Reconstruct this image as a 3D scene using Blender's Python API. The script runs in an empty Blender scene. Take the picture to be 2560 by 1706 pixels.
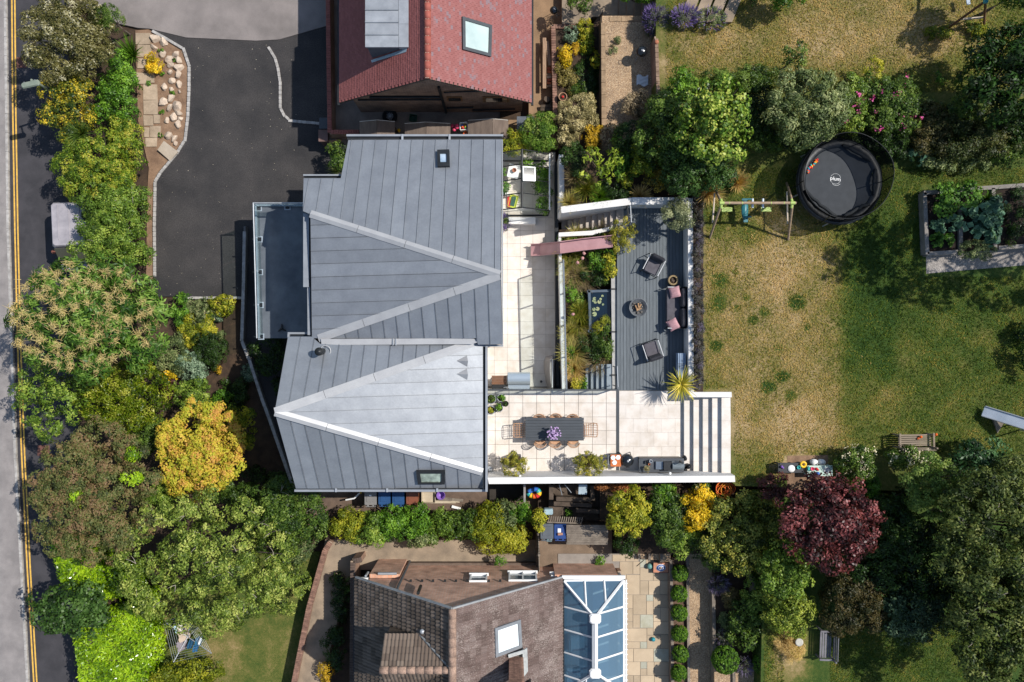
import bpy, bmesh, math, random
from math import sin, cos, pi, atan2, sqrt, hypot
RU = random.uniform
import numpy as np
from mathutils import Vector, Matrix
MT, MR = Matrix.Translation, Matrix.Rotation
random.seed(7)
R = math.radians
SC = bpy.context.scene
COL = SC.collection
H, F = 35.0, 2030.0          # camera height over the terrace (m), focal length in photo pixels
cam = bpy.data.cameras.new('camera')
cam.sensor_width = 36.0
cam.lens = 36.0 * F / 2560.0
cam.clip_end = 600
camo = bpy.data.objects.new('camera', cam)
camo.location = (0, 0, H)
COL.objects.link(camo)
SC.camera = camo
SUNV = Vector((0.73, 0.24, 1.0)).normalized()
world = bpy.data.worlds.new('World')
SC.world = world
world.use_nodes = True
wn = world.node_tree
bg = wn.nodes['Background']
sky = wn.nodes.new('ShaderNodeTexSky')
sky.sky_type = 'NISHITA'
sky.sun_disc = False
sky.sun_elevation = math.asin(SUNV.z)
sky.sun_rotation = atan2(SUNV.x, SUNV.y)
sky.air_density = 1.2
sky.dust_density = 0.6
wn.links.new(sky.outputs[0], bg.inputs[0])
bg.inputs[1].default_value = 0.118
sun = bpy.data.lights.new('sun', 'SUN')
sun.energy = 4.6
sun.angle = R(0.5)
sun.color = (1.0, 0.955, 0.89)
suno = bpy.data.objects.new('sun', sun)
suno.rotation_euler = SUNV.to_track_quat('Z', 'Y').to_euler()
suno.location = (20, 5, 40)
COL.objects.link(suno)
SC.view_settings.view_transform = 'Standard'
SC.view_settings.look = 'None'
SC.view_settings.gamma = 1.0
SC.view_settings.use_curve_mapping = False
SC.view_settings.exposure = 0.26
try:
 SC.cycles.max_bounces = 6
 SC.cycles.transparent_max_bounces = 12
except Exception:
 pass
def P(px, py, z=0.0):
 k = (H - z) / F
 return Vector(((px - 1280) * k, (853 - py) * k, z))
def LEN(n, z=0.0):
 return n * (H - z) / F
def lin(c):
 if isinstance(c, str):
  c = c.lstrip('#')
  v = [int(c[i:i + 2], 16) / 255 for i in (0, 2, 4)]
  return tuple((x / 12.92 if x <= .04045 else ((x + .055) / 1.055) ** 2.4) for x in v)
 return tuple(c)
_M = {}
def mat(name, c1, c2=None, sc=3.0, rough=.75, metal=0.0, bump=0.0, bsc=60.0, rnd=0.0,
  fine=.12, fsc=45.0, spec=.35, lo=.35, hi=.65, detail=5.0, emit=0, stretch=None):
 if name in _M:
  return _M[name]
 m = bpy.data.materials.new(name)
 m.use_nodes = True
 nt = m.node_tree
 N, K = nt.nodes, nt.links
 b = N['Principled BSDF']
 b.inputs['Roughness'].default_value = rough
 b.inputs['Metallic'].default_value = metal
 b.inputs['Specular IOR Level'].default_value = spec
 c1 = lin(c1)
 c2 = lin(c2) if c2 is not None else tuple(x * .8 for x in c1)
 geo = N.new('ShaderNodeNewGeometry')
 pos = geo.outputs['Position']
 if stretch:
  vm = N.new('ShaderNodeVectorMath'); vm.operation = 'MULTIPLY'
  vm.inputs[1].default_value = stretch
  K.new(pos, vm.inputs[0]); pos = vm.outputs[0]
 n1 = N.new('ShaderNodeTexNoise'); n1.inputs['Scale'].default_value = sc
 n1.inputs['Detail'].default_value = detail; n1.inputs['Roughness'].default_value = .6
 K.new(pos, n1.inputs['Vector'])
 mr = N.new('ShaderNodeMapRange'); mr.inputs[1].default_value = lo; mr.inputs[2].default_value = hi
 K.new(n1.outputs[0], mr.inputs[0])
 mx = N.new('ShaderNodeMix'); mx.data_type = 'RGBA'
 mx.inputs[6].default_value = (*c1, 1); mx.inputs[7].default_value = (*c2, 1)
 K.new(mr.outputs[0], mx.inputs[0])
 out = mx.outputs[2]
 n2 = N.new('ShaderNodeTexNoise'); n2.inputs['Scale'].default_value = fsc
 n2.inputs['Detail'].default_value = 3
 K.new(pos, n2.inputs['Vector'])
 val = None
 if fine:
  m2 = N.new('ShaderNodeMapRange')
  m2.inputs[1].default_value = .3; m2.inputs[2].default_value = .7
  m2.inputs[3].default_value = 1 - fine; m2.inputs[4].default_value = 1 + fine
  K.new(n2.outputs[0], m2.inputs[0]); val = m2.outputs[0]
 if rnd:
  oi = N.new('ShaderNodeObjectInfo')
  m3 = N.new('ShaderNodeMapRange')
  m3.inputs[3].default_value = 1 - rnd; m3.inputs[4].default_value = 1 + rnd
  K.new(oi.outputs['Random'], m3.inputs[0])
  if val is not None:
   mm = N.new('ShaderNodeMath'); mm.operation = 'MULTIPLY'
   K.new(val, mm.inputs[0]); K.new(m3.outputs[0], mm.inputs[1]); val = mm.outputs[0]
  else:
   val = m3.outputs[0]
 if val is not None:
  sm = N.new('ShaderNodeVectorMath'); sm.operation = 'SCALE'
  K.new(out, sm.inputs[0]); K.new(val, sm.inputs['Scale']); out = sm.outputs[0]
 K.new(out, b.inputs['Base Color'])
 if bump:
  bp = N.new('ShaderNodeBump'); bp.inputs['Strength'].default_value = bump
  bp.inputs['Distance'].default_value = .02
  n3 = N.new('ShaderNodeTexNoise'); n3.inputs['Scale'].default_value = bsc
  n3.inputs['Detail'].default_value = 4
  K.new(pos, n3.inputs['Vector'])
  K.new(n3.outputs[0], bp.inputs['Height']); K.new(bp.outputs[0], b.inputs['Normal'])
 if emit:
  b.inputs['Emission Color'].default_value = (*c1, 1); b.inputs['Emission Strength'].default_value = emit
 _M[name] = m
 return m
def glassmat(name, tint, gloss=.12, rough=.02, gcol=(1, 1, 1), body=None):
 if name in _M:
  return _M[name]
 m = bpy.data.materials.new(name); m.use_nodes = True
 nt = m.node_tree; N, K = nt.nodes, nt.links
 N.remove(N['Principled BSDF'])
 o = N['Material Output']
 t = N.new('ShaderNodeBsdfTransparent'); t.inputs[0].default_value = (*tint, 1)
 g = N.new('ShaderNodeBsdfGlossy'); g.inputs['Roughness'].default_value = rough
 g.inputs[0].default_value = (*gcol, 1)
 lw = N.new('ShaderNodeLayerWeight'); lw.inputs[0].default_value = .5
 fr = N.new('ShaderNodeMath'); fr.operation = 'POWER'; fr.inputs[1].default_value = 4
 K.new(lw.outputs['Facing'], fr.inputs[0])
 ad = N.new('ShaderNodeMath'); ad.operation = 'MULTIPLY_ADD'; ad.use_clamp = True
 ad.inputs[1].default_value = .5; ad.inputs[2].default_value = gloss
 K.new(fr.outputs[0], ad.inputs[0])
 mx = N.new('ShaderNodeMixShader')
 K.new(ad.outputs[0], mx.inputs[0]); K.new(t.outputs[0], mx.inputs[1]); K.new(g.outputs[0], mx.inputs[2])
 if body:
  df = N.new('ShaderNodeBsdfDiffuse'); df.inputs[0].default_value = (*body[:3], 1)
  m2 = N.new('ShaderNodeMixShader'); m2.inputs[0].default_value = body[3]
  K.new(mx.outputs[0], m2.inputs[1]); K.new(df.outputs[0], m2.inputs[2]); mx = m2
 K.new(mx.outputs[0], o.inputs[0])
 _M[name] = m
 return m
ORD = ['first', 'second', 'third', 'fourth', 'fifth', 'sixth', 'seventh', 'eighth', 'ninth', 'tenth', 'eleventh', 'twelfth', 'thirteenth', 'fourteenth', 'fifteenth', 'sixteenth', 'seventeenth', 'eighteenth', 'nineteenth', 'twentieth']
def leafmat(name, cols, rough=.5, trans=.25, spec=.25, gain=(1, 1, 1)):
 if name in _M:
  return _M[name]
 m = bpy.data.materials.new(name); m.use_nodes = True
 nt = m.node_tree; N, K = nt.nodes, nt.links
 b = N['Principled BSDF']; o = N['Material Output']
 b.inputs['Roughness'].default_value = rough
 b.inputs['Specular IOR Level'].default_value = spec
 at = N.new('ShaderNodeAttribute'); at.attribute_name = 'tint'
 cr = N.new('ShaderNodeValToRGB')
 e = cr.color_ramp.elements
 cols = [tuple(x * g for x, g in zip(lin(c), gain)) for c in cols]
 while len(e) < len(cols):
  e.new(.5)
 for i, c in enumerate(cols):
  e[i].position = i / (len(cols) - 1); e[i].color = (*c, 1)
 K.new(at.outputs['Fac'], cr.inputs[0])
 K.new(cr.outputs[0], b.inputs['Base Color'])
 tr = N.new('ShaderNodeBsdfTranslucent')
 sm = N.new('ShaderNodeVectorMath'); sm.operation = 'MULTIPLY'
 sm.inputs[1].default_value = (1.5, 1.35, .7)
 K.new(cr.outputs[0], sm.inputs[0]); K.new(sm.outputs[0], tr.inputs[0])
 mx = N.new('ShaderNodeMixShader'); mx.inputs[0].default_value = trans
 K.new(b.outputs[0], mx.inputs[1]); K.new(tr.outputs[0], mx.inputs[2])
 K.new(mx.outputs[0], o.inputs[0])
 _M[name] = m
 return m
class MB:
 def __init__(s):
  s.v = []; s.f = []; s.sm = []
 def add(s, vs, fs, smooth=0):
  o = len(s.v)
  s.v += [tuple(v) for v in vs]
  s.f += [tuple(i + o for i in f) for f in fs]
  s.sm += [smooth] * len(fs)
  return s
 def box(s, c, d, rz=0.0, rx=0.0, ry=0.0, taper=1.0):
  x, y, z = d[0] / 2, d[1] / 2, d[2] / 2
  t = taper
  vs = [(-x, -y, -z), (x, -y, -z), (x, y, -z), (-x, y, -z),
    (-x * t, -y * t, z), (x * t, -y * t, z), (x * t, y * t, z), (-x * t, y * t, z)]
  m = MR(rz, 3, 'Z') @ MR(ry, 3, 'Y') @ MR(rx, 3, 'X')
  c = Vector(c)
  s.add([m @ Vector(v) + c for v in vs],
    [(0, 3, 2, 1), (4, 5, 6, 7), (0, 1, 5, 4), (1, 2, 6, 5), (2, 3, 7, 6), (3, 0, 4, 7)])
  return s
 def rbox(s, c, d, r=.03, rz=0.0, rx=0.0, ry=0.0):
  x, y, z = d[0] / 2, d[1] / 2, d[2] / 2
  r = min(r, x * .9, y * .9, z * .9)
  ring = lambda a, b, h: [(-a + r, -b, h), (a - r, -b, h), (a, -b + r, h), (a, b - r, h),
        (a - r, b, h), (-a + r, b, h), (-a, b - r, h), (-a, -b + r, h)]
  L = ring(x - r * .6, y - r * .6, -z) + ring(x, y, -z + r) + ring(x, y, z - r) + ring(x - r * .6, y - r * .6, z)
  m = MR(rz, 3, 'Z') @ MR(ry, 3, 'Y') @ MR(rx, 3, 'X')
  c = Vector(c)
  fs = [tuple(range(7, -1, -1)), tuple(range(24, 32))]
  for k in range(3):
   for i in range(8):
    j = (i + 1) % 8
    fs.append((k * 8 + i, k * 8 + j, k * 8 + 8 + j, k * 8 + 8 + i))
  s.add([m @ Vector(v) + c for v in L], fs)
  return s
 def prism(s, pts, z0, z1, bottom=False):
  n = len(pts)
  a = sum(pts[i][0] * pts[(i + 1) % n][1] - pts[(i + 1) % n][0] * pts[i][1] for i in range(n))
  if a < 0:
   pts = pts[::-1]
  vs = [(p[0], p[1], z1) for p in pts] + [(p[0], p[1], z0) for p in pts]
  fs = [tuple(range(n))] + [(i, i + n, (i + 1) % n + n, (i + 1) % n) for i in range(n)]
  if bottom:
   fs.append(tuple(range(2 * n - 1, n - 1, -1)))
  s.add(vs, fs)
  return s
 def loft(s, top, bot):
  n = len(top)
  s.add(list(top) + list(bot), [tuple(range(n)), tuple(range(2 * n - 1, n - 1, -1))] +
    [(i, i + n, (i + 1) % n + n, (i + 1) % n) for i in range(n)])
  return s
 def tube(s, pts, r, n=6, cap=True, r1=None, smooth=True):
  pts = [Vector(p) for p in pts]
  m = len(pts)
  vs, fs = [], []
  up = Vector((0, 0, 1))
  for i, p in enumerate(pts):
   d = (pts[min(i + 1, m - 1)] - pts[max(i - 1, 0)]).normalized()
   a = d.cross(up)
   if a.length < 1e-3:
    a = d.cross(Vector((0, 1, 0)))
   a.normalize(); b = d.cross(a).normalized()
   rr = r if r1 is None else r + (r1 - r) * i / (m - 1)
   for k in range(n):
    t = 2 * pi * k / n
    vs.append(p + a * (rr * cos(t)) + b * (rr * sin(t)))
  for i in range(m - 1):
   for k in range(n):
    j = (k + 1) % n
    fs.append((i * n + k, i * n + j, (i + 1) * n + j, (i + 1) * n + k))
  s.add(vs, fs, smooth)
  if cap:
   s.add(vs[:n], [tuple(range(n - 1, -1, -1))]); s.add(vs[-n:], [tuple(range(n))])
  return s
 def lathe(s, prof, c=(0, 0, 0), n=20, sx=1.0, sy=1.0, smooth=True, jit=0.0, cap=True):
  c = Vector(c)
  vs, fs = [], []
  for (r, z) in prof:
   for k in range(n):
    t = 2 * pi * k / n
    q = 1 + (RU(-jit, jit) if jit else 0)
    vs.append(c + Vector((r * q * cos(t) * sx, r * q * sin(t) * sy, z)))
  m = len(prof)
  for i in range(m - 1):
   for k in range(n):
    j = (k + 1) % n
    fs.append((i * n + k, i * n + j, (i + 1) * n + j, (i + 1) * n + k))
  s.add(vs, fs, smooth)
  if cap and prof[-1][0] > 1e-4:
   s.add(vs[-n:], [tuple(range(n))])
  if cap and prof[0][0] > 1e-4:
   s.add(vs[:n], [tuple(range(n - 1, -1, -1))])
  return s
 def ball(s, c, r, n=12, m=8, sz=1.0, jit=0.0):
  prof = [(max(r * sin(pi * i / m), 1e-5), -r * sz * cos(pi * i / m)) for i in range(m + 1)]
  return s.lathe(prof, c, n, jit=jit)
 def ring(s, c, R0, r, n=24, k=6, rz=0, tilt=0):
  c = Vector(c)
  m = MR(rz, 3, 'Z') @ MR(tilt, 3, 'X')
  vs, fs = [], []
  for i in range(n):
   t = 2 * pi * i / n
   for j in range(k):
    q = 2 * pi * j / k
    vs.append(c + m @ Vector(((R0 + r * cos(q)) * cos(t), (R0 + r * cos(q)) * sin(t), r * sin(q))))
  for i in range(n):
   for j in range(k):
    a, b = (i + 1) % n, (j + 1) % k
    fs.append((i * k + j, a * k + j, a * k + b, i * k + b))
  s.add(vs, fs, True)
  return s
 def cyl(s, c, r, h, n=16, r1=None):
  r1 = r if r1 is None else r1
  return s.lathe([(r, 0), (r1, h)], c, n)
def mesh_of(mb, name):
 me = bpy.data.meshes.new(name)
 me.from_pydata([tuple(v) for v in mb.v], [], mb.f)
 if any(mb.sm):
  me.polygons.foreach_set('use_smooth', mb.sm)
 me.update()
 return me
def obj(name, mb, m, parent=None, world=True, label=None, kind=None):
 if parent is not None and world:
  inv = parent.matrix_basis.inverted()
  if parent.parent is not None:
   inv = inv @ parent.parent.matrix_basis.inverted()
  mb.v = [inv @ Vector(v) for v in mb.v]
 me = mesh_of(mb, name) if isinstance(mb, MB) else mb
 if m is not None and not me.materials:
  me.materials.append(m)
 o = bpy.data.objects.new(name, me)
 COL.objects.link(o)
 if parent is not None:
  o.parent = parent
 if label: o['label'] = label
 if kind: o['kind'] = kind
 return o
def piece(name, me, parent, M4, m=None):
 o = bpy.data.objects.new(name, me)
 COL.objects.link(o)
 o.parent = parent
 o.matrix_basis = M4
 return o
def tag(o, label, cat, group=None):
 o['label'] = label; o['category'] = cat
 if group: o['group'] = group
 return o
def thing(name, label, cat, loc=(0, 0, 0), rz=0.0, group=None):
 o = bpy.data.objects.new(name, None)
 o.empty_display_size = .2
 COL.objects.link(o)
 o.matrix_basis = MT(Vector(loc)) @ MR(rz, 4, 'Z')
 return tag(o, label, cat, group)
def single(name, mb, m, label, cat, group=None):
 vs = [Vector(v) for v in mb.v]
 c = Vector((sum(v.x for v in vs) / len(vs), sum(v.y for v in vs) / len(vs), min(v.z for v in vs)))
 mb.v = [v - c for v in vs]
 o = obj(name, mb, m); o.location = c
 return tag(o, label, cat, group)
def struct(name, mb, m, parent=None):
 o = obj(name, mb, m, parent)
 if parent is None:
  o['kind'] = 'structure'
 return o
def dup(root, loc, rz=None, label=None, group=None):
 r = root.copy(); COL.objects.link(r)
 rz = rz if rz is not None else root.matrix_basis.to_euler().z
 r.matrix_basis = MT(Vector(loc)) @ MR(rz, 4, 'Z')
 if label: r['label'] = label
 if group: r['group'] = group
 for ch in list(root.children):
  c = ch.copy(); COL.objects.link(c); c.parent = r
  for g in list(ch.children):
   d = g.copy(); COL.objects.link(d); d.parent = c
 return r
def pp(pts, z):
 return [P(a, b, z) for a, b in pts]
def slab(name, pts, z, depth, m, parent=None):
 mb = MB(); mb.prism([tuple(p[:2]) for p in pp(pts, z)], z - depth, z)
 return struct(name, mb, m, parent)
def clip(poly, a, b, off=0.0):
 ax, ay = a; dx, dy = b[0] - ax, b[1] - ay
 l = hypot(dx, dy)
 sd = lambda p: ((p[0] - ax) * -dy + (p[1] - ay) * dx) / l - off
 out = []
 n = len(poly)
 for i in range(n):
  p, q = poly[i], poly[(i + 1) % n]
  sp, sq = sd(p), sd(q)
  if sp >= 0: out.append(p)
  if (sp >= 0) != (sq >= 0):
   t = sp / (sp - sq)
   out.append((p[0] + (q[0] - p[0]) * t, p[1] + (q[1] - p[1]) * t))
 return out
def plane3(a, b, c):
 n = (b - a).cross(c - a).normalized()
 if n.z < 0: n = -n
 return n, n.dot(a)
def onplane(px, py, pl):
 n, d = pl
 o = Vector((0, 0, H)); v = Vector(((px - 1280) / F, (853 - py) / F, -1))
 return o + v * ((d - n.dot(o)) / n.dot(v))
Z_ROAD, Z_FOOT, Z_FRONT, Z_DRIVE = -4.30, -4.18, -3.16, -3.05
Z_PATIO, Z_BED, Z_LAWN = -1.80, -0.85, 0.90
Z_SIDE, Z_CONC, Z_FLAG = -2.80, -2.60, -2.00
Z_GRAVEL, Z_RAISED = -0.20, -1.25
Z_LOW = 0.25
def lawnmat(name, base, patches, z, sc=1.3):
 m = bpy.data.materials.new(name); m.use_nodes = True
 nt = m.node_tree; N, K = nt.nodes, nt.links
 b = N['Principled BSDF']; b.inputs['Roughness'].default_value = .9
 b.inputs['Specular IOR Level'].default_value = .15
 geo = N.new('ShaderNodeNewGeometry'); pos = geo.outputs['Position']
 def noise(s, d=4, r=.6):
  n = N.new('ShaderNodeTexNoise'); n.inputs['Scale'].default_value = s
  n.inputs['Detail'].default_value = d; n.inputs['Roughness'].default_value = r
  K.new(pos, n.inputs['Vector']); return n
 def math_(op, a, c):
  q = N.new('ShaderNodeMath'); q.operation = op
  for i, x in enumerate((a, c)):
   if isinstance(x, (int, float)): q.inputs[i].default_value = x
   else: K.new(x, q.inputs[i])
  return q.outputs[0]
 wob = noise(2.2, 5)
 sub = N.new('ShaderNodeVectorMath'); sub.operation = 'MULTIPLY_ADD'
 sub.inputs[1].default_value = (1.3, 1.3, 0); sub.inputs[2].default_value = (-.65, -.65, 0)
 K.new(wob.outputs['Color'], sub.inputs[0])
 ps = N.new('ShaderNodeVectorMath'); ps.operation = 'ADD'
 K.new(pos, ps.inputs[0]); K.new(sub.outputs[0], ps.inputs[1])
 wb2 = N.new('ShaderNodeVectorMath'); wb2.operation = 'MULTIPLY_ADD'
 wb2.inputs[1].default_value = (.35, .35, 0); wb2.inputs[2].default_value = (-.175, -.175, 0)
 K.new(noise(7, 3).outputs['Color'], wb2.inputs[0])
 ps2 = N.new('ShaderNodeVectorMath'); ps2.operation = 'ADD'
 K.new(pos, ps2.inputs[0]); K.new(wb2.outputs[0], ps2.inputs[1])
 tot = base
 for (px, py, rx, ry, amt, soft, kind) in patches:
  c = P(px, py, z); rx = LEN(rx, z); ry = LEN(ry, z)
  a = N.new('ShaderNodeVectorMath'); a.operation = 'SUBTRACT'; a.inputs[1].default_value = (c.x, c.y, z)
  K.new((ps2 if rx < .6 else ps).outputs[0] if kind != 's' else ps2.outputs[0], a.inputs[0])
  s = N.new('ShaderNodeVectorMath'); s.operation = 'MULTIPLY'; s.inputs[1].default_value = (1 / rx, 1 / ry, 0)
  K.new(a.outputs[0], s.inputs[0])
  if kind == 'e':
   l = N.new('ShaderNodeVectorMath'); l.operation = 'LENGTH'; K.new(s.outputs[0], l.inputs[0]); d = l.outputs['Value']
  else:
   ab = N.new('ShaderNodeVectorMath'); ab.operation = 'ABSOLUTE'; K.new(s.outputs[0], ab.inputs[0])
   sp = N.new('ShaderNodeSeparateXYZ'); K.new(ab.outputs[0], sp.inputs[0])
   d = math_('MAXIMUM', sp.outputs[0], sp.outputs[1])
  mr = N.new('ShaderNodeMapRange'); mr.interpolation_type = 'SMOOTHSTEP'
  mr.inputs[1].default_value = 1 + soft; mr.inputs[2].default_value = 1 - soft
  mr.inputs[3].default_value = 0; mr.inputs[4].default_value = amt
  K.new(d, mr.inputs[0])
  tot = math_('ADD', tot, mr.outputs[0])
 n1 = noise(sc, 6, .7); n2 = noise(9, 4, .7); n3 = noise(55, 3, .7)
 tot = math_('ADD', tot, math_('MULTIPLY', math_('SUBTRACT', n1.outputs[0], .5), .85))
 tot = math_('ADD', tot, math_('MULTIPLY', math_('SUBTRACT', n2.outputs[0], .5), .6))
 tot = math_('ADD', tot, math_('MULTIPLY', math_('SUBTRACT', n3.outputs[0], .5), .7))
 cr = N.new('ShaderNodeValToRGB'); e = cr.color_ramp.elements
 cols = [(0, (.020, .050, .010)), (.25, (.048, .082, .016)), (.5, (.118, .124, .030)), (.72, (.235, .18, .072)), (1, (.41, .30, .165))]
 while len(e) < len(cols): e.new(.5)
 for i, (p_, c_) in enumerate(cols):
  e[i].position = p_; e[i].color = (*c_, 1)
 K.new(tot, cr.inputs[0])
 v = N.new('ShaderNodeMapRange'); v.inputs[1].default_value = .3; v.inputs[2].default_value = .7
 v.inputs[3].default_value = .72; v.inputs[4].default_value = 1.28
 n4 = noise(120, 2); K.new(n4.outputs[0], v.inputs[0])
 sm = N.new('ShaderNodeVectorMath'); sm.operation = 'SCALE'
 K.new(cr.outputs[0], sm.inputs[0]); K.new(v.outputs[0], sm.inputs['Scale'])
 K.new(sm.outputs[0], b.inputs['Base Color'])
 bp = N.new('ShaderNodeBump'); bp.inputs['Strength'].default_value = .9; bp.inputs['Distance'].default_value = .05
 n5 = noise(28, 5, .75); K.new(n5.outputs[0], bp.inputs['Height']); K.new(bp.outputs[0], b.inputs['Normal'])
 _M[name] = m
 return m
def gravelmat(name, cols, sc=38, rough=.9):
 m = bpy.data.materials.new(name); m.use_nodes = True
 nt = m.node_tree; N, K = nt.nodes, nt.links
 b = N['Principled BSDF']; b.inputs['Roughness'].default_value = rough
 geo = N.new('ShaderNodeNewGeometry')
 vo = N.new('ShaderNodeTexVoronoi'); vo.inputs['Scale'].default_value = sc
 K.new(geo.outputs['Position'], vo.inputs['Vector'])
 sp = N.new('ShaderNodeSeparateColor'); K.new(vo.outputs['Color'], sp.inputs[0])
 cr = N.new('ShaderNodeValToRGB'); e = cr.color_ramp.elements
 while len(e) < len(cols): e.new(.5)
 for i, c in enumerate(cols):
  e[i].position = i / (len(cols) - 1); e[i].color = (*lin(c), 1)
 K.new(sp.outputs[0], cr.inputs[0])
 no = N.new('ShaderNodeTexNoise'); no.inputs['Scale'].default_value = 1.6; no.inputs['Detail'].default_value = 5
 K.new(geo.outputs['Position'], no.inputs['Vector'])
 mr = N.new('ShaderNodeMapRange'); mr.inputs[1].default_value = .3; mr.inputs[2].default_value = .7
 mr.inputs[3].default_value = .8; mr.inputs[4].default_value = 1.15
 K.new(no.outputs[0], mr.inputs[0])
 sm = N.new('ShaderNodeVectorMath'); sm.operation = 'SCALE'
 K.new(cr.outputs[0], sm.inputs[0]); K.new(mr.outputs[0], sm.inputs['Scale'])
 K.new(sm.outputs[0], b.inputs['Base Color'])
 bp = N.new('ShaderNodeBump'); bp.inputs['Strength'].default_value = .8; bp.inputs['Distance'].default_value = .02
 bp.invert = True
 K.new(vo.outputs['Distance'], bp.inputs['Height']); K.new(bp.outputs[0], b.inputs['Normal'])
 _M[name] = m
 return m
def brickmat(name, c1, c2, mortar, axis='x', bw=.225, bh=.075):
 if name in _M: return _M[name]
 m = bpy.data.materials.new(name); m.use_nodes = True
 nt = m.node_tree; N, K = nt.nodes, nt.links
 b = N['Principled BSDF']; b.inputs['Roughness'].default_value = .9
 geo = N.new('ShaderNodeNewGeometry'); sp = N.new('ShaderNodeSeparateXYZ'); K.new(geo.outputs['Position'], sp.inputs[0])
 cb = N.new('ShaderNodeCombineXYZ'); K.new(sp.outputs[0 if axis == 'x' else 1], cb.inputs[0]); K.new(sp.outputs[2], cb.inputs[1])
 br = N.new('ShaderNodeTexBrick'); br.inputs['Scale'].default_value = 1
 br.inputs['Brick Width'].default_value = bw; br.inputs['Row Height'].default_value = bh
 br.inputs['Mortar Size'].default_value = .010
 br.inputs['Color1'].default_value = (*lin(c1), 1); br.inputs['Color2'].default_value = (*lin(c2), 1)
 br.inputs['Mortar'].default_value = (*lin(mortar), 1)
 K.new(cb.outputs[0], br.inputs['Vector'])
 no = N.new('ShaderNodeTexNoise'); no.inputs['Scale'].default_value = 2.5; no.inputs['Detail'].default_value = 6
 K.new(geo.outputs['Position'], no.inputs['Vector'])
 mr = N.new('ShaderNodeMapRange'); mr.inputs[1].default_value = .3; mr.inputs[2].default_value = .7
 mr.inputs[3].default_value = .7; mr.inputs[4].default_value = 1.25
 K.new(no.outputs[0], mr.inputs[0])
 sm = N.new('ShaderNodeVectorMath'); sm.operation = 'SCALE'
 K.new(br.outputs[0], sm.inputs[0]); K.new(mr.outputs[0], sm.inputs['Scale']); K.new(sm.outputs[0], b.inputs['Base Color'])
 bp = N.new('ShaderNodeBump'); bp.inputs['Strength'].default_value = .6; bp.inputs['Distance'].default_value = .01; bp.invert = True
 K.new(br.outputs['Fac'], bp.inputs['Height']); K.new(bp.outputs[0], b.inputs['Normal'])
 _M[name] = m
 return m
SOIL = mat('soil', '#4a3a2c', '#332820', sc=2.5, rough=.95, bump=.8, bsc=30, fine=.3)
DRYSOIL = mat('dry_soil', '#8a6f58', '#6d5644', sc=2.0, rough=.95, bump=.8, bsc=30, fine=.25)
ASPHALT = mat('asphalt', '#403e41', '#323134', sc=1.2, rough=.9, bump=.3, bsc=120, fine=.22, fsc=70)
NEWTAR = mat('new_tarmac', '#3e3b3a', '#2b2a2b', sc=.6, rough=.9, bump=.5, bsc=90, fine=.34, fsc=22, lo=.34, hi=.66, detail=11)
OLDTAR = mat('old_tarmac', '#857d79', '#6b6562', sc=.8, rough=.92, bump=.3, bsc=120, fine=.14, fsc=60, lo=.3, hi=.7)
PAVE = mat('footway_asphalt', '#8b8582', '#777270', sc=1.4, rough=.92, bump=.3, bsc=120, fine=.12)
CONC = mat('old_concrete', '#94836f', '#6f6355', sc=1.3, rough=.92, bump=.4, bsc=60, fine=.15, lo=.38, hi=.7, detail=8)
KERB = mat('kerb_stone', '#aaa6a1', '#8a8682', sc=5, rough=.85, rnd=.07, fine=.15)
YELLOW = mat('road_paint', '#d9ad4e', '#bd9443', sc=6, rough=.8, fine=.15)
WHITE = mat('white_render', '#d6d4d1', '#cbc8c4', sc=1.4, rough=.8, fine=.03)
STONE = mat('limestone', '#cfc7be', '#b5a898', sc=1.9, rough=.55, fine=.04, rnd=.06, lo=.42, hi=.82, detail=9)
GROUT = mat('grout', '#8d857d', rough=.95)
DECK = mat('deck_board', '#646a6e', '#575d61', sc=2.5, rough=.75, rnd=.07, fine=.1, stretch=(6, .6, 6), bump=.2)
SANDST = mat('sandstone', '#b5a288', '#a5937b', sc=1.8, rough=.85, rnd=.16, fine=.1, lo=.3, hi=.7)
GREYST = mat('grey_sandstone', '#a9a899', '#97937f', sc=1.8, rough=.85, rnd=.1, fine=.1)
TIMBER = mat('weathered_timber', '#84796c', '#675d53', sc=3, rough=.9, rnd=.12, fine=.2, fsc=30, bump=.4)
DKTIMBER = mat('dark_timber', '#5c4f44', '#43392f', sc=3, rough=.9, rnd=.12, fine=.2, fsc=30, bump=.4)
GRAVEL = gravelmat('gravel', ['#6f5a45', '#a88a6a', '#8d7355', '#c7ad8c', '#7f6c5a', '#b89b7a'])
GREYGRAVEL = gravelmat('grey_gravel', ['#6b6764', '#948d87', '#7c7771', '#b0a69c', '#5d5a57'])
BROWNBR = brickmat('brown_brick', '#b8866c', '#c99a80', '#b8a898')
DARKBR = brickmat('dark_brown_brick', '#91705c', '#7d5e4e', '#958270')
BRICKP = mat('brick_piece', '#8a6a5a', '#6c5146', sc=6, rough=.9, rnd=.22, fine=.2)
BLACK = mat('black_metal', '#1d1f21', '#26282a', sc=4, rough=.45, fine=.05)
DGREY = mat('dark_grey_metal', '#43474b', '#3c4044', sc=4, rough=.45, fine=.05)
ALU = mat('light_metal', '#a5a9ad', '#989ca0', sc=3, rough=.4, metal=.3, fine=.04)
PLASTWHITE = mat('white_plastic', '#e6e6e4', '#dcdcda', sc=3, rough=.4, fine=.02)
mb = MB(); mb.add([(-150, -150, -4.75), (150, -150, -4.75), (150, 150, -4.75), (-150, 150, -4.75)], [(0, 1, 2, 3)])
struct('ground', mb, SOIL)
slab('road', [(-30, -900), (420, -900), (420, 2700), (-30, 2700)], Z_ROAD, .3, ASPHALT)
kx = [(-700, -2), (0, 14), (570, 21), (1136, 39), (1706, 70), (2500, 122)]
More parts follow.
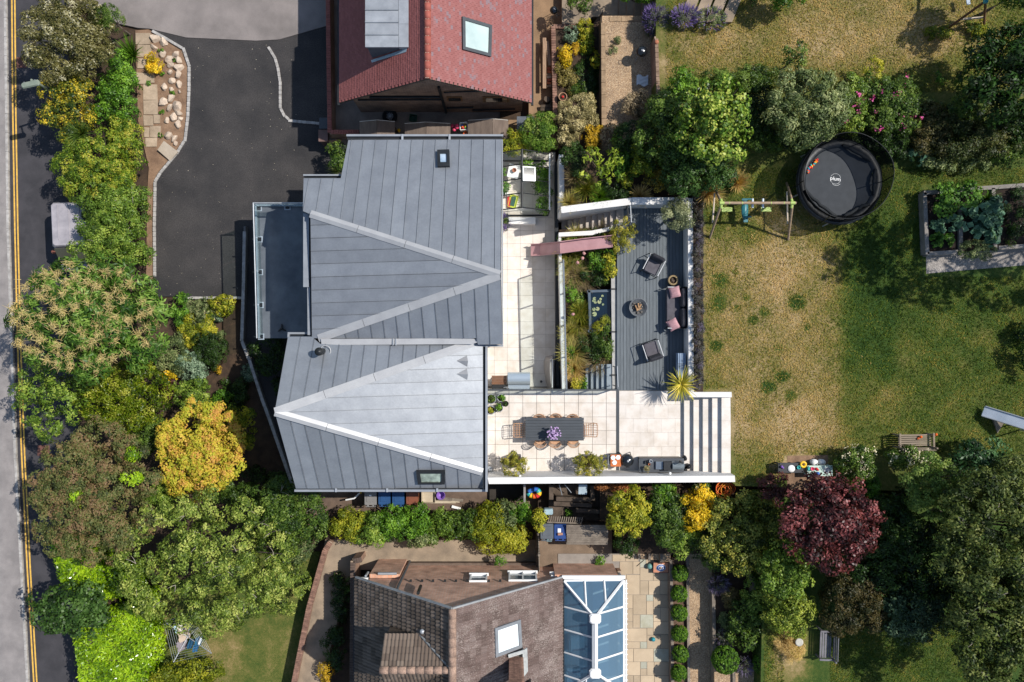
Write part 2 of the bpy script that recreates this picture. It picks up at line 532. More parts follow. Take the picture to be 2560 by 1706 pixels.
slab('footway', [(-900, -700)] + [(x - 5, y) for y, x in kx] + [(-900, 2500)], Z_FOOT, .4, PAVE)
def along(line, step):
 out = []; acc = 0
 for (a, b) in zip(line, line[1:]):
  l = hypot(b[0] - a[0], b[1] - a[1]); t = 0
  while acc + (l - t) >= step:
   t += step - acc; acc = 0
   out.append(((a[0] + (b[0] - a[0]) * t / l, a[1] + (b[1] - a[1]) * t / l), atan2(b[1] - a[1], b[0] - a[0])))
  acc += l - t
 return out
def edging(name, line, step, w, h, z, m, root):
 me = MB(); L_ = LEN(step, z) - .004
 me.rbox((0, 0, 0), (L_, w, h), r=.015)
 me = mesh_of(me, name); me.materials.append(m)
 for (p, a) in along(line, step):
  q = P(p[0], p[1], z)
  piece(name, me, root, root.matrix_basis.inverted() @ MT(q - Vector((0, 0, h / 2 - RU(0, .006)))) @ MR(-a + RU(-.01, .01), 4, 'Z'))
kb = thing('kerb', 'long grey stone kerb between the footway and the double yellow lines', 'kerb', P(39, 1136, Z_FOOT))
edging('kerb_stone', [(x - 2, y) for y, x in kx[0:6]], 48, .13, .2, Z_FOOT + .006, KERB, kb)
yl = [(-700, 20), (0, 29.5), (285, 32), (570, 37), (860, 44), (1136, 54), (1420, 68), (1706, 84.5), (2500, 150)]
for dx in (0, 7.5):
 mb = MB(); w = 1.9
 A = [P(x + dx - w, y, Z_ROAD + .004) for y, x in yl]; B = [P(x + dx + w, y, Z_ROAD + .004) for y, x in yl]
 n = len(yl)
 mb.add(A + B, [(i, i + 1, n + i + 1, n + i) for i in range(n - 1)])
 o = struct('yellow_line', mb, YELLOW)
for (x, y, w, h) in ((54, 157, 24, 27), (109, 1127, 30, 26)):
 mb = MB(); c = P(x, y, Z_ROAD); mb.box((c.x, c.y, Z_ROAD + .004), (LEN(w, Z_ROAD), LEN(h, Z_ROAD), .012))
 mb2 = mb
 for i in range(-3, 4):
  mb.box((c.x + i * .06, c.y, Z_ROAD + .012), (.022, LEN(h, Z_ROAD) * .9, .012))
 single('manhole_cover', mb, mat('rusty_iron', '#6e4a40', '#5a3c34', sc=5, rough=.8),
   'rusty iron cover in the road beside the yellow lines, ' + ('under the street lamp' if y < 500 else 'beside the brown tinged tree'), 'manhole cover', 'road covers')
slab('front_garden', [(178, -900), (2000, -900), (2000, 2700), (255, 2700), (232, 1450), (200, 1150), (178, 700), (168, 500)], Z_FRONT, 1.3, SOIL)
slab('driveway', [(374, 71), (465, 93), (640, 101), (698, 98), (835, 62), (960, 62), (960, 742), (384, 742), (384, 560), (386, 470), (390, 440), (442, 382), (462, 349), (469, 291), (472, 218), (472, 164), (458, 122), (414, 96)], Z_DRIVE, .2, NEWTAR)
slab('old_driveway', [(196, -900), (1000, -900), (1000, 58), (833, 60), (698, 99), (640, 102), (465, 94), (374, 72), (345, 70), (300, 60), (215, 20)], Z_DRIVE + .03, .2, OLDTAR)
kr = thing('drive_edging', 'curved pale stone edging between the driveway and the rock bed', 'edging', P(472, 200, Z_DRIVE))
edging('edging_stone', [(374, 74), (414, 96), (458, 122), (472, 164), (472, 218), (469, 291), (462, 349), (442, 382), (400, 432), (387, 454), (385, 570), (386, 690)], 12.5, .13, .14, Z_DRIVE + .06, KERB, kr)
kr = thing('drive_edging', 'white stone edging curving across the dark tarmac by the red roofed house', 'edging', P(700, 207, Z_DRIVE))
edging('edging_stone', [(667, 112), (687, 145), (694.5, 171), (700, 207), (700, 269), (709, 287), (725, 302), (800, 309)], 11.5, .13, .1, Z_DRIVE + .05, KERB, kr)
kr = thing('drive_edging', 'straight pale edging along the bottom end of the driveway', 'edging', P(520, 745, Z_DRIVE))
edging('edging_stone', [(440, 745), (606, 745)], 18, .12, .2, Z_DRIVE + .09, KERB, kr)
slab('rock_bed', [(338, 76), (372, 74), (412, 98), (456, 124), (469, 165), (469, 218), (466, 291), (458, 348), (438, 380), (396, 430), (384, 452), (383, 700), (365, 700), (368, 480), (372, 420), (345, 300)], Z_FRONT + .08, .3, DRYSOIL)
slab('side_path', [(610, 565), (607, 720), (604, 853), (626, 909), (656, 1002), (672, 1045), (725, 1197), (737, 1222), (800, 1222), (800, 740), (960, 740), (960, 560)], Z_DRIVE + .004, .2, NEWTAR)
gw = thing('garden_wall', 'low pale coped wall bending down the side path past the front balcony', 'wall', P(604, 853, Z_FRONT))
wl = [(611, 566), (608, 720), (604, 853), (626, 909), (656, 1002), (672, 1045), (725, 1197), (735, 1219)]
mb = MB()
for a, b in zip(wl, wl[1:]):
 A, B = P(*a, Z_DRIVE + .38), P(*b, Z_DRIVE + .38)
 d = (B - A); mid = (A + B) / 2
 mb.box((mid.x, mid.y, Z_DRIVE - .1), (d.length, .09, .9), rz=atan2(d.y, d.x))
obj('wall_body', mb, mat('grey_block', '#6f6d6b', '#5c5a58', sc=2), gw)
edging('coping_stone', wl, 25, .15, .06, Z_DRIVE + .41, KERB, gw)
slab('north_passage', [(818, -600), (1345, -600), (1345, 372), (818, 372)], -2.42, 1.0, mat('passage_floor', '#85796f', '#6d645c', sc=1.5, rough=.95, fine=.2))
slab('rear_soil', [(1250, -900), (3400, -900), (3400, 2700), (1500, 2700), (1345, 1500), (1345, 1215), (1250, 1190)], Z_FLAG - .3, 1.2, SOIL)
slab('rear_yard', [(1322, -600), (1405, -600), (1405, 372), (1256, 372), (1256, 300), (1322, 300)], Z_PATIO, .6, mat('gravel_concrete', '#8f7459', '#7a634c', sc=2, rough=.95, fine=.22, fsc=60, bump=.4))
slab('side_passage', [(700, 1205), (1352, 1205), (1352, 1300), (700, 1300)], Z_SIDE, .6, mat('passage_slabs', '#6d5b4e', '#54463c', sc=2, rough=.95, fine=.2))
slab('concrete_drive', [(815, 1340), (1352, 1330), (1352, 1425), (1200, 1425), (893, 1425), (866, 1470), (800, 1720), (760, 2300), (600, 2300), (737, 1706), (772, 1530), (803, 1400)], Z_CONC, 1.0, CONC)
slab('front_lawn', [(330, 1560), (380, 1490), (600, 1380), (800, 1380), (772, 1520), (735, 1706), (600, 2300), (330, 2300)], Z_FRONT + .06, .4,
  lawnmat('front_grass', .38, [(560, 1640, 50, 90, .25, .6, 'e'), (700, 1640, 60, 90, .1, .6, 'e'), (430, 1540, 60, 60, .12, .6, 'e')], Z_FRONT))
slab('hedge_bed', [(800, 1285), (1352, 1285), (1352, 1350), (815, 1350)], Z_SIDE + .25, .8, SOIL)
slab('bin_yard', [(1340, 1300), (1530, 1300), (1530, 1424), (1340, 1424)], Z_FLAG - .05, 1.0, mat('yard_concrete', '#7f6c5a', '#6a5a4b', sc=1.6, rough=.95, fine=.2, bump=.4))
slab('upper_yard', [(1372, 1200), (1500, 1200), (1500, 1302), (1372, 1302)], Z_FLAG + .1, 1.0, DKTIMBER)
ft = slab('flagstone_patio', [(1395, 1385), (1680, 1385), (1680, 2300), (1395, 2300)], Z_FLAG - .02, 1.0, GROUT)
ZR = [(690,690,782,738),(782,690,870,738),(740,738,832,826),(832,738,880,826),(880,722,922,780),(922,722,975,780),(880,780,972,870),(972,790,1080,870),(740,826,788,895),(788,828,880,967),(880,870,940,967),(940,870,1018,967),(1018,870,1080,965),(740,895,788,967),(776,967,832,1062),(832,967,925,1104),(925,967,972,1010),(972,965,1080,1055),(925,1010,972,1104),(972,1055,1022,1150),(1022,1055,1080,1150),(776,1062,832,1152),(832,1104,882,1195),(882,1104,972,1195),(972,1150,1080,1240),(776,1152,832,1197),(788,1197,928,1290),(928,1195,972,1245),(928,1245,1022,1338),(1022,1240,1080,1338),(788,1290,882,1337),(882,1290,928,1337),(788,1337,836,1428),(836,1337,975,1428),(975,1338,1080,1428),(788,1428,884,1522),(884,1428,928,1475),(928,1428,978,1522),(884,1475,928,1522),(978,1428,1080,1522),(788,1522,836,1600),(836,1522,884,1600),(884,1522,980,1600),(980,1522,1080,1600)]
for i, (a, b, c, d) in enumerate(ZR):
 f = .36344
 q = [(1280 + a * f + .5, 1136 + b * f + .5), (1280 + c * f - .5, 1136 + b * f + .5), (1280 + c * f - .5, 1136 + d * f - .5), (1280 + a * f + .5, 1136 + d * f - .5)]
 mb = MB(); z = Z_FLAG + RU(0, .008)
 mb.prism([tuple(p[:2]) for p in pp(q, z)], z - .04, z)
 obj('flagstone', mb, GREYST if i in (4, 23, 16) or random.random() < .08 else SANDST, ft)
def sleeper_wall(name, a, b, z, w, h, label, n=None, m=None):
 A, B = P(*a, z), P(*b, z)
 d = B - A; n = n or max(1, round(d.length / 2.4))
 t = thing(name, label, 'edging', ((A + B) / 2).xy.to_3d() + Vector((0, 0, z - h)))
 for k in range(n):
  mb = MB(); c = A + d * ((k + .5) / n)
  nlay = max(1, round(h / .22))
  for q in range(nlay):
   mb2 = MB(); hh = h / nlay
   mb2.rbox((c.x + RU(-.008, .008), c.y, z - hh * (q + .5)), (d.length / n - .02, w, hh - .008), r=.015, rz=atan2(d.y, d.x))
   obj('sleeper', mb2, m or TIMBER, t)
 return t
slab('box_ball_bed', [(1680, 1395), (1722, 1395), (1722, 2300), (1680, 2300)], Z_FLAG + .45, .6, mat('bark', '#6b5444', '#4e3d31', sc=8, rough=.95, fine=.35, fsc=50, bump=.8))
slab('gravel_path', [(1722, 1380), (1784, 1380), (1790, 2300), (1722, 2300)], Z_FLAG + .55, .7, GRAVEL)
slab('planting_bed', [(1786, 1380), (1905, 1380), (1905, 1560), (1880, 2300), (1786, 2300)], Z_FLAG + 1.0, 1.5, SOIL)
slab('gravel_plot', [(1786, 1665), (2046, 1665), (2046, 2300), (1786, 2300)], Z_FLAG + 1.30, 1.5, GRAVEL)
sleeper_wall('sleeper_edge', (1678, 1400), (1684, 1900), Z_FLAG + .5, .14, .5, 'timber sleeper edge between the flagstones and the row of clipped box balls')
sleeper_wall('sleeper_edge', (1719, 1385), (1724, 1900), Z_FLAG + .62, .13, .6, 'timber sleeper edge between the clipped box balls and the gravel path')
sleeper_wall('sleeper_edge', (1784, 1470), (1790, 1900), Z_FLAG + 1.12, .16, .6, 'tall timber sleeper wall on the right side of the gravel path')
sleeper_wall('sleeper_edge', (1835, 1680), (1838, 1900), Z_FLAG + 1.42, .14, .4, 'short sleeper running down from the largest round box ball')
sleeper_wall('sleeper_edge', (1885, 1440), (1885, 1600), Z_FLAG + 1.8, .14, .5, 'sleeper half hidden by leafy shrubs above the gravel path')
sleeper_wall('sleeper_edge', (2044, 1668), (2046, 1900), Z_FLAG + 1.46, .12, .4, 'sleeper on the right edge of the gravel plot at the bottom')
for k, (x0, x1, y0, y1) in enumerate(((1594, 1618, 1366, 1398), (1620, 1652, 1366, 1400), (1650, 1676, 1380, 1405))):
 q = pp([(x0, y0), (x1, y0), (x1, y1), (x0, y1)], Z_FLAG + .16 * (k + 1))
 mb = MB(); mb.prism([tuple(p[:2]) for p in q], Z_FLAG - .1, Z_FLAG + .16 * (k + 1))
 t = struct('garden_step', mb, GRAVEL)
 A, B = q[3], q[0]
 mb = MB(); mb.rbox(((A.x + B.x) / 2 + .07, (A.y + B.y) / 2, Z_FLAG + .16 * (k + 1) - .06), (.13, abs(A.y - B.y), .15), r=.01)
 obj('sleeper', mb, TIMBER, t)
slab('planted_bank', [(1380, 1212), (1910, 1212), (1910, 1385), (1545, 1385), (1545, 1300), (1500, 1300), (1500, 1212)], Z_FLAG + .7, 1.0, SOIL)
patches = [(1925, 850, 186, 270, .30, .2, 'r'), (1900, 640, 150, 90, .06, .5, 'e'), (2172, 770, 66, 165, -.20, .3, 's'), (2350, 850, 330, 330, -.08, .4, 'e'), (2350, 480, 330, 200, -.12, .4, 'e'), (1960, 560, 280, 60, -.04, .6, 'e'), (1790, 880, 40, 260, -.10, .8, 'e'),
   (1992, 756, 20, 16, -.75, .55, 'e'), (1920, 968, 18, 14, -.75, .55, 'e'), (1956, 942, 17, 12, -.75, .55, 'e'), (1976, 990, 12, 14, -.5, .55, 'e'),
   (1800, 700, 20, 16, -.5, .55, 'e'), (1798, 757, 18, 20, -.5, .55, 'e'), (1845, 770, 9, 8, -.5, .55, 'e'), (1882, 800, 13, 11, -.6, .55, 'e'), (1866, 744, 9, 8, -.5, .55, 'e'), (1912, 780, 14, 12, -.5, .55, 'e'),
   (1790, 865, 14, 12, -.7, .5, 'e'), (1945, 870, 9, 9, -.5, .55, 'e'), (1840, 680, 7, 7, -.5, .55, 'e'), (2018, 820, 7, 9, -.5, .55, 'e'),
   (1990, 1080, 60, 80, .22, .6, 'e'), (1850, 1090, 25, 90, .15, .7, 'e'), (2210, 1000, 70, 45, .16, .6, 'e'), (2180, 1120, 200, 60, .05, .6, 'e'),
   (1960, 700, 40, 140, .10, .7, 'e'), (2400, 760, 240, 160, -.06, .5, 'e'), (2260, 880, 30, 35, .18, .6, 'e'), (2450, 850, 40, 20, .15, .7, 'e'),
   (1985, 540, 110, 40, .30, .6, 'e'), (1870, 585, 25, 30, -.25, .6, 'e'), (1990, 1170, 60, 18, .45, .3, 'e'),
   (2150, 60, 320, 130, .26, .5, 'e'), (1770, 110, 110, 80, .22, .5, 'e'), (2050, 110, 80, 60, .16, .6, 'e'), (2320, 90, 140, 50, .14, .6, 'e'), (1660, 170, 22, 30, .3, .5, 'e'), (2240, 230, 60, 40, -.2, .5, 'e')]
slab('lawn', [(1640, -900), (3400, -900), (3400, 1262), (1838, 1215), (1838, 1212), (1828, 1205), (1826, 980), (1740, 980), (1740, 470), (1640, 470)], Z_LAWN, 2.0,
  lawnmat('lawn_grass', .43, patches, Z_LAWN))
slab('lower_lawn', [(1900, 1240), (3400, 1262), (3400, 2600), (1880, 2600), (1905, 1560)], Z_LOW, 2.0,
  lawnmat('lower_grass', .24, [(2250, 1650, 250, 70, .05, .6, 'e'), (1975, 1600, 50, 70, .4, .6, 'e'), (1960, 1680, 50, 50, .35, .5, 'e')], Z_LOW))
mb = MB(); q = pp([(1968, 1140), (2070, 1138), (2070, 1225), (1968, 1225)], Z_LAWN + .004)
mb.add(q, [(3, 2, 1, 0)]); struct('worn_earth', mb, DRYSOIL)
slab('raised_bed', [(1380, 62), (1480, 62), (1507, 30), (1507, 380), (1410, 380), (1380, 300)], Z_RAISED, .8, SOIL)
slab('gravel_terrace', [(1505, 40), (1645, 40), (1645, 380), (1505, 380)], Z_GRAVEL, 1.2, GRAVEL)
slab('path_landing', [(1405, -400), (1700, -400), (1700, 42), (1480, 42), (1470, 60), (1405, 60)], Z_PATIO + .5, .6, CONC)
def brickwall(name, a, b, z, w, h, label, m_body, step=13.0, mp=None):
 A, B = P(*a, z), P(*b, z); d = B - A; c = (A + B) / 2; rz = atan2(d.y, d.x)
 t = thing(name, label, 'wall', (c.x, c.y, z - h))
 mb = MB(); mb.box((c.x, c.y, z - h / 2 - .033), (d.length, w - .012, h - .066), rz=rz); obj('wall_body', mb, m_body, t)
 edging('brick', [a, b], step, w, .07, z, mp or BRICKP, t)
 return t
brickwall('brick_wall', (1383, 62), (1388, 300), Z_RAISED + .12, .2, .7, 'low brick wall holding the flower bed behind the red roofed house', DARKBR, 6.2)
brickwall('brick_wall', (1380, 66), (1448, 66), Z_RAISED + .12, .2, .7, 'short brick wall across the top end of the flower bed', DARKBR, 6.2)
brickwall('concrete_wall', (1508, 42), (1510, 385), Z_GRAVEL + .03, .2, 1.1, 'rough pale retaining wall on the left edge of the gravel terrace', mat('rough_wall', '#6a5b4a', '#4f4436', sc=5), 30, mat('rough_coping', '#9c8468', '#7e6a54', sc=4, rough=.95, rnd=.1, fine=.25))
brickwall('concrete_wall', (1508, 48), (1640, 48), Z_GRAVEL + .03, .2, .9, 'rough pale wall across the top end of the gravel terrace', _M['rough_wall'], 30, _M['rough_coping'])
brickwall('brick_wall', (1641, 90), (1649, 330), Z_LAWN + .06, .15, 1.2, 'brick retaining wall between the gravel terrace and the upper lawn', DARKBR, 12, mat('worn_coping', '#8f7866', '#75604f', sc=4, rough=.95, rnd=.12, fine=.2))
for i, x in enumerate((1548, 1567, 1586, 1605, 1624)):
 q = pp([(x, -6), (x + 19, -6), (x + 19, 41), (x, 41)], -1.1 + .2 * i)
 mb = MB(); mb.prism([tuple(p[:2]) for p in q], -2, -1.1 + .2 * i); struct('garden_step', mb, CONC)
for i, x in enumerate((1700, 1735, 1770, 1805)):
 q = pp([(x + 26, -20), (x + 54, -20), (x + 22, 60), (x - 8, 60)], .72 + .06 * i)
 mb = MB(); mb.prism([tuple(p[:2]) for p in q], .3, Z_LAWN + .05 + .05 * i); struct('garden_step', mb, CONC)
def paving(parent, xs, ys, z, m, gap=.5, off=None, jit=.0):
 for j in range(len(ys) - 1):
  X = xs if not off or j % 2 == 0 else [xs[0]] + [x + off for x in xs[:-1]] + [xs[-1]]
  for i in range(len(X) - 1):
   if X[i + 1] - X[i] < 3: continue
   q = [(X[i] + gap, ys[j] + gap), (X[i + 1] - gap, ys[j] + gap), (X[i + 1] - gap, ys[j + 1] - gap), (X[i] + gap, ys[j + 1] - gap)]
   mb = MB(); zz = z + RU(0, .003)
   mb.prism([tuple(p[:2]) for p in pp(q, zz)], z - .03, zz)
   obj('paving_slab', mb, m, parent)
pt = slab('patio', [(1200, 380), (1389, 380), (1389, 990), (1190, 990)], Z_PATIO - .022, 1.0, GROUT)
paving(pt, [1204, 1236, 1268.5, 1301, 1332, 1364.5, 1388], [382 + 32.5 * i for i in range(19)], Z_PATIO, STONE, gap=.22)
te = slab('dining_terrace', [(1216, 975), (1541, 975), (1541, 1198), (1216, 1198)], -.022, 3.0, GROUT)
paving(te, [1217, 1238, 1272.5, 1307, 1341.7, 1376, 1411, 1446, 1481, 1515.7, 1540.5], [976, 1007.8, 1042.8, 1077, 1111.6, 1147, 1192], 0, STONE, gap=.45)
t2 = slab('upper_terrace', [(1547, 976), (1712, 976), (1712, 1198), (1547, 1198)], -.022, 2.0, mat('pale_grout', '#b5aa9e', rough=.9))
paving(t2, [1548, 1583, 1618, 1653, 1688, 1711], [978, 1012, 1047, 1082, 1117, 1152, 1192], 0, STONE, gap=.15, off=17)
mb = MB(); q = pp([(1541, 975), (1547.4, 975), (1547.4, 1192), (1541, 1192)], .012)
mb.prism([tuple(p[:2]) for p in q], -.3, .012); struct('threshold_strip', mb, DGREY)
sx = [1711, 1734.4, 1757.8, 1781.2, 1804.6, 1827]
for k in range(5):
 z = .18 * (k + 1)
 q = pp([(sx[k], 984), (sx[k + 1] + .3, 984), (sx[k + 1] + .3, 1190), (sx[k], 1190)], z)
 mb = MB(); mb.prism([tuple(p[:2]) for p in q], -.5, z - .03)
 st = struct('terrace_step', mb, WHITE)
 ys = [984, 1018, 1052, 1086, 1120, 1154, 1190]
 for j in range(6):
  q = pp([(sx[k] - .5, ys[j] + .1), (sx[k + 1] - .2, ys[j] + .1), (sx[k + 1] - .2, ys[j + 1] - .1), (sx[k] - .5, ys[j + 1] - .1)], z)
  mb = MB(); mb.prism([tuple(p[:2]) for p in q], z - .03, z); obj('paving_slab', mb, STONE, st)
def rwall(label, pts, z, zb, cap=True):
 q = pp(pts, z); c = sum(q, Vector()) / len(q)
 t = thing('rendered_wall', label, 'wall', (c.x, c.y, zb))
 mb = MB(); cc = Vector((c.x, c.y))
 mb.prism([tuple(p[:2]) for p in q], zb, z); obj('wall_body', mb, WHITE, t)
 return t
rwall('long white rendered wall along the bottom edge of the dining terrace and steps', [(1219, 1194.5), (1545, 1191.5), (1700, 1190.5), (1837, 1189.5), (1838, 1205.5), (1650, 1207), (1222, 1210.5)], 1.6, -2.6)
rwall('white rendered wall with lavender along the right side of the grey deck', [(1719.6, 496), (1732, 496), (1735, 980), (1722, 980)], .96, -.4)
rwall('white rendered wall across the top end of the grey deck', [(1581, 494), (1719, 494), (1719, 511), (1581, 512)], .96, -1.9)
rwall('sloping white wall beside the staircase up to the deck', [(1402, 517), (1581, 494.5), (1581, 512), (1404, 533)], .9, -1.9)
rwall('white wall dappled with shade between the greenhouse and the ornamental grasses', [(1397.5, 386), (1410, 386), (1411, 516), (1399, 516)], .25, -1.9)
rwall('short white wall on the top edge of the terrace steps', [(1724, 980.5), (1829, 980.5), (1829.5, 993.5), (1724, 993.5)], 1.02, .0)
rwall('low white wall along the lower side of the staircase', [(1397, 582), (1480, 577), (1533, 566), (1533, 574), (1481, 588), (1397, 592)], -.1, -1.9)
rwall('thin white retaining wall along the left edge of the planted bed', [(1396.5, 592), (1403, 592), (1412, 975), (1405.5, 975)], -.24, -1.9)
rwall('grey white kerb wall beside the greenhouse passage', [(1395, 405), (1398, 405), (1398, 545), (1395, 545)], -.8, -1.9)
mb = MB(); q = pp([(1386.5, 405), (1394.5, 405), (1399, 978), (1390.5, 978)], -1.2)
mb.prism([tuple(p[:2]) for p in q], -1.8, -1.2)
single('planter_trough', mb, BLACK, 'long narrow black trough at the foot of the bed wall beside the patio', 'trough')
slab('planted_bed', [(1398, 575), (1535, 565), (1535, 978), (1405, 978)], Z_BED, 1.2, SOIL)
slab('grass_bed', [(1411, 378), (1585, 378), (1720, 378), (1720, 500), (1580, 496), (1411, 518)], .3, 2.2, SOIL)
slab('lavender_strip', [(1732, 470), (1758, 470), (1758, 984), (1735, 984)], .93, .5, SOIL)
dk = slab('deck', [(1540, 505), (1722, 505), (1722, 977.5), (1546, 977.5)], -.035, .25, BLACK)
bw = 8.22
for i in range(22):
 x = 1542.5 + bw * i
 y0 = 507 if x > 1578 else 556 if x < 1556 else 520
 x2 = min(x + bw - .75, 1712)
 if x2 - x < 2: continue
 mb = MB(); q = pp([(x, y0), (x2, y0), (x2, 977), (x, 977)], 0)
 mb.prism([tuple(p[:2]) for p in q], -.03, 0); obj('deck_board', mb, DECK, dk)
mb = MB(); q = pp([(1527.5, 655), (1540.5, 655), (1544, 972), (1531, 972)], -.1)
mb.prism([tuple(p[:2]) for p in q], -.2, -.1)
fa = struct('deck_edge', mb, mat('pale_fascia', '#a3a19d', '#96948f', sc=3))
for y in (723, 830, 938):
 mb = MB(); c = P(1534, y, -.09); mb.box((c.x, c.y, -.09), (.24, .06, .04)); obj('bracket', mb, BLACK, fa)
hi_ = lambda x: 533 - (x - 1404) * .112
lo_ = lambda x: 584 - max(0, (x - 1480)) * .22
for k in range(10):
 z = Z_PATIO + .18 * (k + 1) - .001
 x0, x1 = 1404 + 15.2 * k, 1404 + 15.2 * (k + 1)
 if k == 9: x1 = 1575
 q = pp([(x0, hi_(x0)), (x1 + .3, hi_(x1)), (x1 + .3, lo_(x1)), (x0, lo_(x0))], z)
 mb = MB(); mb.prism([tuple(p[:2]) for p in q], Z_PATIO - .05, z)
 struct('stair_tread', mb, mat('stair_stone', '#b0a69c', '#a0968c', sc=2, rough=.7))
for k in range(5):
 z = -.15 - .15 * k
 x1, x0 = 1531 - 13.2 * k, 1531 - 13.2 * (k + 1)
 q = pp([(x0, 911), (x1, 911), (x1, 972), (x0, 972)], z)
 mb = MB(); mb.prism([tuple(p[:2]) for p in q], Z_BED - .1, z - .025)
 s_ = struct('deck_step', mb, mat('pale_riser', '#8d979d', rough=.7))
 for ya, yb in ((911, 941), (941.6, 972)):
  q = pp([(x0 - 1, ya), (x1 - .6, ya), (x1 - .6, yb), (x0 - 1, yb)], z)
  mb = MB(); mb.prism([tuple(p[:2]) for p in q], z - .025, z); obj('tread_board', mb, mat('pale_tread', '#828c92', '#757f85', sc=3, rough=.7), s_)
for i in range(12):
 x, y = (1440 + (i % 2) * 6, 745 + i * 6.5) if i < 8 else (1440 + (i % 2) * 8, 905 + (i - 8) * 14)
 c = P(x, y, Z_BED + .04); mb = MB(); mb.rbox((c.x, c.y, Z_BED + .03), (.34, .09, .06), r=.01, rz=RU(-.1, .1))
 obj('stepping_plank', mb, TIMBER, bpy.data.objects['planted_bed'])
ZINC = mat('zinc_sheet', '#878b90', '#777b81', sc=1.6, rough=.44, metal=.27, rnd=.09, fine=.05, fsc=14, lo=.25, hi=.72, spec=.4, detail=9, bump=.35, bsc=1.6)
ZINCD = mat('zinc_shadow_gap', '#3a3d41', rough=.6)
FLASH = mat('zinc_flashing', '#a9a9a9', '#9d9d9e', sc=1.5, rough=.45, metal=.2, rnd=.03, fine=.03)
GUT = mat('gutter_metal', '#8f9398', '#84888d', sc=2, rough=.5, metal=.2, fine=.03)
house = thing('house', 'modern white house with a grey standing seam metal roof in folded planes', 'house', P(1000, 790, Z_DRIVE))
def facet(poly, pl, seams, keep_left, dark=()):
 top = [onplane(x, y, pl) - Vector((0, 0, .035)) for x, y in poly]
 mb = MB(); mb.loft(top, [Vector((v.x, v.y, 1.6)) for v in top]); obj('roof_deck', mb, ZINCD, house)
 S = seams
 for i in range(len(S) + 1):
  q = list(poly)
  if i > 0:
   a, b = S[i - 1]; q = clip(q, b, a, 1.0) if keep_left else clip(q, a, b, 1.0)
  if i < len(S):
   a, b = S[i]; q = clip(q, a, b, .15) if keep_left else clip(q, b, a, .15)
  if len(q) < 3: continue
  t = [onplane(x, y, pl) for x, y in q]
  ar = sum(q[k][0] * q[(k + 1) % len(q)][1] - q[(k + 1) % len(q)][0] * q[k][1] for k in range(len(q))) / 2
  if abs(ar) < 12: continue
  mb = MB(); mb.loft(t, [v - Vector((0, 0, .03)) for v in t])
  obj('roof_panel', mb, ZINC, house)
  if i < len(S):
   a, b = S[i]
   A = list(poly)
   e0 = clip(clip(A, a, b, -.35), b, a, -.35)
   if len(e0) >= 3:
    t = [onplane(x, y, pl) for x, y in e0]
    mb = MB(); mb.loft([v + Vector((0, 0, .032)) for v in t], [v - Vector((0, 0, .02)) for v in t])
    obj('standing_seam', mb, ZINC, house)
def zf(px, py, z): return P(px, py, z)
APEX = (1251, 687)
plA = plane3(zf(1251, 687, 4.2), zf(776, 535, 3.0), zf(1254, 349, 2.6))
plB = plane3(zf(1251, 687, 4.2), zf(776, 535, 3.0), zf(790, 846, 2.72))
plC = plane3(zf(1251, 687, 4.2), zf(796, 846, 2.72), zf(1256, 862, 2.9))
f6 = lambda x, y: (640 + x * .36344, 570 + y * .36344)
f10 = lambda x, y: (640 + x * .36344, 1136 + y * .36344)
top_seams = [((640 + .36344 * (1650 - 82.7 * i), 351), (640 + .36344 * (1645 - 89.3 * i), 570)) for i in range(17)]
facet([(871, 350), (1254, 349), APEX, (776, 536), (757, 528), (759, 446), (852, 446)], plA, top_seams, False)
left_seams = [((776, y), (1260, y - 14)) for y in (563, 595.8, 628, 660, 693, 725.5, 757.7, 790, 823)]
facet([(776, 536), APEX, (796, 846), (780, 846)], plB, left_seams, False)
xs_ = [(620, 615, 740), (708, 702, 708), (800, 788, 677), (888, 875, 645), (978, 962, 613), (1068, 1050, 580), (1158, 1138, 547), (1250, 1228, 515), (1340, 1318, 482), (1428, 1410, 448), (1518, 1502, 415), (1608, 1595, 382)]
facet([APEX, (1256, 861), (1195, 862), (1190, 846), (796, 847)], plC, [(f6(a, 755), f6(b, c)) for a, b, c in xs_], False)
plD = plane3(zf(687, 1030, 4.5), zf(1190, 855, 2.6), zf(720, 842, 2.7))
plE = plane3(zf(687, 1030, 4.5), zf(1190, 855, 2.6), zf(1208, 1182, 2.6))
plG = plane3(zf(687, 1030, 4.5), zf(1208, 1182, 2.6), zf(740, 1223, 2.45))
D_ = [(305, 755, 228, 1200), (398, 780, 327, 1165), (480, 800, 427, 1130), (570, 815, 525, 1098), (657, 818, 622, 1065), (745, 820, 718, 1030), (835, 820, 815, 1000), (923, 820, 908, 965), (1015, 820, 1005, 932), (1105, 815, 1098, 900), (1197, 810, 1193, 868), (1285, 805, 1283, 835)]
facet([(720, 842), (779, 842), (800, 860), (1185, 858), (687, 1029)], plD, [(f6(a, b), f6(c, d)) for a, b, c, d in D_], True)
E_ = [(f6(1555, y), f6(500, y + 33)) for y in (872, 960, 1048, 1135, 1225, 1315, 1402, 1490, 1578, 1665)]
facet([(687, 1030), (1190, 857), (1207, 852), (1207.5, 1182)], plE, E_, True)
G_ = [(295, 350), (383, 437), (475, 523), (567, 610), (655, 697), (745, 783), (835, 870), (928, 958), (1020, 1046), (1110, 1133), (1203, 1222), (1295, 1308), (1387, 1395), (1478, 1485)]
G_ = [(f10(a - 2, 0 if a < 1050 else (a - 1110) * .3), f10(b, 235)) for a, b in G_]
facet([(687, 1031), (1207.5, 1183), (1207, 1222), (740, 1222)], plG, [(f10(180 + 22, 0), f10(180 + 84, 235))] + G_, True)
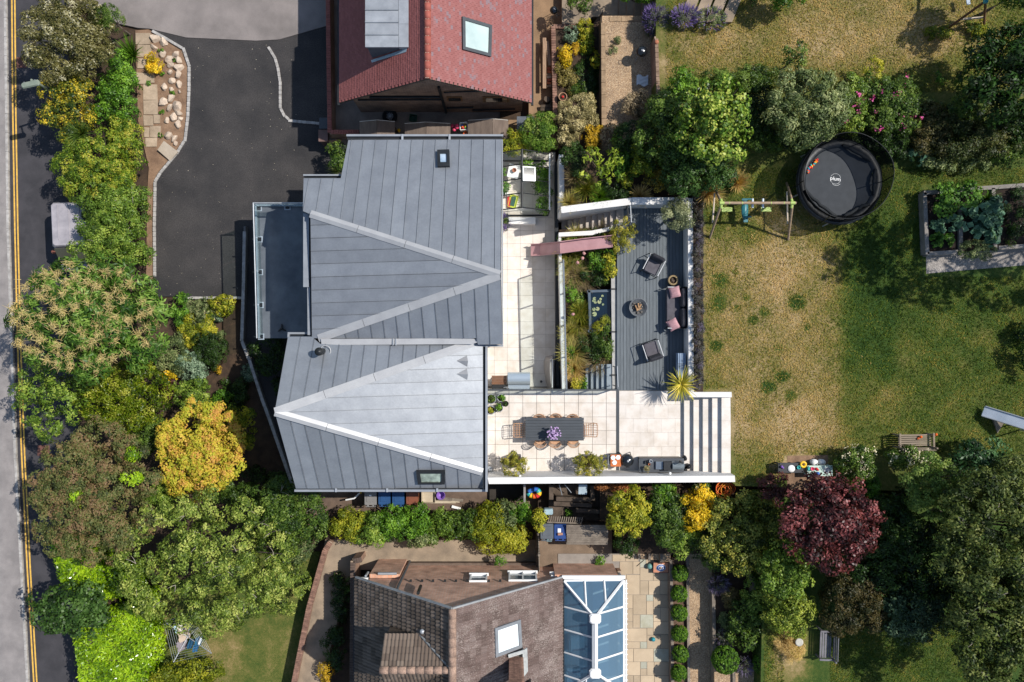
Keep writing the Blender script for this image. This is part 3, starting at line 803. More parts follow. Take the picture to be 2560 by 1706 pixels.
def flashing(a, b, pl, w, rise=.05, m=FLASH, n=4, name='ridge_flashing'):
 for k in range(n):
  t0, t1 = k / n, (k + 1) / n - .002
  A = (a[0] + (b[0] - a[0]) * t0, a[1] + (b[1] - a[1]) * t0); B = (a[0] + (b[0] - a[0]) * t1, a[1] + (b[1] - a[1]) * t1)
  A3, B3 = [onplane(*q, pl) + Vector((0, 0, rise)) for q in (A, B)]
  d = (B3 - A3); s = Vector((-d.y, d.x, 0)).normalized() * w / 2
  mb = MB()
  dz = Vector((0, 0, rise * .75))
  vs = [A3 - s - dz, A3 + Vector((0, 0, .02)), A3 + s - dz, B3 - s - dz, B3 + Vector((0, 0, .02)), B3 + s - dz]
  lo = [v - Vector((0, 0, .07)) for v in vs]
  mb.add(vs + lo, [(0, 1, 4, 3), (1, 2, 5, 4), (0, 3, 9, 6), (5, 2, 8, 11), (0, 6, 7, 1), (1, 7, 8, 2), (3, 4, 10, 9), (4, 5, 11, 10)])
  obj(name, mb, m, house)
flashing((776, 535), APEX, plA, .30)
flashing((796, 847), (1250, 689), plB, .32)
flashing((688, 1030), (1186, 856), plD, .32)
flashing((688, 1031), (1207, 1181), plE, .30)
mb = MB(); a = [P(802, 848, 2.86), P(1180, 846, 2.9), P(1203, 853, 2.9), P(1180, 861, 2.88), P(804, 863, 2.84)]
mb.loft(a, [v - Vector((0, 0, .4)) for v in a]); v = obj('valley_gutter', mb, FLASH, house)
mb = MB(); mb.box(P(983, 855, 2.9), (.04, .26, .06)); mb.box(P(990, 855, 2.9), (.04, .26, .06)); obj('joint_cover', mb, ALU, v)
for q in ([(868, 352), (1252, 352), (1253, 858), (1150, 858), (792, 858), (786, 540), (766, 530), (766, 450), (860, 450)],
   [(726, 846), (790, 846), (1204, 862), (1204, 1218), (742, 1218), (692, 1030)]):
 mb = MB(); mb.prism([tuple(p[:2]) for p in pp(q, 2.4)], Z_DRIVE - .2, 1.62); obj('wall', mb, WHITE, house)
def gutter(pts, z, w=.10, inner=None):
 q = pp(pts, z); c = sum(q, Vector()) / 4
 mb = MB(); mb.prism([tuple(p[:2]) for p in q], z - .14, z); return obj('gutter', mb, GUT, house)
for dark, lip, z in (((868, 341, 1255, 350), (866, 336, 1258, 341), 2.3), ((761, 440, 851, 447), (758, 436, 852, 440), 2.3),
      ((738, 1221, 1212, 1224.5), (736, 1224.5, 1219, 1230), 2.4), ((1207.5, 862, 1213.5, 1224), (1213.5, 864, 1219, 1230), 2.6),
      ((772.5, 540, 777.5, 842), (758, 534, 772.5, 718), 2.62), ((724, 836, 778, 840), (719, 831, 778, 836), 2.3),
      ((1252, 861, 1254, 863), (1207, 862, 1258, 867), 2.55)):
 g = gutter([(lip[0], lip[1]), (lip[2], lip[1]), (lip[2], lip[3]), (lip[0], lip[3])], z)
 mb = MB(); q = pp([(dark[0], dark[1]), (dark[2], dark[1]), (dark[2], dark[3]), (dark[0], dark[3])], z - .1)
 mb.prism([tuple(p[:2]) for p in q], z - .15, z - .1); obj('gutter_channel', mb, BLACK, g)
for q in ([(768, 718), (775, 718), (776, 838), (769, 838)], [(719, 836), (723, 836), (722, 846), (718, 846)], [(1254.3, 349), (1257, 349), (1258, 862), (1256, 862)]):
 gutter(q, 2.55)
for x, y, w, h in ((1006, 343, 5, 14), (1124, 343, 5, 14), (840, 1226, 5, 9), (968, 1226, 5, 9), (1093, 1226, 5, 9), (1213, 975, 10, 4), (1213, 1072, 10, 4)):
 mb = MB(); c = P(x, y, 2.45 if y > 400 else 2.32); mb.box(c, (LEN(w, 2.4), LEN(h, 2.4), .03)); obj('gutter_bracket', mb, ALU, house)
def rooflight(parent, quad, pl, frame=BLACK, glassm=None, up=.14, fw=.16, name='skylight'):
 o = [onplane(x, y, pl) for x, y in quad]; n = pl[0]
 t = [v + n * up for v in o]
 c = sum(t, Vector()) / 4
 i = [v + (c - v).normalized() * (fw * 1.3) for v in t]
 mb = MB(); mb.add(o + t + i + [v - n * .05 for v in i],
  [(0, 1, 5, 4), (1, 2, 6, 5), (2, 3, 7, 6), (3, 0, 4, 7), (4, 5, 9, 8), (5, 6, 10, 9), (6, 7, 11, 10), (7, 4, 8, 11), (8, 9, 13, 12), (9, 10, 14, 13), (10, 11, 15, 14), (11, 8, 12, 15)])
 f = obj(name, mb, frame, parent)
 mb = MB(); mb.add([v - n * .045 for v in i], [(3, 2, 1, 0)])
 obj('pane', mb, glassm, f)
 return f
SKYGL = mat('skylight_glass', '#9fb0ad', '#b4c2bd', sc=.8, rough=.12, spec=.8, fine=0)
rooflight(house, [(1094, 379), (1124, 378), (1125, 419), (1095, 420)], plA, BLACK, mat('blue_glass', '#7f95aa', '#aebdcb', sc=2, rough=.06, spec=.9, fine=0))
rooflight(house, [(1041, 1175), (1113, 1175), (1112, 1206), (1045, 1206)], plG, BLACK, mat('dim_glass', '#6c7468', '#a9b7a6', sc=2.5, rough=.08, spec=.9, fine=0), fw=.13)
c = onplane(806, 879, plD)
mb = MB(); mb.lathe([(.13, -.2), (.13, .5), (.16, .5), (.16, .62), (.02, .68)], c, 16); fl = obj('flue', mb, BLACK, house)
mb = MB(); mb.ring(c + Vector((.12, .02, .03)), .21, .02, 24, 6); obj('collar', mb, FLASH, fl)
for tri in (((1141.5, 902.5), (1167, 889), (1168, 917)), ((1141.5, 935.5), (1167, 922), (1168, 950))):
 a, b, d = [onplane(x, y, plE) for x, y in tri]
 m_ = (b + d) / 2 + plE[0] * .22
 mb = MB(); mb.add([a + plE[0] * .01, b + plE[0] * .01, d + plE[0] * .01, m_], [(0, 3, 1), (0, 2, 3), (1, 3, 2)]); obj('roof_vent', mb, FLASH, house)
bal = thing('balcony', 'flat grey balcony with a glass rail over the side path at the house front', 'balcony', P(700, 680, Z_DRIVE))
mb = MB(); q = pp([(633, 507), (775, 507), (775, 846), (640, 846)], -.9); mb.prism([tuple(p[:2]) for p in q], -1.2, -.9)
obj('floor', mb, mat('balcony_membrane', '#646a70', '#484e55', sc=1.2, rough=.6, fine=.08, lo=.3, hi=.7, detail=7), bal)
mb = MB(); q = pp([(650, 530), (775, 530), (775, 840), (655, 840)], -1.2); mb.prism([tuple(p[:2]) for p in q], Z_DRIVE - .1, -1.21); obj('wall', mb, WHITE, bal)
for a, b in (((633, 507), (642, 846)), ((633, 508), (760, 508))):
 A, B = [P(x + (7 if x < 650 else 0), y + (6 if y < 510 else 0), -.84) for x, y in (a, b)]; d = B - A; mid = (A + B) / 2
 mb = MB(); mb.box((mid.x, mid.y, -.84), (d.length, .08, .16), rz=atan2(d.y, d.x)); obj('upstand', mb, mat('blue_grey_trim', '#9aa6b0', rough=.5), bal)
 A, B = P(*a, .62), P(*b, .62); d = B - A; mid = (A + B) / 2
 A2, B2 = A, B; mid2 = (A2 + B2) / 2; d2 = B2 - A2
 mb = MB(); mb.tube([(A2.x, A2.y, .62), (B2.x, B2.y, .62)], .03, 8); obj('handrail', mb, ALU, bal)
 n = 4 if d2.length > 4 else 2
 for k in range(n):
  c = A2 + d2 * ((k + .5) / n)
  mb = MB(); mb.box((c.x, c.y, .17), (d2.length / n - .05, .014, .8), rz=atan2(d2.y, d2.x)); obj('glass_pane', mb, glassmat('rail_glass', (.90, .95, .94), .05), bal)
for x, y in ((649, 599), (650, 681), (651.5, 763), (647, 521), (719, 518), (653, 842)):
 c = P(x, y, -.88); mb = MB(); mb.box((c.x, c.y, -.88), (.27, .27, .03)); s_ = obj('post_base', mb, mat('blue_grey_trim', '#9aa6b0'), bal)
 mb = MB(); mb.box((c.x, c.y, -.86), (.18, .18, .04)); mb.box((c.x - .15, c.y, -.8), (.3, .05, .05)) if y > 530 else mb.box((c.x, c.y + .1, -.8), (.05, .25, .05))
 obj('bracket', mb, BLACK, s_)
c = P(705, 822, -.85); mb = MB()
for a in (95, 215, 330): mb.tube([(c.x, c.y, -.8), (c.x + .2 * cos(R(a)), c.y + .2 * sin(R(a)), -.87)], .05, 6, r1=.03)
mb.ball((c.x, c.y, -.78), .07, 8, 6)
single('tripod_stand', mb, BLACK, 'small black three legged stand on the grey balcony floor', 'stand')
def tintmesh(mb, name, m, tints):
 me = mesh_of(mb, name)
 at = me.attributes.new('tint', 'FLOAT', 'FACE'); at.data.foreach_set('value', np.array(tints, dtype=np.float32))
 me.materials.append(m); return me
def tile_roof(parent, O, u, v, nu, nv, du, dv, shape, m, skip=None, limit=150, bond=0, nvar=6, lift=.02, tintfn=None, jit=.004, name='roof_tile'):
 u = u.normalized(); v = v.normalized(); n = u.cross(v).normalized()
 if n.z < 0: n = -n
 tilt = atan2(lift, dv)
 base = Matrix((u, v, n)).transposed().to_4x4()
 jobs = []
 for j in range(nv):
  for i in range(nu):
   s = (i + .5 + (bond * .5 if j % 2 else 0)) * du; t = (j + .5) * dv
   if skip and skip(s, t): continue
   p = O + u * s + v * t
   k = F / (H - p.z); px, py = 1280 + p.x * k, 853 - p.y * k
   vis = -5 < px < 2565 and -5 < py < 1711
   if not (-120 < px < 2680 and -160 < py < 1860): continue
   jobs.append((not vis, i + j * .01, p, s, t))
 jobs.sort(key=lambda a: (a[0], a[1]))
 vs, fs = shape
 meshes = []
 for q in range(nvar):
  mb = MB(); mb.add(vs, fs)
  meshes.append(tintmesh(mb, name, m, [q / (nvar - 1)] * len(fs)))
 big = MB(); tin = []
 for c, (hid, _, p, s, t) in enumerate(jobs):
  val = tintfn(s, t) if tintfn else random.random()
  val = min(max(val, 0), 1)
  M4 = MT(p + n * RU(-jit, jit)) @ base @ MR(tilt * -1, 4, 'X') @ MR(RU(-.012, .012), 4, 'Z')
  if not hid and c < limit:
   piece(name, meshes[int(val * (nvar - 1) + .5)], parent, parent.matrix_basis.inverted() @ M4)
  else:
   big.add([M4 @ Vector(q) for q in vs], fs); tin += [val] * len(fs)
 if tin:
  inv = parent.matrix_basis.inverted(); big.v = [inv @ Vector(q) for q in big.v]
  me = tintmesh(big, name + '_course', m, tin)
  o = bpy.data.objects.new('roof_tiling', me); COL.objects.link(o); o.parent = parent; o['kind'] = 'stuff'
def flat_tile(w, l, h):
 x, y = w / 2 - .003, l / 2
 vs = [(-x, -y, 0), (x, -y, 0), (x, y, -.004), (-x, y, -.004), (-x, -y, h), (x, -y, h), (x, y, h * .6), (-x, y, h * .6)]
 return vs, [(4, 5, 6, 7), (0, 1, 5, 4), (1, 2, 6, 5), (3, 0, 4, 7)]
def roll_tile(w, l, h):
 x, y = w / 2, l / 2
 prof = [(-x, .0), (-x * .78, h), (-x * .5, h), (-x * .3, .002), (-.02, .0), (x * .22, h), (x * .5, h), (x * .72, .002), (x - .004, .0)]
 vs = [(a, -y, b + .022) for a, b in prof] + [(a, y, b + .018) for a, b in prof] + [(-x, -y, -.01), (x, -y, -.01)]
 n = len(prof)
 return vs, [(i, i + 1, n + i + 1, n + i) for i in range(n - 1)] + [(2 * n,) + (2 * n + 1,) + tuple(range(n - 1, -1, -1))]
rh = thing('tiled_house', 'brick house with a red clay tile roof and grey lead dormer, top of the photo', 'house', (-3.25, 14.5, -2.4))
ez, rz_, yv = .60, 3.75, 10.1
xl, xm, xr = -7.30, -3.25, .81
mb = MB(); y0, y1 = yv + .45, 21.0
mb.add([(xl + .35, y0, -2.5), (xr - .35, y0, -2.5), (xr - .35, y0, ez + .2), (xm, y0, rz_ - .1), (xl + .35, y0, ez + .2),
  (xl + .35, y1, -2.5), (xr - .35, y1, -2.5), (xr - .35, y1, ez + .2), (xm, y1, rz_ - .1), (xl + .35, y1, ez + .2)],
  [(0, 1, 2, 3, 4), (9, 8, 7, 6, 5), (1, 6, 7, 2), (5, 0, 4, 9)])
obj('wall', mb, DARKBR, rh)
for s, xe in ((-1, xl), (1, xr)):
 e0, e1 = Vector((xe, yv, ez)), Vector((xm, yv, rz_))
 mb = MB(); dn = Vector((0, 0, .14)); yy = Vector((0, 21 - yv, 0))
 mb.loft([e0 - dn * .25, e0 - dn * .25 + yy, e1 - dn * .25 + yy, e1 - dn * .25], [e0 - dn, e0 - dn + yy, e1 - dn + yy, e1 - dn]); obj('roof_deck', mb, DKTIMBER, rh)
REDT = leafmat('red_clay_tile', ['#774643', '#7d4b48', '#84504d', '#895855', '#7b6265', '#746a70'], rough=.7, trans=0)
sl = (Vector((xm, yv, rz_)) - Vector((xl, yv, ez)))
nrow = int(sl.length / .1)
def skip_left(s, t):
 f = t / sl.length; x = xl + (xm - xl) * f; y = yv + s
 return -5.7 < x < -4.1 and y > 11.62
wq = [(1153, 43), (1227, 65), (1225, 143.5), (1154, 125)]
plR = plane3(Vector((xr, yv, ez)), Vector((xm, yv, rz_)), Vector((xm, 15, rz_)))
wq3 = [onplane(a, b, plR) for a, b in wq]
wx0, wx1 = min(v.x for v in wq3), max(v.x for v in wq3); wy0, wy1 = min(v.y for v in wq3), max(v.y for v in wq3)
def skip_right(s, t):
 f = t / sl.length; x = xr + (xm - xr) * f; y = yv + s
 return wx0 + .08 < x < wx1 - .08 and wy0 + .08 < y < wy1 - .08
tf = lambda s, t: .30 + .28 * random.random() + (.3 if random.random() < .16 else 0)
tile_roof(rh, Vector((xl, yv, ez)), Vector((0, 1, 0)), sl, 33, nrow, .165, .1, flat_tile(.165, .13, .016), REDT, skip_left, 150, 1, lift=.014, tintfn=lambda s, t: .1 + .35 * random.random())
sr = (Vector((xm, yv, rz_)) - Vector((xr, yv, ez)))
tile_roof(rh, Vector((xr, yv, ez)), Vector((0, 1, 0)), sr, 33, nrow, .165, .1, flat_tile(.165, .13, .016), REDT, skip_right, 150, 1, lift=.014, tintfn=tf)
hr = MB()
vs = []
for y in (-.155, .155):
 for k in range(7):
  a = pi * (k / 6); vs.append((.13 * cos(a), y, .13 * sin(a) - .03))
hr.add(vs, [(k, k + 1, 8 + k, 7 + k) for k in range(6)] + [tuple(range(6, -1, -1)), tuple(range(7, 14))], True)
RIDGE = mat('ridge_tile_red', '#9a5346', '#8a4a40', sc=5, rough=.75, rnd=.1, fine=.12)
hm = mesh_of(hr, 'ridge_tile'); hm.materials.append(RIDGE)
for i in range(22):
 piece('ridge_tile', hm, rh, rh.matrix_basis.inverted() @ MT((xm, yv + .16 + i * .322, rz_ + .03)) @ MR(R(1.5), 4, 'X'))
 mb = MB(); mb.box((xm, yv + .0 + i * .322, rz_ + .105), (.14, .022, .02));
 if i < 14: obj('mortar_joint', mb, mat('mortar', '#b3a08e', rough=.95), rh)
rooflight(rh, wq, plR, DGREY, SKYGL, up=.1, fw=.14)
LEAD = mat('lead_sheet', '#969a9f', '#7d8187', sc=2.2, rough=.55, metal=.15, rnd=.06, fine=.06, lo=.3, hi=.7, detail=7)
dm = MB(); q = pp([(913, -120), (1000, -120), (1000, 118), (913, 118)], 3.22)
zt = 3.22
seam_y = [118, 87, 56, 25, -6, -40, -80]
for a, b in zip(seam_y, seam_y[1:]):
 mb = MB(); qq = pp([(913, b + .6), (996, b + .6), (996, a), (913, a)], zt); mb.prism([tuple(p[:2]) for p in qq], zt - .1, zt); d_ = obj('lead_panel', mb, LEAD, rh)
 mb = MB(); A, B = P(913, b, zt), P(996, b, zt); mb.tube([A + Vector((0, 0, .02)), B + Vector((0, 0, .02))], .03, 6); obj('lead_roll', mb, LEAD, d_)
for a, b in ((118, 60), (60, 0), (0, -80)):
 mb = MB(); qq = pp([(996.6, b + .5), (1021, b + .5), (1021, a), (996.6, a)], zt + .015); mb.prism([tuple(p[:2]) for p in qq], zt - .25, zt + .015); obj('lead_panel', mb, LEAD, rh)
qq = pp([(916, -120), (1012, -120), (1012, 115), (916, 115)], zt)
mb = MB(); mb.prism([tuple(p[:2]) for p in qq], 1.5, zt - .1); obj('dormer_wall', mb, mat('dark_lead_cheek', '#565b62', '#4a4f56', sc=3), rh)
plL = plane3(Vector((xl, yv, ez)), Vector((xm, yv, rz_)), Vector((xm, 15, rz_)))
a, b, c = onplane(928, 152, plL), onplane(1018, 122, plL), onplane(1016, 131, plL)
mb = MB(); mb.add([v + Vector((0, 0, .05)) for v in (a, b, c, a + Vector((.03, -.1, 0)))], [(0, 3, 2, 1)]); obj('dormer_flashing', mb, mat('pale_lead', '#8fa2ae', rough=.5), rh)
for xe, s in ((xl - .05, -1), (xr + .05, 1)):
 mb = MB(); mb.box((xe, 15, ez - .08), (.1, 10, .1)); obj('gutter', mb, BLACK, rh)
gy = yv + .45
gp = lambda px, py: (lambda D: Vector(((px - 1280) * D / F, gy - .06, H - D)))((gy - .02) * F / (853 - py))
g3 = lambda x, y: (800 + x / 4.2, 190 + y / 4.2)
for a, b, r in (((520, 215), (1270, 215), .055), ((400, 245), (1280, 240), .04), ((1245, 110), (1325, 375), .06), ((1300, 165), (1690, 150), .035), ((1330, 330), (1610, 322), .04), ((1600, 352), (2050, 340), .035)):
 mb = MB(); mb.tube([gp(*g3(*a)), gp(*g3(*b))], r, 8); obj('drain_pipe', mb, BLACK, rh)
for x0, x1, y0, y1 in ((1340, 1490, 220, 262), (1715, 1990, 218, 272)):
 A, B = gp(*g3(x0, y1)), gp(*g3(x1, y0))
 mb = MB(); mb.box(((A.x + B.x) / 2, gy - .02, (A.z + B.z) / 2), (B.x - A.x, .06, B.z - A.z)); w = obj('window', mb, mat('oak_frame', '#7d5a38', '#6b4c30', sc=5), rh)
 mb = MB(); mb.box(((A.x + B.x) / 2, gy - .055, (A.z + B.z) / 2), ((B.x - A.x) * .8, .02, (B.z - A.z) * .7)); obj('pane', mb, mat('dark_window', '#22272a', rough=.1, spec=.8, fine=0), w)
brickwall('brick_wall', (816, -260), (824, 330), -1.55, .2, 1.0, 'narrow red brown capped wall beside the tarmac at the red roofed house', DARKBR, 6.4, mat('red_coping', '#8e554b', '#7d4a42', sc=4, rnd=.08))
brickwall('brick_wall', (824, 330), (897, 330), -1.55, .2, 1.0, 'short red brown capped wall turning towards the leftmost shed', DARKBR, 6.4, _M['red_coping'])
for (x, y, w, h, lab, mm) in ((810, 310, 20, 26, 'dark grey box against the outside corner of the red brown wall', DGREY), (809, 341, 22, 28, 'brown box below the dark grey box at the wall corner', mat('brown_box', '#6e5650', '#5e4a44'))):
 mb = MB(); c = P(x, y, -2.2); mb.rbox((c.x, c.y, -2.6), (LEN(w, -2), LEN(h, -2), .9), r=.03)
 t = thing('storage_box', lab, 'box', (c.x, c.y, Z_DRIVE)); obj('body', mb, mm, t)
 mb = MB(); mb.rbox((c.x, c.y, -2.12), (LEN(w, -2) + .04, LEN(h, -2) + .04, .06), r=.02); obj('lid', mb, mm, t)
mb = MB()
t = thing('log_pile', 'few split logs below the corner of the red brown wall', 'logs', P(835, 352, -2.4))
for i, (x, y, l) in enumerate(((836, 340, .42), (838, 344, .36), (830, 355, .3), (838, 357, .45), (846, 352, .3))):
 c = P(x, y, -2.3 + i * .02); mb = MB(); mb.tube([(c.x - l / 2, c.y, c.z), (c.x + l / 2, c.y + .03, c.z)], .05, 7); obj('log', mb, mat('split_wood', '#a5835f', '#7c5e42', sc=8), t)
SHED = mat('felt_roof', '#6e6157', '#5d5149', sc=2.5, rough=.9, rnd=.04, fine=.1, stretch=(3, .6, 1))
for (x0, xr_, x1, yt, yb, lab) in ((899, 941.7, 987, 305, 352, 'leftmost brown ridged shed behind the grey metal roof, nearest the wheel'), (1012, 1065, 1126, 310, 352, 'middle brown ridged shed behind the grey metal roof'), (1170, 1230.5, 1271, 302, 352, 'rightmost brown ridged shed beside the heap of bright toys')):
 zr, zs = -.55, -.8
 c = P((x0 + x1) / 2, 328, -2.4); t = thing('shed', lab, 'shed', (c.x, c.y, -2.42), 0, 'sheds in the passage')
 ya, yb_ = P(0, yt, zs).y, P(0, yb, zs).y
 X0, XR, X1 = P(x0, 0, zs).x, P(xr_, 0, zr).x, P(x1, 0, zs).x
 for a, az, b, bz in ((X0, zs, XR, zr), (XR + .015, zr, X1, zs)):
  mb = MB(); mb.loft([(a, yb_, az), (b, yb_, bz), (b, ya, bz), (a, ya, az)], [(a, yb_, az - .05), (b, yb_, bz - .05), (b, ya, bz - .05), (a, ya, az - .05)]); obj('roof', mb, SHED, t)
  mb = MB(); mb.tube([(a, ya + .015, az), (b, ya + .015, bz)], .018, 6); obj('roof_trim', mb, mat('pale_trim', '#b9b3aa'), t)
 mb = MB(); mb.prism([(X0 + .06, ya - .06), (X1 - .06, ya - .06), (X1 - .06, yb_), (X0 + .06, yb_)], -2.42, zs - .052); obj('wall', mb, DKTIMBER, t)
bh = thing('tiled_house', 'brick house with a mossy brown concrete tile roof, bottom of the photo', 'house', (-2.3, -15, -2.6))
BX0, BXM, BX1, BYV, BEZ, BRZ = -6.73, -2.27, 2.14, -10.2, 0.0, 4.1
yb = -20.5
mb = MB(); yw = BYV - .1
xa, xb = BX0 + .55, BX1 - .25
mb.add([(xa, yw, -2.75), (xb, yw, -2.75), (xb, yw, BEZ + .1), (BXM, yw, BRZ - .1), (xa, yw, BEZ + .4),
  (xa, yb, -2.75), (xb, yb, -2.75), (xb, yb, BEZ + .1), (BXM, yb, BRZ - .1), (xa, yb, BEZ + .4)],
  [(4, 3, 2, 1, 0), (5, 6, 7, 8, 9), (2, 7, 6, 1), (9, 4, 0, 5)])
obj('wall', mb, BROWNBR, bh)
mb = MB(); mb.box(((xa + xb) / 2, yw + .05, -2.45), (xb - xa, .1, .35)); obj('plinth', mb, mat('plinth_brick', '#6d5c50', '#584a40', sc=4, fine=.2), bh)
for xe in (BX0, BX1):
 e0, e1 = Vector((xe, BYV, BEZ)), Vector((BXM, BYV, BRZ)); dn = Vector((0, 0, .16)); yy = Vector((0, yb - BYV, 0))
 mb = MB(); a = [e0 - dn * .2, e1 - dn * .2, e1 - dn * .2 + yy, e0 - dn * .2 + yy]
 mb.loft(a, [v - dn * .8 for v in a]); obj('roof_deck', mb, DKTIMBER, bh)
 mb = MB(); mb.box(((e0 + e1) / 2 + Vector((0, .03, .0))), ((e1 - e0).length, .07, .09), ry=-atan2(e1.z - e0.z, e1.x - e0.x)); obj('verge_trim', mb, mat('verge_trim', '#8f9192', '#7d7f80', sc=4), bh)
BTL = leafmat('brown_tile', ['#4c443d', '#584e46', '#625850', '#6b6057'], rough=.85, trans=0)
def lichen(name, cols):
 m = leafmat(name, cols, rough=.9, trans=0)
 nt = m.node_tree; N, K = nt.nodes, nt.links
 cr = [n for n in N if n.type == 'VALTORGB'][0]; b = [n for n in N if n.type == 'BSDF_PRINCIPLED'][0]
 geo = N.new('ShaderNodeNewGeometry')
 a = N.new('ShaderNodeTexNoise'); a.inputs['Scale'].default_value = 1.1; a.inputs['Detail'].default_value = 4
 c = N.new('ShaderNodeTexNoise'); c.inputs['Scale'].default_value = 24; c.inputs['Detail'].default_value = 5
 K.new(geo.outputs['Position'], a.inputs['Vector']); K.new(geo.outputs['Position'], c.inputs['Vector'])
 ad = N.new('ShaderNodeMath'); ad.operation = 'MULTIPLY_ADD'; ad.inputs[1].default_value = .55
 K.new(a.outputs[0], ad.inputs[0]); K.new(c.outputs[0], ad.inputs[2])
 mr = N.new('ShaderNodeMapRange'); mr.inputs[1].default_value = .76; mr.inputs[2].default_value = .98; mr.inputs[4].default_value = .6
 K.new(ad.outputs[0], mr.inputs[0])
 mx = N.new('ShaderNodeMix'); mx.data_type = 'RGBA'; mx.inputs[7].default_value = (*lin('#a59a92'), 1)
 K.new(mr.outputs[0], mx.inputs[0]); K.new(cr.outputs[0], mx.inputs[6]); K.new(mx.outputs[2], b.inputs['Base Color'])
 return m
BTR = lichen('lichen_tile', ['#534540', '#5c4d48', '#655550', '#6b5d58'])
v_l = Vector((BXM, 0, BRZ)) - Vector((BX0, 0, BEZ)); v_r = Vector((BXM, 0, BRZ)) - Vector((BX1, 0, BEZ))
DX0, DYR, DHW, DEZ, DRZ = -5.05, -12.57, .94, 2.84, 3.99
def skip_bl(s, t):
 f = t / v_l.length; x = BX0 + (BXM - BX0) * f; y = BYV - s; z = BEZ + (BRZ - BEZ) * f
 w = abs(y - DYR);
 return x > DX0 + .1 and z < DRZ - (w / DHW) * (DRZ - DEZ) - .12 and w < DHW + .0
plBR = plane3(Vector((BX1, -12, BEZ)), Vector((BXM, -12, BRZ)), Vector((BXM, -15, BRZ)))
bq = [(1234, 1570), (1298, 1548), (1302, 1618), (1236, 1643)]
b3 = [onplane(*q, plBR) for q in bq]
bx0, bx1, by0, by1 = min(v.x for v in b3), max(v.x for v in b3), min(v.y for v in b3), max(v.y for v in b3)
CHX0, CHX1, CHY0, CHY1 = -.13, .46, -12.87, -13.5
def skip_br(s, t):
 f = t / v_r.length; x = BX1 + (BXM - BX1) * f; y = BYV - s
 return (bx0 + .1 < x < bx1 - .1 and by0 + .1 < y < by1 - .1) or (CHX0 < x < CHX1 and CHY1 < y < CHY0)
nr = int(v_l.length / .29)
tile_roof(bh, Vector((BX0, BYV, BEZ)), Vector((0, -1, 0)), v_l, 24, nr + 1, .30, .29, roll_tile(.30, .34, .04), BTL, skip_bl, 150, 0, lift=.045)
tile_roof(bh, Vector((BX1, BYV, BEZ)), Vector((0, -1, 0)), v_r, 24, nr + 1, .30, .29, roll_tile(.30, .34, .032), BTR, skip_br, 150, 0, lift=.045)
hm2 = hm.copy(); hm2.materials.clear(); hm2.materials.append(mat('ridge_tile_brown', '#a68a78', '#7d675a', sc=4, rough=.9, rnd=.12, fine=.3, fsc=25))
for i in range(24):
 piece('ridge_tile', hm2, bh, bh.matrix_basis.inverted() @ MT((BXM, BYV - .18 - i * .36, BRZ + .04)) @ Matrix.Scale(1.15, 4))
rooflight(bh, bq, plBR, mat('grey_window_frame', '#7b7f84', rough=.5), mat('white_blind_glass', '#c9d3d8', '#d6dee2', sc=1, rough=.15, spec=.7, fine=0), up=.1, fw=.15)
mb = MB(); dw = [(DX0 + .05, DYR - DHW + .1, .8), (DX0 + .05, DYR + DHW - .1, .8), (DX0 + .05, DYR + DHW - .1, DEZ), (DX0 + .05, DYR, DRZ - .12), (DX0 + .05, DYR - DHW + .1, DEZ)]
bk = [(-2.6, y, z) for _, y, z in dw]
mb.loft(bk, dw); obj('dormer_wall', mb, DKTIMBER, bh)
for s in (1, -1):
 vv = Vector((0, -s * DHW, DRZ - DEZ)); O = Vector((DX0, DYR + s * DHW, DEZ))
 def skd(a, t, vv=vv):
  x = DX0 + a; z = DEZ + (DRZ - DEZ) * t / vv.length
  return z < BEZ + (x - BX0) * (BRZ - BEZ) / (BXM - BX0) - .02 or x > -2.35
 e = [O, O + Vector((2.05, 0, 0)), O + vv + Vector((2.65, 0, 0)), O + vv]
 mb = MB(); mb.loft([q - Vector((0, 0, .03)) for q in e], [q - Vector((0, 0, .12)) for q in e]); obj('dormer_deck', mb, DKTIMBER, bh)
 tile_roof(bh, O, Vector((1, 0, 0)), vv, 10, 5, .30, .29, roll_tile(.30, .34, .03), leafmat('dormer_tile', ['#5d5148', '#6a5d53', '#75685d'], rough=.9, trans=0), skd, 60, 0, lift=.03)
for i in range(8):
 piece('ridge_tile', hm2, bh, bh.matrix_basis.inverted() @ MT((DX0 + .17 + i * .34, DYR, DRZ + .04)) @ MR(pi / 2, 4, 'Z') @ Matrix.Scale(1.1, 4))
for a, b in (((1051, 1588), (1122, 1668)),):
 A = P(*a, 2.92); B = P(*b, 4.0); mb = MB(); mb.tube([A, B], .05, 6); obj('valley_flashing', mb, mat('valley_lead', '#7d8081', rough=.6), bh)
mb = MB(); mb.ball(P(1056, 1579, 3.0), .11, 10, 8); obj('vent_cap', mb, ALU, bh)
ch = obj('chimney', MB().prism([(CHX0 + .02, CHY1), (CHX1 - .02, CHY1), (CHX1 - .02, CHY0 - .02), (CHX0 + .02, CHY0 - .02)], .6, 4.9), mat('mortar', '#b3a08e', rough=.95), bh)
bm_ = MB(); bm_.rbox((0, 0, 0), (.19, .10, .062), r=.008); bm_ = mesh_of(bm_, 'brick'); bm_.materials.append(BRICKP)
for k in range(38):
 z = 2.0 + k * .075
 for i in range(3):
  for (x, y, a) in ((CHX0 + .1 + i * .2 - (.1 if k % 2 and i else 0) + (0 if k % 2 == 0 or i == 0 else .02), CHY0 - .04, 0),):
   if z < 4.9:
    piece('brick', bm_, ch, bh.matrix_basis.inverted() @ MT((x, y, z)))
mb = MB(); e = [P(1306, 1626, 1.95), P(1318, 1618, 1.9), P(1320, 1676, 1.6), P(1310, 1690, 1.75)]
mb.loft([v + Vector((0, 0, .1)) for v in e], e); obj('lead_flashing', mb, mat('pale_flashing', '#a7a9a6', '#8f9190', sc=8, rough=.7), bh)
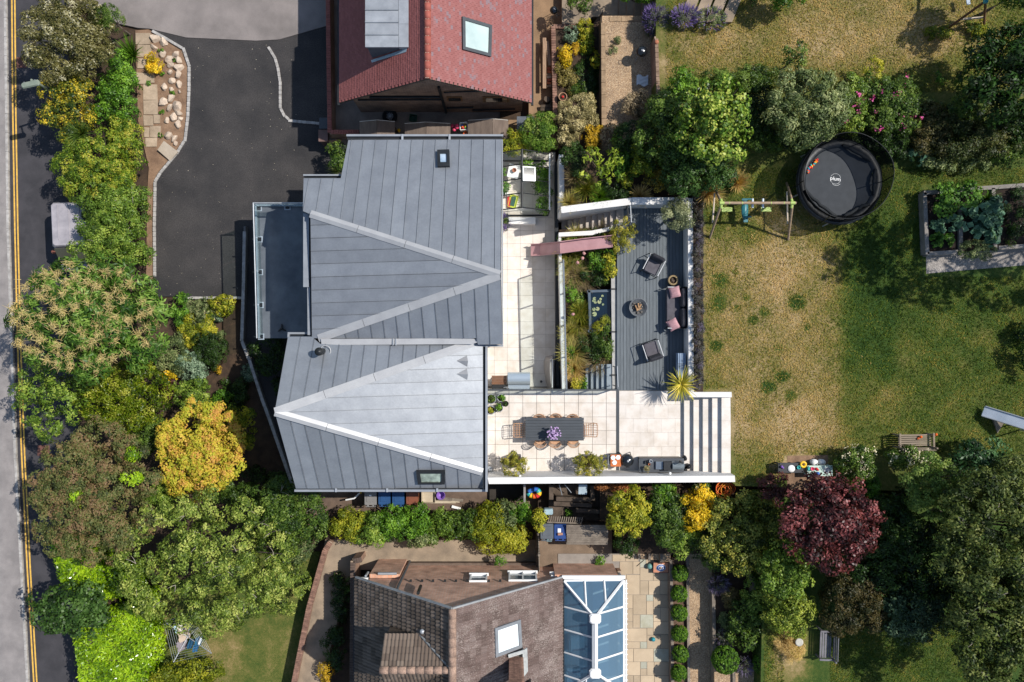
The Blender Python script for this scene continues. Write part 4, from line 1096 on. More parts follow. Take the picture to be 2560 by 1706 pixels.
mb = MB(); e = [P(1270, 1636, 2.3), P(1310, 1624, 2.0), P(1312, 1632, 2.0), P(1272, 1644, 2.3)]
mb.loft([v + Vector((0, 0, .06)) for v in e], e); obj('lead_flashing', mb, _M['pale_flashing'], bh)
c = onplane(1323, 1700, plBR); mb = MB(); mb.tube([c, c + Vector((0, 0, .5))], .08, 10); obj('vent_pipe', mb, BLACK, bh)
by = yw + .02
wp = lambda px, py: (lambda D: Vector(((px - 1280) * D / F, by, H - D)))(-by * F / (py - 853))
for (x0, x1, y0, y1, nn) in ((1176, 1217, 1440, 1456, 1), (1272, 1343, 1434, 1454, 2), (1377, 1404, 1437, 1443, 1)):
 A, B = wp(x0, y0), wp(x1, y1)
 cx, cz = (A.x + B.x) / 2, (A.z + B.z) / 2; W, Hh = B.x - A.x, B.z - A.z
 mb = MB();
 for dx, dz, w, h in ((-W / 2 + .03, 0, .07, Hh), (W / 2 - .03, 0, .07, Hh), (0, Hh / 2 - .03, W, .07), (0, -Hh / 2 + .03, W, .07)) + (((0, 0, .07, Hh),) if nn == 2 else ()):
  mb.box((cx + dx, by + .04, cz + dz), (w, .08, h))
 w_ = obj('window', mb, PLASTWHITE, bh)
 mb = MB(); mb.box((cx, by + .01, cz), (W - .1, .02, Hh - .1)); obj('pane', mb, mat('window_glass', '#59646a', '#8a969c', sc=3, rough=.08, spec=.9, fine=0), w_)
 mb = MB(); mb.box((cx, by + .06, A.z - .02), (W + .1, .13, .05)); obj('sill', mb, PLASTWHITE, w_)
for x in (700, 820, 935, 1060, 1175, 1295, 1520, 1640):
 c = wp(860 + x / 4.2, 1454.5); mb = MB(); mb.box((c.x, by + .04, c.z), (.1, .1, .05)); obj('bracket', mb, BLACK, bh)
mb = MB(); b0 = wp(1024, 1409); mb.tube([(b0.x, by + .08, -2.6), (b0.x, by + .08, 1.35), (b0.x, by + .0, 1.5)], .055, 10); obj('drain_pipe', mb, DGREY, bh)
mb = MB(); c = P(1047, 1490, 2.1); mb.tube([(c.x, BYV + .06, 1.4), (c.x, BYV + .06, 2.35)], .07, 10); obj('vent_pipe', mb, BLACK, bh)
mb = MB(); c = P(909, 1449, .15); mb.box((c.x, c.y, .08), (.36, .12, .12)); obj('gutter_end', mb, PLASTWHITE, bh)
mb = MB(); c = P(916, 1438, .1); mb.tube([(c.x, c.y, -.3), (c.x, c.y, .25)], .05, 8); obj('vent_pipe', mb, ALU, bh)
for xe, s in ((BX0 - .06, -1), (BX1 + .06, 1)):
 mb = MB(); mb.box((xe, -15.4, BEZ - .1), (.12, 10.2, .1)); obj('gutter', mb, BLACK, bh)
mb = MB(); a0 = wp(948, 1409); mb.box((a0.x + .62, by + .10, -1.4), (1.3, .16, 2.45)); obj('porch_wall', mb, BROWNBR, bh)
mb = MB(); mb.tube([(a0.x + .35, by + .22, -.1), (a0.x + 1.15, by + .22, -.1)], .06, 8); obj('gutter', mb, ALU, bh)
brickwall('brick_wall', (882, 1404), (880, 1800), -1.5, .24, 1.4, 'dark low brick wall along the left side of the brown tiled house', DARKBR, 6.4, mat('dark_coping', '#5d4d44', '#4a3e37', sc=4, rnd=.15))
brickwall('brick_wall', (882, 1404), (903, 1400), -1.5, .24, 1.4, 'short end of brick wall at the upper left corner of the brown tiled house', DARKBR, 6.4, _M['dark_coping'])
t = thing('garden_wall', 'brick topped wall curving down the left side of the concrete drive', 'wall', P(770, 1530, Z_FRONT))
line = [(826, 1356), (812, 1378), (800, 1420), (772, 1520), (736, 1700), (715, 1810)]
zt = Z_CONC + .42
mb = MB()
for a, b in zip(line, line[1:]):
 A, B = P(*a, zt), P(*b, zt); d = B - A; mid = (A + B) / 2
 mb.box((mid.x, mid.y, zt - .6), (d.length + .02, .2, 1.06), rz=atan2(d.y, d.x))
obj('wall_body', mb, DARKBR, t)
edging('brick', line, 4.6, .25, .1, zt + .03, BRICKP, t)
cv = thing('conservatory', 'white framed conservatory with a blue tinted hipped glass roof', 'conservatory', P(1487, 1600, Z_FLAG))
ez = -.15
NW, NE, RN, RS = P(1408, 1452, ez), P(1560, 1450, ez), P(1487, 1545, .9), P(1487, 1682, .9)
dyS = NW.y - RN.y
SW, SE = Vector((NW.x, RS.y - dyS, ez)), Vector((NE.x, RS.y - dyS, ez))
CGL = glassmat('blue_roof_glass', (.30, .50, .66), .08, .05, (.75, .9, 1), body=(.15, .26, .37, .42))
def bar(a, b, w=.07, name='rafter', m=PLASTWHITE):
 mb = MB(); d = b - a
 mb.tube([a + Vector((0, 0, .03)), b + Vector((0, 0, .03))], w * .62, 4, smooth=0); return obj(name, mb, m, cv)
def pane(pts):
 mb = MB(); mb.add(pts, [tuple(range(len(pts)))]); n = (pts[1] - pts[0]).cross(pts[2] - pts[0])
 return obj('roof_pane', mb, CGL, cv)
for a, b in ((NW, RN), (NE, RN), (SW, RS), (SE, RS)): bar(a, b, .1, 'hip_bar')
bar(RN, RS, .2, 'ridge_bar')
for c in (RN, RS):
 mb = MB(); mb.rbox(c + Vector((0, 0, .1)), (.5, .42, .2), r=.08); obj('ridge_end', mb, PLASTWHITE, cv)
mb = MB(); mb.box((RN + RS) / 2 + Vector((-.1, 0, .12)), (.06, (RN - RS).length - .5, .05)); obj('ridge_vent', mb, ALU, cv)
ys_l = [NW.y] + [P(1407, y, ez).y for y in (1516.5, 1573, 1630, 1687)] + [P(1407, 1744, ez).y, SW.y]
def onside(x_e, y, s):
 if y > RN.y: f = (NW.y - y) / dyS
 elif y < RS.y: f = (y - SW.y) / dyS
 else: f = 1
 return Vector((x_e, y, ez)).lerp(Vector((RN.x, y, .9)), max(0, min(1, f)))
for xe in (NW.x, NE.x):
 for y in ys_l[1:-1]:
  bar(Vector((xe, y, ez)), onside(xe, y, 1))
 for a, b in zip(ys_l, ys_l[1:]):
  pts = [Vector((xe, a, ez)), Vector((xe, b, ez)), onside(xe, b, 1)]
  for k in (RN, RS):
   if b < k.y < a: pts.append(k)
  if (onside(xe, a, 1) - pts[0]).length > .05: pts.append(onside(xe, a, 1))
  pts = [pts[0], pts[1]] + sorted(pts[2:], key=lambda v: v.y)
  pane([p + Vector((0, 0, .0)) for p in pts])
for yy, RR, W0, E0 in ((NW.y, RN, NW, NE), (SW.y, RS, SW, SE)):
 fx = [0, .35, .67, 1]
 tops = []
 for f in fx[1:-1]:
  e = W0.lerp(E0, f); k = min((e.x - W0.x) / (RR.x - W0.x), (E0.x - e.x) / (E0.x - RR.x)); tt = Vector((e.x, yy + (RR.y - yy) * k, ez + (RR.z - ez) * k)); tops.append((e, tt)); bar(e, tt)
 pane([W0, tops[0][0], tops[0][1]]); pane([tops[0][0], tops[1][0], tops[1][1], RR, tops[0][1]]); pane([tops[1][0], E0, tops[1][1]])
for a, b in ((NW, NE), (NE, SE), (SW, SE), (NW, SW)):
 mb = MB(); d = b - a; mid = (a + b) / 2; mb.box((mid.x, mid.y, ez - .03), (d.length + .1, .1, .12), rz=atan2(d.y, d.x)); obj('eaves_beam', mb, PLASTWHITE, cv)
mb = MB(); mb.box(((NW.x + NE.x) / 2, NW.y + .16, ez), (NE.x - NW.x + .1, .14, .1)); obj('gutter', mb, PLASTWHITE, cv)
mb = MB(); mb.box((NE.x + .1, (NE.y + SE.y) / 2, ez - .02), (.05, NE.y - SE.y, .08)); obj('gutter', mb, PLASTWHITE, cv)
for i in range(22):
 mb = MB(); mb.box((NE.x + .11, NE.y - .15 - i * .22, ez - .01), (.1, .03, .07)); obj('gutter_clip', mb, PLASTWHITE, cv)
mb = MB(); mb.box(((NW.x + NE.x) / 2 - .3, NW.y + .12, -1.3), (NE.x - NW.x + .1, .22, 2.1)); obj('brick_side', mb, BROWNBR, cv)
mb = MB(); mb.box((NE.x - .02, (NE.y + SE.y) / 2, -1.75), (.16, NE.y - SE.y, .5)); obj('dwarf_wall', mb, DARKBR, cv)
for k in range(6):
 mb = MB(); y = NE.y + (SE.y - NE.y) * (k + .5) / 6; mb.box((NE.x - .02, y, -.85), (.03, (NE.y - SE.y) / 6 - .1, 1.2)); obj('side_pane', mb, CGL, cv)
mb = MB(); mb.box(((NW.x + NE.x) / 2, (NE.y + SE.y) / 2, Z_FLAG + .01), (NE.x - NW.x - .1, NE.y - SE.y - .1, .02)); obj('floor', mb, mat('tile_floor', '#a8a49c', '#93908a', sc=2), cv)
for x, y, lab in ((1440, 1600, 'upper'), (1430, 1680, 'lower')):
 c = P(x, y, Z_FLAG); t = thing('armchair', 'dim pale armchair seen through the conservatory glass, %s one' % lab, 'armchair', (c.x, c.y, Z_FLAG + .02))
 mb = MB(); mb.rbox((0, 0, .25), (.7, .7, .4), r=.06); obj('seat', mb, mat('pale_cushion', '#c9c4ba'), t, world=0)
 mb = MB(); mb.rbox((-.32, 0, .6), (.16, .7, .5), r=.06); obj('backrest', mb, _M['pale_cushion'], t, world=0)
gh = thing('greenhouse', 'black framed glass greenhouse on the patio between the house and the grasses', 'greenhouse', P(1310, 455, Z_PATIO))
CLG = glassmat('clear_glass', (.96, .98, .97), .03)
gx0, gxr, gx1 = P(1238, 0, -.3).x, P(1305, 0, .45).x, P(1374, 0, -.35).x
gyN, gyS = P(0, 384, -.3).y, P(0, 526, -.3).y
e, r_ = -.35, .45
def gbar(a, b, w=.035, m=BLACK, name='frame_bar'):
 mb = MB(); mb.tube([a, b], w, 5); obj(name, mb, m, gh)
gbar((gxr, gyN, r_), (gxr, gyS, r_), .05)
gy = [gyN + (gyS - gyN) * k / 4 for k in range(5)]
for y in gy:
 gbar((gx0, y, e), (gxr, y, r_), .028); gbar((gxr, y, r_), (gx1, y, e), .028 if y in (gyN, gyS) else .018)
for y0, y1 in zip(gy, gy[1:]):
 for xa, xb in ((gx0, gxr), (gxr, gx1)):
  za, zb = (e, r_) if xa == gx0 else (r_, e)
  if xa == gxr and y0 == gy[1]: continue
  mb = MB(); mb.add([(xa, y0 - .02, za), (xa, y1 + .02, za), (xb, y1 + .02, zb), (xb, y0 - .02, zb)], [(0, 1, 2, 3)]); obj('roof_pane', mb, CLG, gh)
for x in (gx0, gx1):
 gbar((x, gyN, e), (x, gyS, e), .035, BLACK if x == gx0 else PLASTWHITE)
 for y in gy: gbar((x, y, Z_PATIO), (x, y, e), .022)
 mb = MB(); mb.add([(x, gyN, Z_PATIO + .1), (x, gyS, Z_PATIO + .1), (x, gyS, e), (x, gyN, e)], [(0, 1, 2, 3)]); obj('side_pane', mb, CLG, gh)
for y in (gyN, gyS):
 mb = MB(); mb.add([(gx0, y, Z_PATIO + .1), (gx1, y, Z_PATIO + .1), (gx1, y, e), (gxr, y, r_), (gx0, y, e)], [(0, 1, 2, 3, 4)]); obj('gable_pane', mb, CLG, gh)
 gbar((gx0, y, Z_PATIO + .05), (gx1, y, Z_PATIO + .05), .04)
mb = MB(); mb.box(((gx0 + gx1) / 2, gyS - .3, Z_PATIO + .25), (1.2, .3, .5)); obj('stone_plinth', mb, WHITE, gh)
q = [P(1307, 415.5, .62), P(1338.5, 418, .45), P(1339, 453.5, .45), P(1307.5, 452, .62)]
c = sum(q, Vector()) / 4; i_ = [v + (c - v) * .13 for v in q]
mb = MB(); mb.add(q + i_ + [v - Vector((0, 0, .04)) for v in q], [(0, 4, 5, 1), (1, 5, 6, 2), (2, 6, 7, 3), (3, 7, 4, 0), (0, 1, 9, 8), (1, 2, 10, 9), (2, 3, 11, 10), (3, 0, 8, 11)])
vt = obj('roof_vent', mb, PLASTWHITE, gh)
mb = MB(); mb.add([v - Vector((0, 0, .01)) for v in i_], [(3, 2, 1, 0)]); obj('pane', mb, glassmat('vent_glass', (.42, .60, .66), .10), vt)
def part(name, mb, m, t): return obj(name, mb, m, t, world=0)
ROCK = mat('pale_rock', '#c4b19c', '#9c8c7d', sc=4, rough=.9, rnd=.14, fine=.12, bump=.5, bsc=25)
def rock_mesh(seed):
 rr = random.Random(seed)
 bm = bmesh.new(); bmesh.ops.create_icosphere(bm, subdivisions=1, radius=1)
 bmesh.ops.subdivide_edges(bm, edges=bm.edges[:], cuts=1)
 pl = [(Vector((rr.uniform(-1, 1), rr.uniform(-1, 1), rr.uniform(-.3, 1))).normalized(), rr.uniform(.45, .8)) for _ in range(9)]
 for v in bm.verts:
  for n, d in pl:
   q = v.co.dot(n)
   if q > d: v.co -= n * (q - d)
  v.co *= rr.uniform(.97, 1.03)
 me = bpy.data.meshes.new('rock'); bm.to_mesh(me); bm.free(); me.materials.append(ROCK); return me
rms = [rock_mesh(i) for i in range(8)]
z1 = [(1065,268,30),(1128,298,26),(1055,325,20),(1118,372,22),(1205,372,22),(1165,408,26),(1225,415,22),(1170,450,22),(1228,468,28),(1165,497,16),(1228,515,22),(1182,556,20),(1228,582,22),(1128,597,20),(1178,615,16),(1236,632,11),(1172,672,24),(1127,695,28),(1165,738,22),(1216,730,30),(1225,775,22),(1192,805,24),(1240,818,15),(1148,832,20),(1220,856,24),(1152,936,26),(1198,952,22),(1207,988,14)]
RL = {0: 'brown angular rock nearest the top of the rock bed, below the edging bend', 1: 'long pale rock standing at the top right of the rock bed', 8: 'largest white flat topped rock, right of the yellow flowering shrub', 13: 'grey rock alone on the bare soil below the yellow shrub', 12: 'tall narrow pale rock close to the kerb edging', 17: 'orange tan rock lowest on the left of the rock pile', 15: 'tiny reddish rock against the edging', 27: 'smallest rock at the bottom tip of the rock bed', 26: 'blocky pale rock above the smallest bottom one', 25: 'split grey rock beside the loose concrete slab', 22: 'small orange brown rock touching the edging, above the bottom pair', 19: 'large jagged grey rock in the lower half of the rock bed'}
RK = sorted((k for k in range(len(z1)) if k not in RL), key=lambda k: z1[k][1])
for i, (x, y, r) in enumerate(z1):
 px, py = x * .36344, y * .36344
 c = P(px, py, Z_FRONT + .12); rr = LEN(r * .36344, Z_FRONT)
 o = bpy.data.objects.new('rock', rms[i % 8]); COL.objects.link(o)
 o.location = c; o.rotation_euler = (0, 0, RU(0, 6)); s = rr * 1.5
 o.scale = (s * 1.1, s * .85, s * .8)
 tag(o, RL.get(i) or '%s middling pale rock from the top among the plain ones in the rock bed' % ORD[RK.index(i)], 'rock', 'rocks in the rock bed')
PSL = mat('path_slab', '#a8957f', '#8f7e6a', sc=2.5, rough=.95, rnd=.1, fine=.14)
bed = bpy.data.objects['rock_bed']
for (a, b, c, d) in ((932,228,1035,305),(945,307,1040,392),(948,405,1005,470),(938,500,1012,578),(1014,500,1058,570),(985,582,1080,688),(985,692,1085,788),(985,792,1050,865),(1054,790,1100,850),(990,875,1028,945),(1032,870,1105,945),(1000,950,1080,1010)):
 z = Z_FRONT + .12 + RU(0, .015)
 q = [(a, b), (c, b + RU(-4, 6)), (c + RU(-4, 4), d), (a + RU(-4, 4), d)]
 mb = MB(); mb.prism([tuple(p[:2]) for p in pp([(x * .36344, y * .36344) for x, y in q], z)], z - .08, z); obj('path_slab', mb, PSL, bed)
q = pp([(1130 * .36344, 972 * .36344), (1225 * .36344, 1045 * .36344), (1162 * .36344, 1104 * .36344), (1080 * .36344, 1030 * .36344)], Z_FRONT + .3)
q = [q[0] + Vector((0, 0, .05)), q[1], q[2] - Vector((0, 0, .12)), q[3] - Vector((0, 0, .05))]
mb = MB(); mb.loft(q, [v - Vector((0, 0, .06)) for v in q]); single('concrete_slab', mb, mat('clean_slab', '#b3a593', '#a69886', sc=3), 'square pale slab lying tilted at the bottom tip of the rock bed', 'slab')
t = thing('street_lamp', 'grey green street lamp reaching over the road from the hedge', 'street lamp', P(150, 240, Z_ROAD))
zh = .25; hd, ha = P(54, 216, zh), P(99, 206, zh)
base = P(150, 245, zh); g = mat('lamp_green', '#7d8577', '#6f786b', sc=3, rough=.5)
mb = MB(); d = ha - hd; mid = (hd + ha) / 2
mb.rbox((mid.x, mid.y, zh), (d.length, .26, .14), r=.06, rz=atan2(d.y, d.x)); lh = obj('lamp_head', mb, g, t)
mb = MB(); mb.rbox((mid.x, mid.y, zh - .08), (d.length * .8, .2, .05), r=.02, rz=atan2(d.y, d.x)); obj('lens', mb, PLASTWHITE, lh)
for s in (.2, .8): mb = MB(); c = hd.lerp(ha, s); mb.ball((c.x, c.y + .11, zh + .08), .02, 6, 4); obj('clip', mb, ALU, lh)
bx = P(170, 250, Z_FRONT)
mb = MB(); mb.tube([ha, ha.lerp(Vector((bx.x, bx.y, zh)), .35) - Vector((0, 0, .12)), Vector((bx.x, bx.y, zh - .6))], .035, 8); obj('arm', mb, g, t)
mb = MB(); mb.tube([(bx.x, bx.y, Z_ROAD), (bx.x, bx.y, zh - .5)], .07, 8, r1=.05); obj('pole', mb, g, t)
V0 = P(118, 470, -2.35); t = thing('parked_van', 'pale van parked at the roadside half under the overhanging hedge', 'van', (V0.x + 1.0, P(0, 560, -2.3).y, Z_ROAD), 0)
VB = mat('van_paint', '#a09b9f', '#8b878c', sc=3, rough=.35, fine=.05, detail=8)
Lv = V0.y - P(0, 585, -2.35).y
gx = R(2.5)
t.matrix_basis = t.matrix_basis @ MR(gx, 4, 'Z')
mb = MB(); mb.rbox((0, 0, 1.1), (1.9, Lv, 1.4), r=.12); part('body', mb, VB, t)
mb = MB(); mb.rbox((0, 0, 1.86), (1.66, Lv - .1, .2), r=.1); part('roof', mb, VB, t)
for q in (-.5, 0, .5): mb = MB(); mb.rbox((q, .1, 1.965), (.05, Lv - .5, .025), r=.01); part('roof_rib', mb, VB, t)
mb = MB(); mb.rbox((0, -Lv / 2 - .45, .85), (1.85, 1.1, .7), r=.12); part('bonnet', mb, VB, t)
mb = MB(); mb.add([(-.8, -Lv / 2 - .02, 1.85), (.8, -Lv / 2 - .02, 1.85), (.88, -Lv / 2 - .6, 1.22), (-.88, -Lv / 2 - .6, 1.22)], [(0, 3, 2, 1)]); part('windscreen', mb, mat('car_glass', '#15181c', rough=.06, spec=.8, fine=0), t)
mb = MB(); mb.box((.957, -Lv / 2 + .9, 1.5), (.02, 1.0, .45)); part('side_window', mb, _M['car_glass'], t)
for s in (-1, 1):
 m_ = MB(); m_.rbox((s * 1.1, -Lv / 2 - .1, 1.25), (.28, .18, .2), r=.05); mm = part('wing_mirror', m_, mat('rust_red', '#7a4a3c', '#643c32', sc=5), t)
 m_ = MB(); m_.tube([(s * .93, -Lv / 2 - .15, 1.15), (s * 1.05, -Lv / 2 - .1, 1.22)], .04, 6); part('mirror_arm', m_, BLACK, t)
 for y in (-1, 1):
  m_ = MB(); m_.tube([(s * .72, y * Lv * .34 - .2, .34), (s * .97, y * Lv * .34 - .2, .34)], .34, 16); w = part('wheel', m_, mat('tyre', '#1b1b1c', rough=.85), t)
  m_ = MB(); m_.tube([(s * .9, y * Lv * .34 - .2, .34), (s * .99, y * Lv * .34 - .2, .34)], .2, 12); part('rim', m_, ALU, w)
c = P(975, 292, -2.35); t = thing('car_wheel', 'spare car wheel with a spoked alloy rim lying in the shaded passage', 'wheel', (c.x, c.y, -2.42))
mb = MB(); mb.ring((0, 0, .11), .25, .1, 28, 8); part('tyre', mb, _M['tyre'], t)
mb = MB(); mb.ring((0, 0, .16), .19, .02, 28, 6); rm = part('rim', mb, ALU, t)
for k in range(12):
 a = 2 * pi * k / 12; m_ = MB(); m_.tube([(0, 0, .15), (.19 * cos(a), .19 * sin(a), .16)], .012, 5); part('spoke', m_, ALU, rm)
c = P(1033, 296, -2.3); t = thing('crate', 'small dark green plastic crate on the shaded passage floor', 'crate', (c.x, c.y, -2.42), R(-8))
GRN = mat('green_plastic', '#23523f', '#1c4433', sc=4, rough=.5)
for dx, dy, w, h in ((0, .14, .32, .02), (0, -.14, .32, .02), (.15, 0, .02, .28), (-.15, 0, .02, .28)): mb = MB(); mb.box((dx, dy, .12), (w, h, .22)); part('side', mb, GRN, t)
mb = MB(); mb.box((0, 0, .015), (.3, .27, .02)); part('floor', mb, GRN, t)
TOY = {k: mat('toy_' + k, v, rough=.4, fine=.03) for k, v in dict(pink='#d8486c', red='#c9302f', orange='#e2662a', yellow='#e8b92c', green='#3f9a4f', teal='#2f9d9b', white='#e8e6e2', blue='#2d62b0', purple='#7d5aa8').items()}
def toy(px, py, z, kind, col, s, label, cat='toy', rz=0, group=None):
 c = P(px, py, z); t = thing('toy_' + cat.replace(' ', '_') if not cat.startswith('toy') else cat.replace(' ', '_'), label, cat, c, rz, group)
 mb = MB()
 if kind == 'crate':
  for dx, dy, w, h in ((0, s / 2, s, .03), (0, -s / 2, s, .03), (s / 2, 0, .03, s), (-s / 2, 0, .03, s)): mb.box((dx, dy, s * .4), (w, h, s * .7))
  part('crate', mb, TOY[col], t)
  for k, cc in enumerate(('red', 'green', 'yellow', 'blue', 'orange')):
   m_ = MB(); m_.ball((RU(-.3, .3) * s, RU(-.3, .3) * s, s * .6), s * .2, 8, 6); part('toy_block', m_, TOY[cc], t)
 elif kind == 'heap':
  for k in range(5): m_ = MB(); m_.ball((RU(-.5, .5) * s, RU(-.5, .5) * s, s * .35 + .04 * k), s * RU(.25, .42), 8, 6, sz=.7); part('bundle', m_, TOY[col], t)
 return t
toy(1140, 322, -1.3, 'heap', 'pink', .3, 'heap of bright pink toys between the second and third brown sheds', 'toy heap')
toy(1160, 319, -1.2, 'crate', 'white', .32, 'white crate of bright toys beside the rightmost brown shed', 'toy crate', R(5))
toy(998, 330, -1.6, 'heap', 'yellow', .14, 'small yellow toys between the first and second brown sheds', 'toy heap')
toy(1163, 335, -1.3, 'heap', 'orange', .16, 'orange red tub below the white crate of toys', 'toy tub')
c = P(1313, 311, -1.1); t = thing('garden_table', 'square dark slate topped table beside the light green shrub', 'table', (c.x, c.y, Z_PATIO))
mb = MB(); mb.rbox((0, 0, .72), (.75, .68, .05), r=.01); part('top', mb, mat('slate_top', '#5a6068', '#4c525a', sc=3, rough=.6), t)
for a in (-1, 1):
 for b in (-1, 1): mb = MB(); mb.box((a * .32, b * .28, .35), (.05, .05, .7)); part('leg', mb, BLACK, t)
def kettle(px, py, z, r, label, handle=0, hgt=.95):
 c = P(px, py, z + hgt); t = thing('kettle_barbecue', label, 'barbecue', (c.x, c.y, z), handle)
 K_ = mat('black_enamel', '#14171a', '#1a1d20', rough=.15, spec=.6, fine=0)
 mb = MB(); mb.lathe([(r * .35, hgt - r * 1.0), (r * .85, hgt - r * .6), (r, hgt - r * .2)], (0, 0, 0), 24); part('bowl', mb, K_, t)
 mb = MB(); mb.lathe([(r * 1.02, hgt - r * .2), (r * .97, hgt - r * .02), (r * .75, hgt + r * .28), (r * .4, hgt + r * .45), (.001, hgt + r * .5)], (0, 0, 0), 24); ld = part('lid', mb, K_, t)
 mb = MB(); mb.tube([(-r * .25, 0, hgt + r * .48), (-r * .2, 0, hgt + r * .62), (r * .2, 0, hgt + r * .62), (r * .25, 0, hgt + r * .48)], .014, 6); part('lid_handle', mb, ALU, ld)
 mb = MB(); mb.lathe([(r * .16, hgt + r * .46), (r * .16, hgt + r * .5)], (r * .05, 0, 0), 12); part('vent', mb, ALU, ld)
 for k in range(3):
  a = 2 * pi * k / 3 + .5; mb = MB(); mb.tube([(r * .5 * cos(a), r * .5 * sin(a), hgt - r * .8), (r * .95 * cos(a), r * .95 * sin(a), .02)], .015, 6); part('leg', mb, ALU, t)
 mb = MB(); mb.tube([(r, -.08, hgt - r * .25), (r + .16, -.08, hgt - r * .25), (r + .16, .08, hgt - r * .25), (r, .08, hgt - r * .25)], .012, 6); part('side_handle', mb, BLACK, t)
 return t
kettle(1605, 128, Z_GRAVEL, .235, 'glossy black kettle barbecue on the gravel terrace of the upper garden', R(190), .75)
kettle(1385, 25, Z_PATIO, .18, 'small dark kettle barbecue near the top end of the red roofed house', R(-35), .8)
t = thing('plank_bench', 'long weathered plank seat along the brick flower bed wall', 'bench', P(1364, 160, Z_PATIO))
for x, y0, y1, z in ((1361, 95, 222, -1.4), (1371, 103, 165, -1.42)):
 A, B = P(x, y0, z), P(x, y1, z); mb = MB(); mb.rbox(((A.x + B.x) / 2, (A.y + B.y) / 2, z), (.16, A.y - B.y, .05), r=.01, rz=0 if z > -1.41 else R(7)); obj('plank', mb, mat('bleached_plank', '#9b8068', '#7d6450', sc=4, rnd=.1, fine=.2, stretch=(4, .6, 4)), t)
for y in (110, 205): c = P(1363, y, -1.6); mb = MB(); mb.box((c.x, c.y, -1.63), (.3, .12, .32)); obj('support', mb, DKTIMBER, t)
BR3 = ['#a8553c', '#b5653f', '#97775c', '#b39a80', '#a06048', '#b78d74', '#8f5a48']
for i, (x, y) in enumerate(((1373, 172), (1374, 180), (1372, 187), (1373, 193), (1374, 200), (1373, 208), (1373, 215))):
 c = P(x, y, Z_PATIO + .35); mb = MB(); mb.rbox((c.x, c.y, Z_PATIO + .33), (.21, .1, .065), r=.008, rz=R(RU(-12, 12)))
 single('loose_brick', mb, mat('loose_brick%d' % (i % 4), BR3[i % 4], sc=6, rough=.9, fine=.15), ['orange red loose brick topmost in the row by the bench', 'second loose brick from the top of the row by the bench', 'third loose brick in the row by the bench, pale brown', 'middle loose brick of the row by the bench', 'third loose brick from the bottom of the row by the bench', 'second loose brick from the bottom of the row by the bench', 'lowest loose brick of the row by the bench'][i], 'brick', 'loose bricks by the bench')
mb = MB(); c = P(1367, 250, Z_PATIO + .2); mb.lathe([(.17, 0), (.15, .3), (.13, .33)], (c.x, c.y, Z_PATIO), 11, jit=.12, smooth=0); single('tree_stump', mb, DKTIMBER, 'brown log stump standing below the plank seat', 'stump')
t = thing('plank_pile', 'stack of three old dark planks below the log stump', 'planks', P(1375, 278, Z_PATIO))
for (x, y, l, a, z) in ((1376, 265, .9, 4, .2), (1377, 273, .95, 2, .16), (1368, 282, .8, 14, .1), (1372, 290, .7, 20, .06)):
 c = P(x, y, Z_PATIO + z); mb = MB(); mb.rbox((c.x, c.y, Z_PATIO + z), (l, .14, .05), r=.01, rz=R(a)); obj('plank', mb, DKTIMBER, t)
def pot(px, py, z, r, h, m, label, soil=True, fill=None, cat='plant pot', group=None, name='plant_pot'):
 c = P(px, py, z + h); t = thing(name, label, cat, (c.x, c.y, z), 0, group)
 mb = MB(); mb.lathe([(r * .72, 0), (r, h), (r, h + .01), (r * .86, h + .01), (r * .82, h * .8)], (0, 0, 0), 22); part('pot_body', mb, m, t)
 if soil: mb = MB(); mb.lathe([(r * .84, h * .8), (.001, h * .82)], (0, 0, 0), 18); part('soil', mb, SOIL, t)
 return t
TERRA = mat('terracotta', '#a5694e', '#915a42', sc=4, rough=.85, fine=.1)
t = pot(1407, 242, Z_RAISED, .19, .35, mat('glazed_pale', '#b08a6c', '#8f6f56', sc=5, rough=.4), 'round brown pot holding a red object in the flower bed')
mb = MB(); mb.ball((0, 0, .32), .06, 8, 6); part('filler', mb, TOY['red'], t)
mb = MB(); c = P(1642, 105, Z_LAWN + .1); mb.lathe([(.09, 0), (.09, .04), (.02, .05)], (c.x, c.y, Z_LAWN + .06), 12); single('flower_pot', mb, TERRA, 'small round red clay pot on the brick wall of the upper lawn', 'flower pot')
mb = MB(); n = 12; z = Z_GRAVEL + .02
a, b = P(1591, 190, z), P(1620, 215, z)
mb = MB()
vs = [];
for j in range(n + 1):
 for i in range(n + 1):
  x = a.x + (b.x - a.x) * i / n; y = a.y + (b.y - a.y) * j / n + (.05 * sin(i * .6) if j in (0, n) else 0)
  vs.append((x, y, z + .02 + .05 * abs(sin(i * 1.1 + j * .9) * sin(j * .7 + i * .3))))
mb.add(vs, [(j * (n + 1) + i, j * (n + 1) + i + 1, (j + 1) * (n + 1) + i + 1, (j + 1) * (n + 1) + i) for j in range(n) for i in range(n)], True)
single('crumpled_sheet', mb, mat('grey_sheet', '#d5d7d8', '#c3c6c8', sc=8, rough=.7), 'crumpled pale grey sheet lying on the shaded side of the gravel terrace', 'sheet')
WOODP = mat('play_timber', '#a08a72', '#87725d', sc=3, rough=.85, fine=.15, stretch=(2, 6, 2))
LIME = mat('lime_plastic', '#a3b765', '#94a858', sc=3, rough=.45)
TEAL = mat('teal_plastic', '#2f6d74', '#285f66', sc=3, rough=.4)
def chain(a, b, t, m=BLACK): mb = MB(); mb.tube([a, b], .008, 4); obj('rope', mb, m, t)
zb = Z_LAWN + 2.05
t = thing('swing_set', 'timber swing set with lime fittings and a teal glider beside the trampoline', 'swing set', P(1890, 525, Z_LAWN))
s5 = lambda x, y, z: P(1760 + x / 4.902, 330 + y / 4.902, z)
A, B = s5(200, 872, zb), s5(1128, 872, zb)
mb = MB(); mb.tube([A, B], .055, 12); obj('beam', mb, WOODP, t)
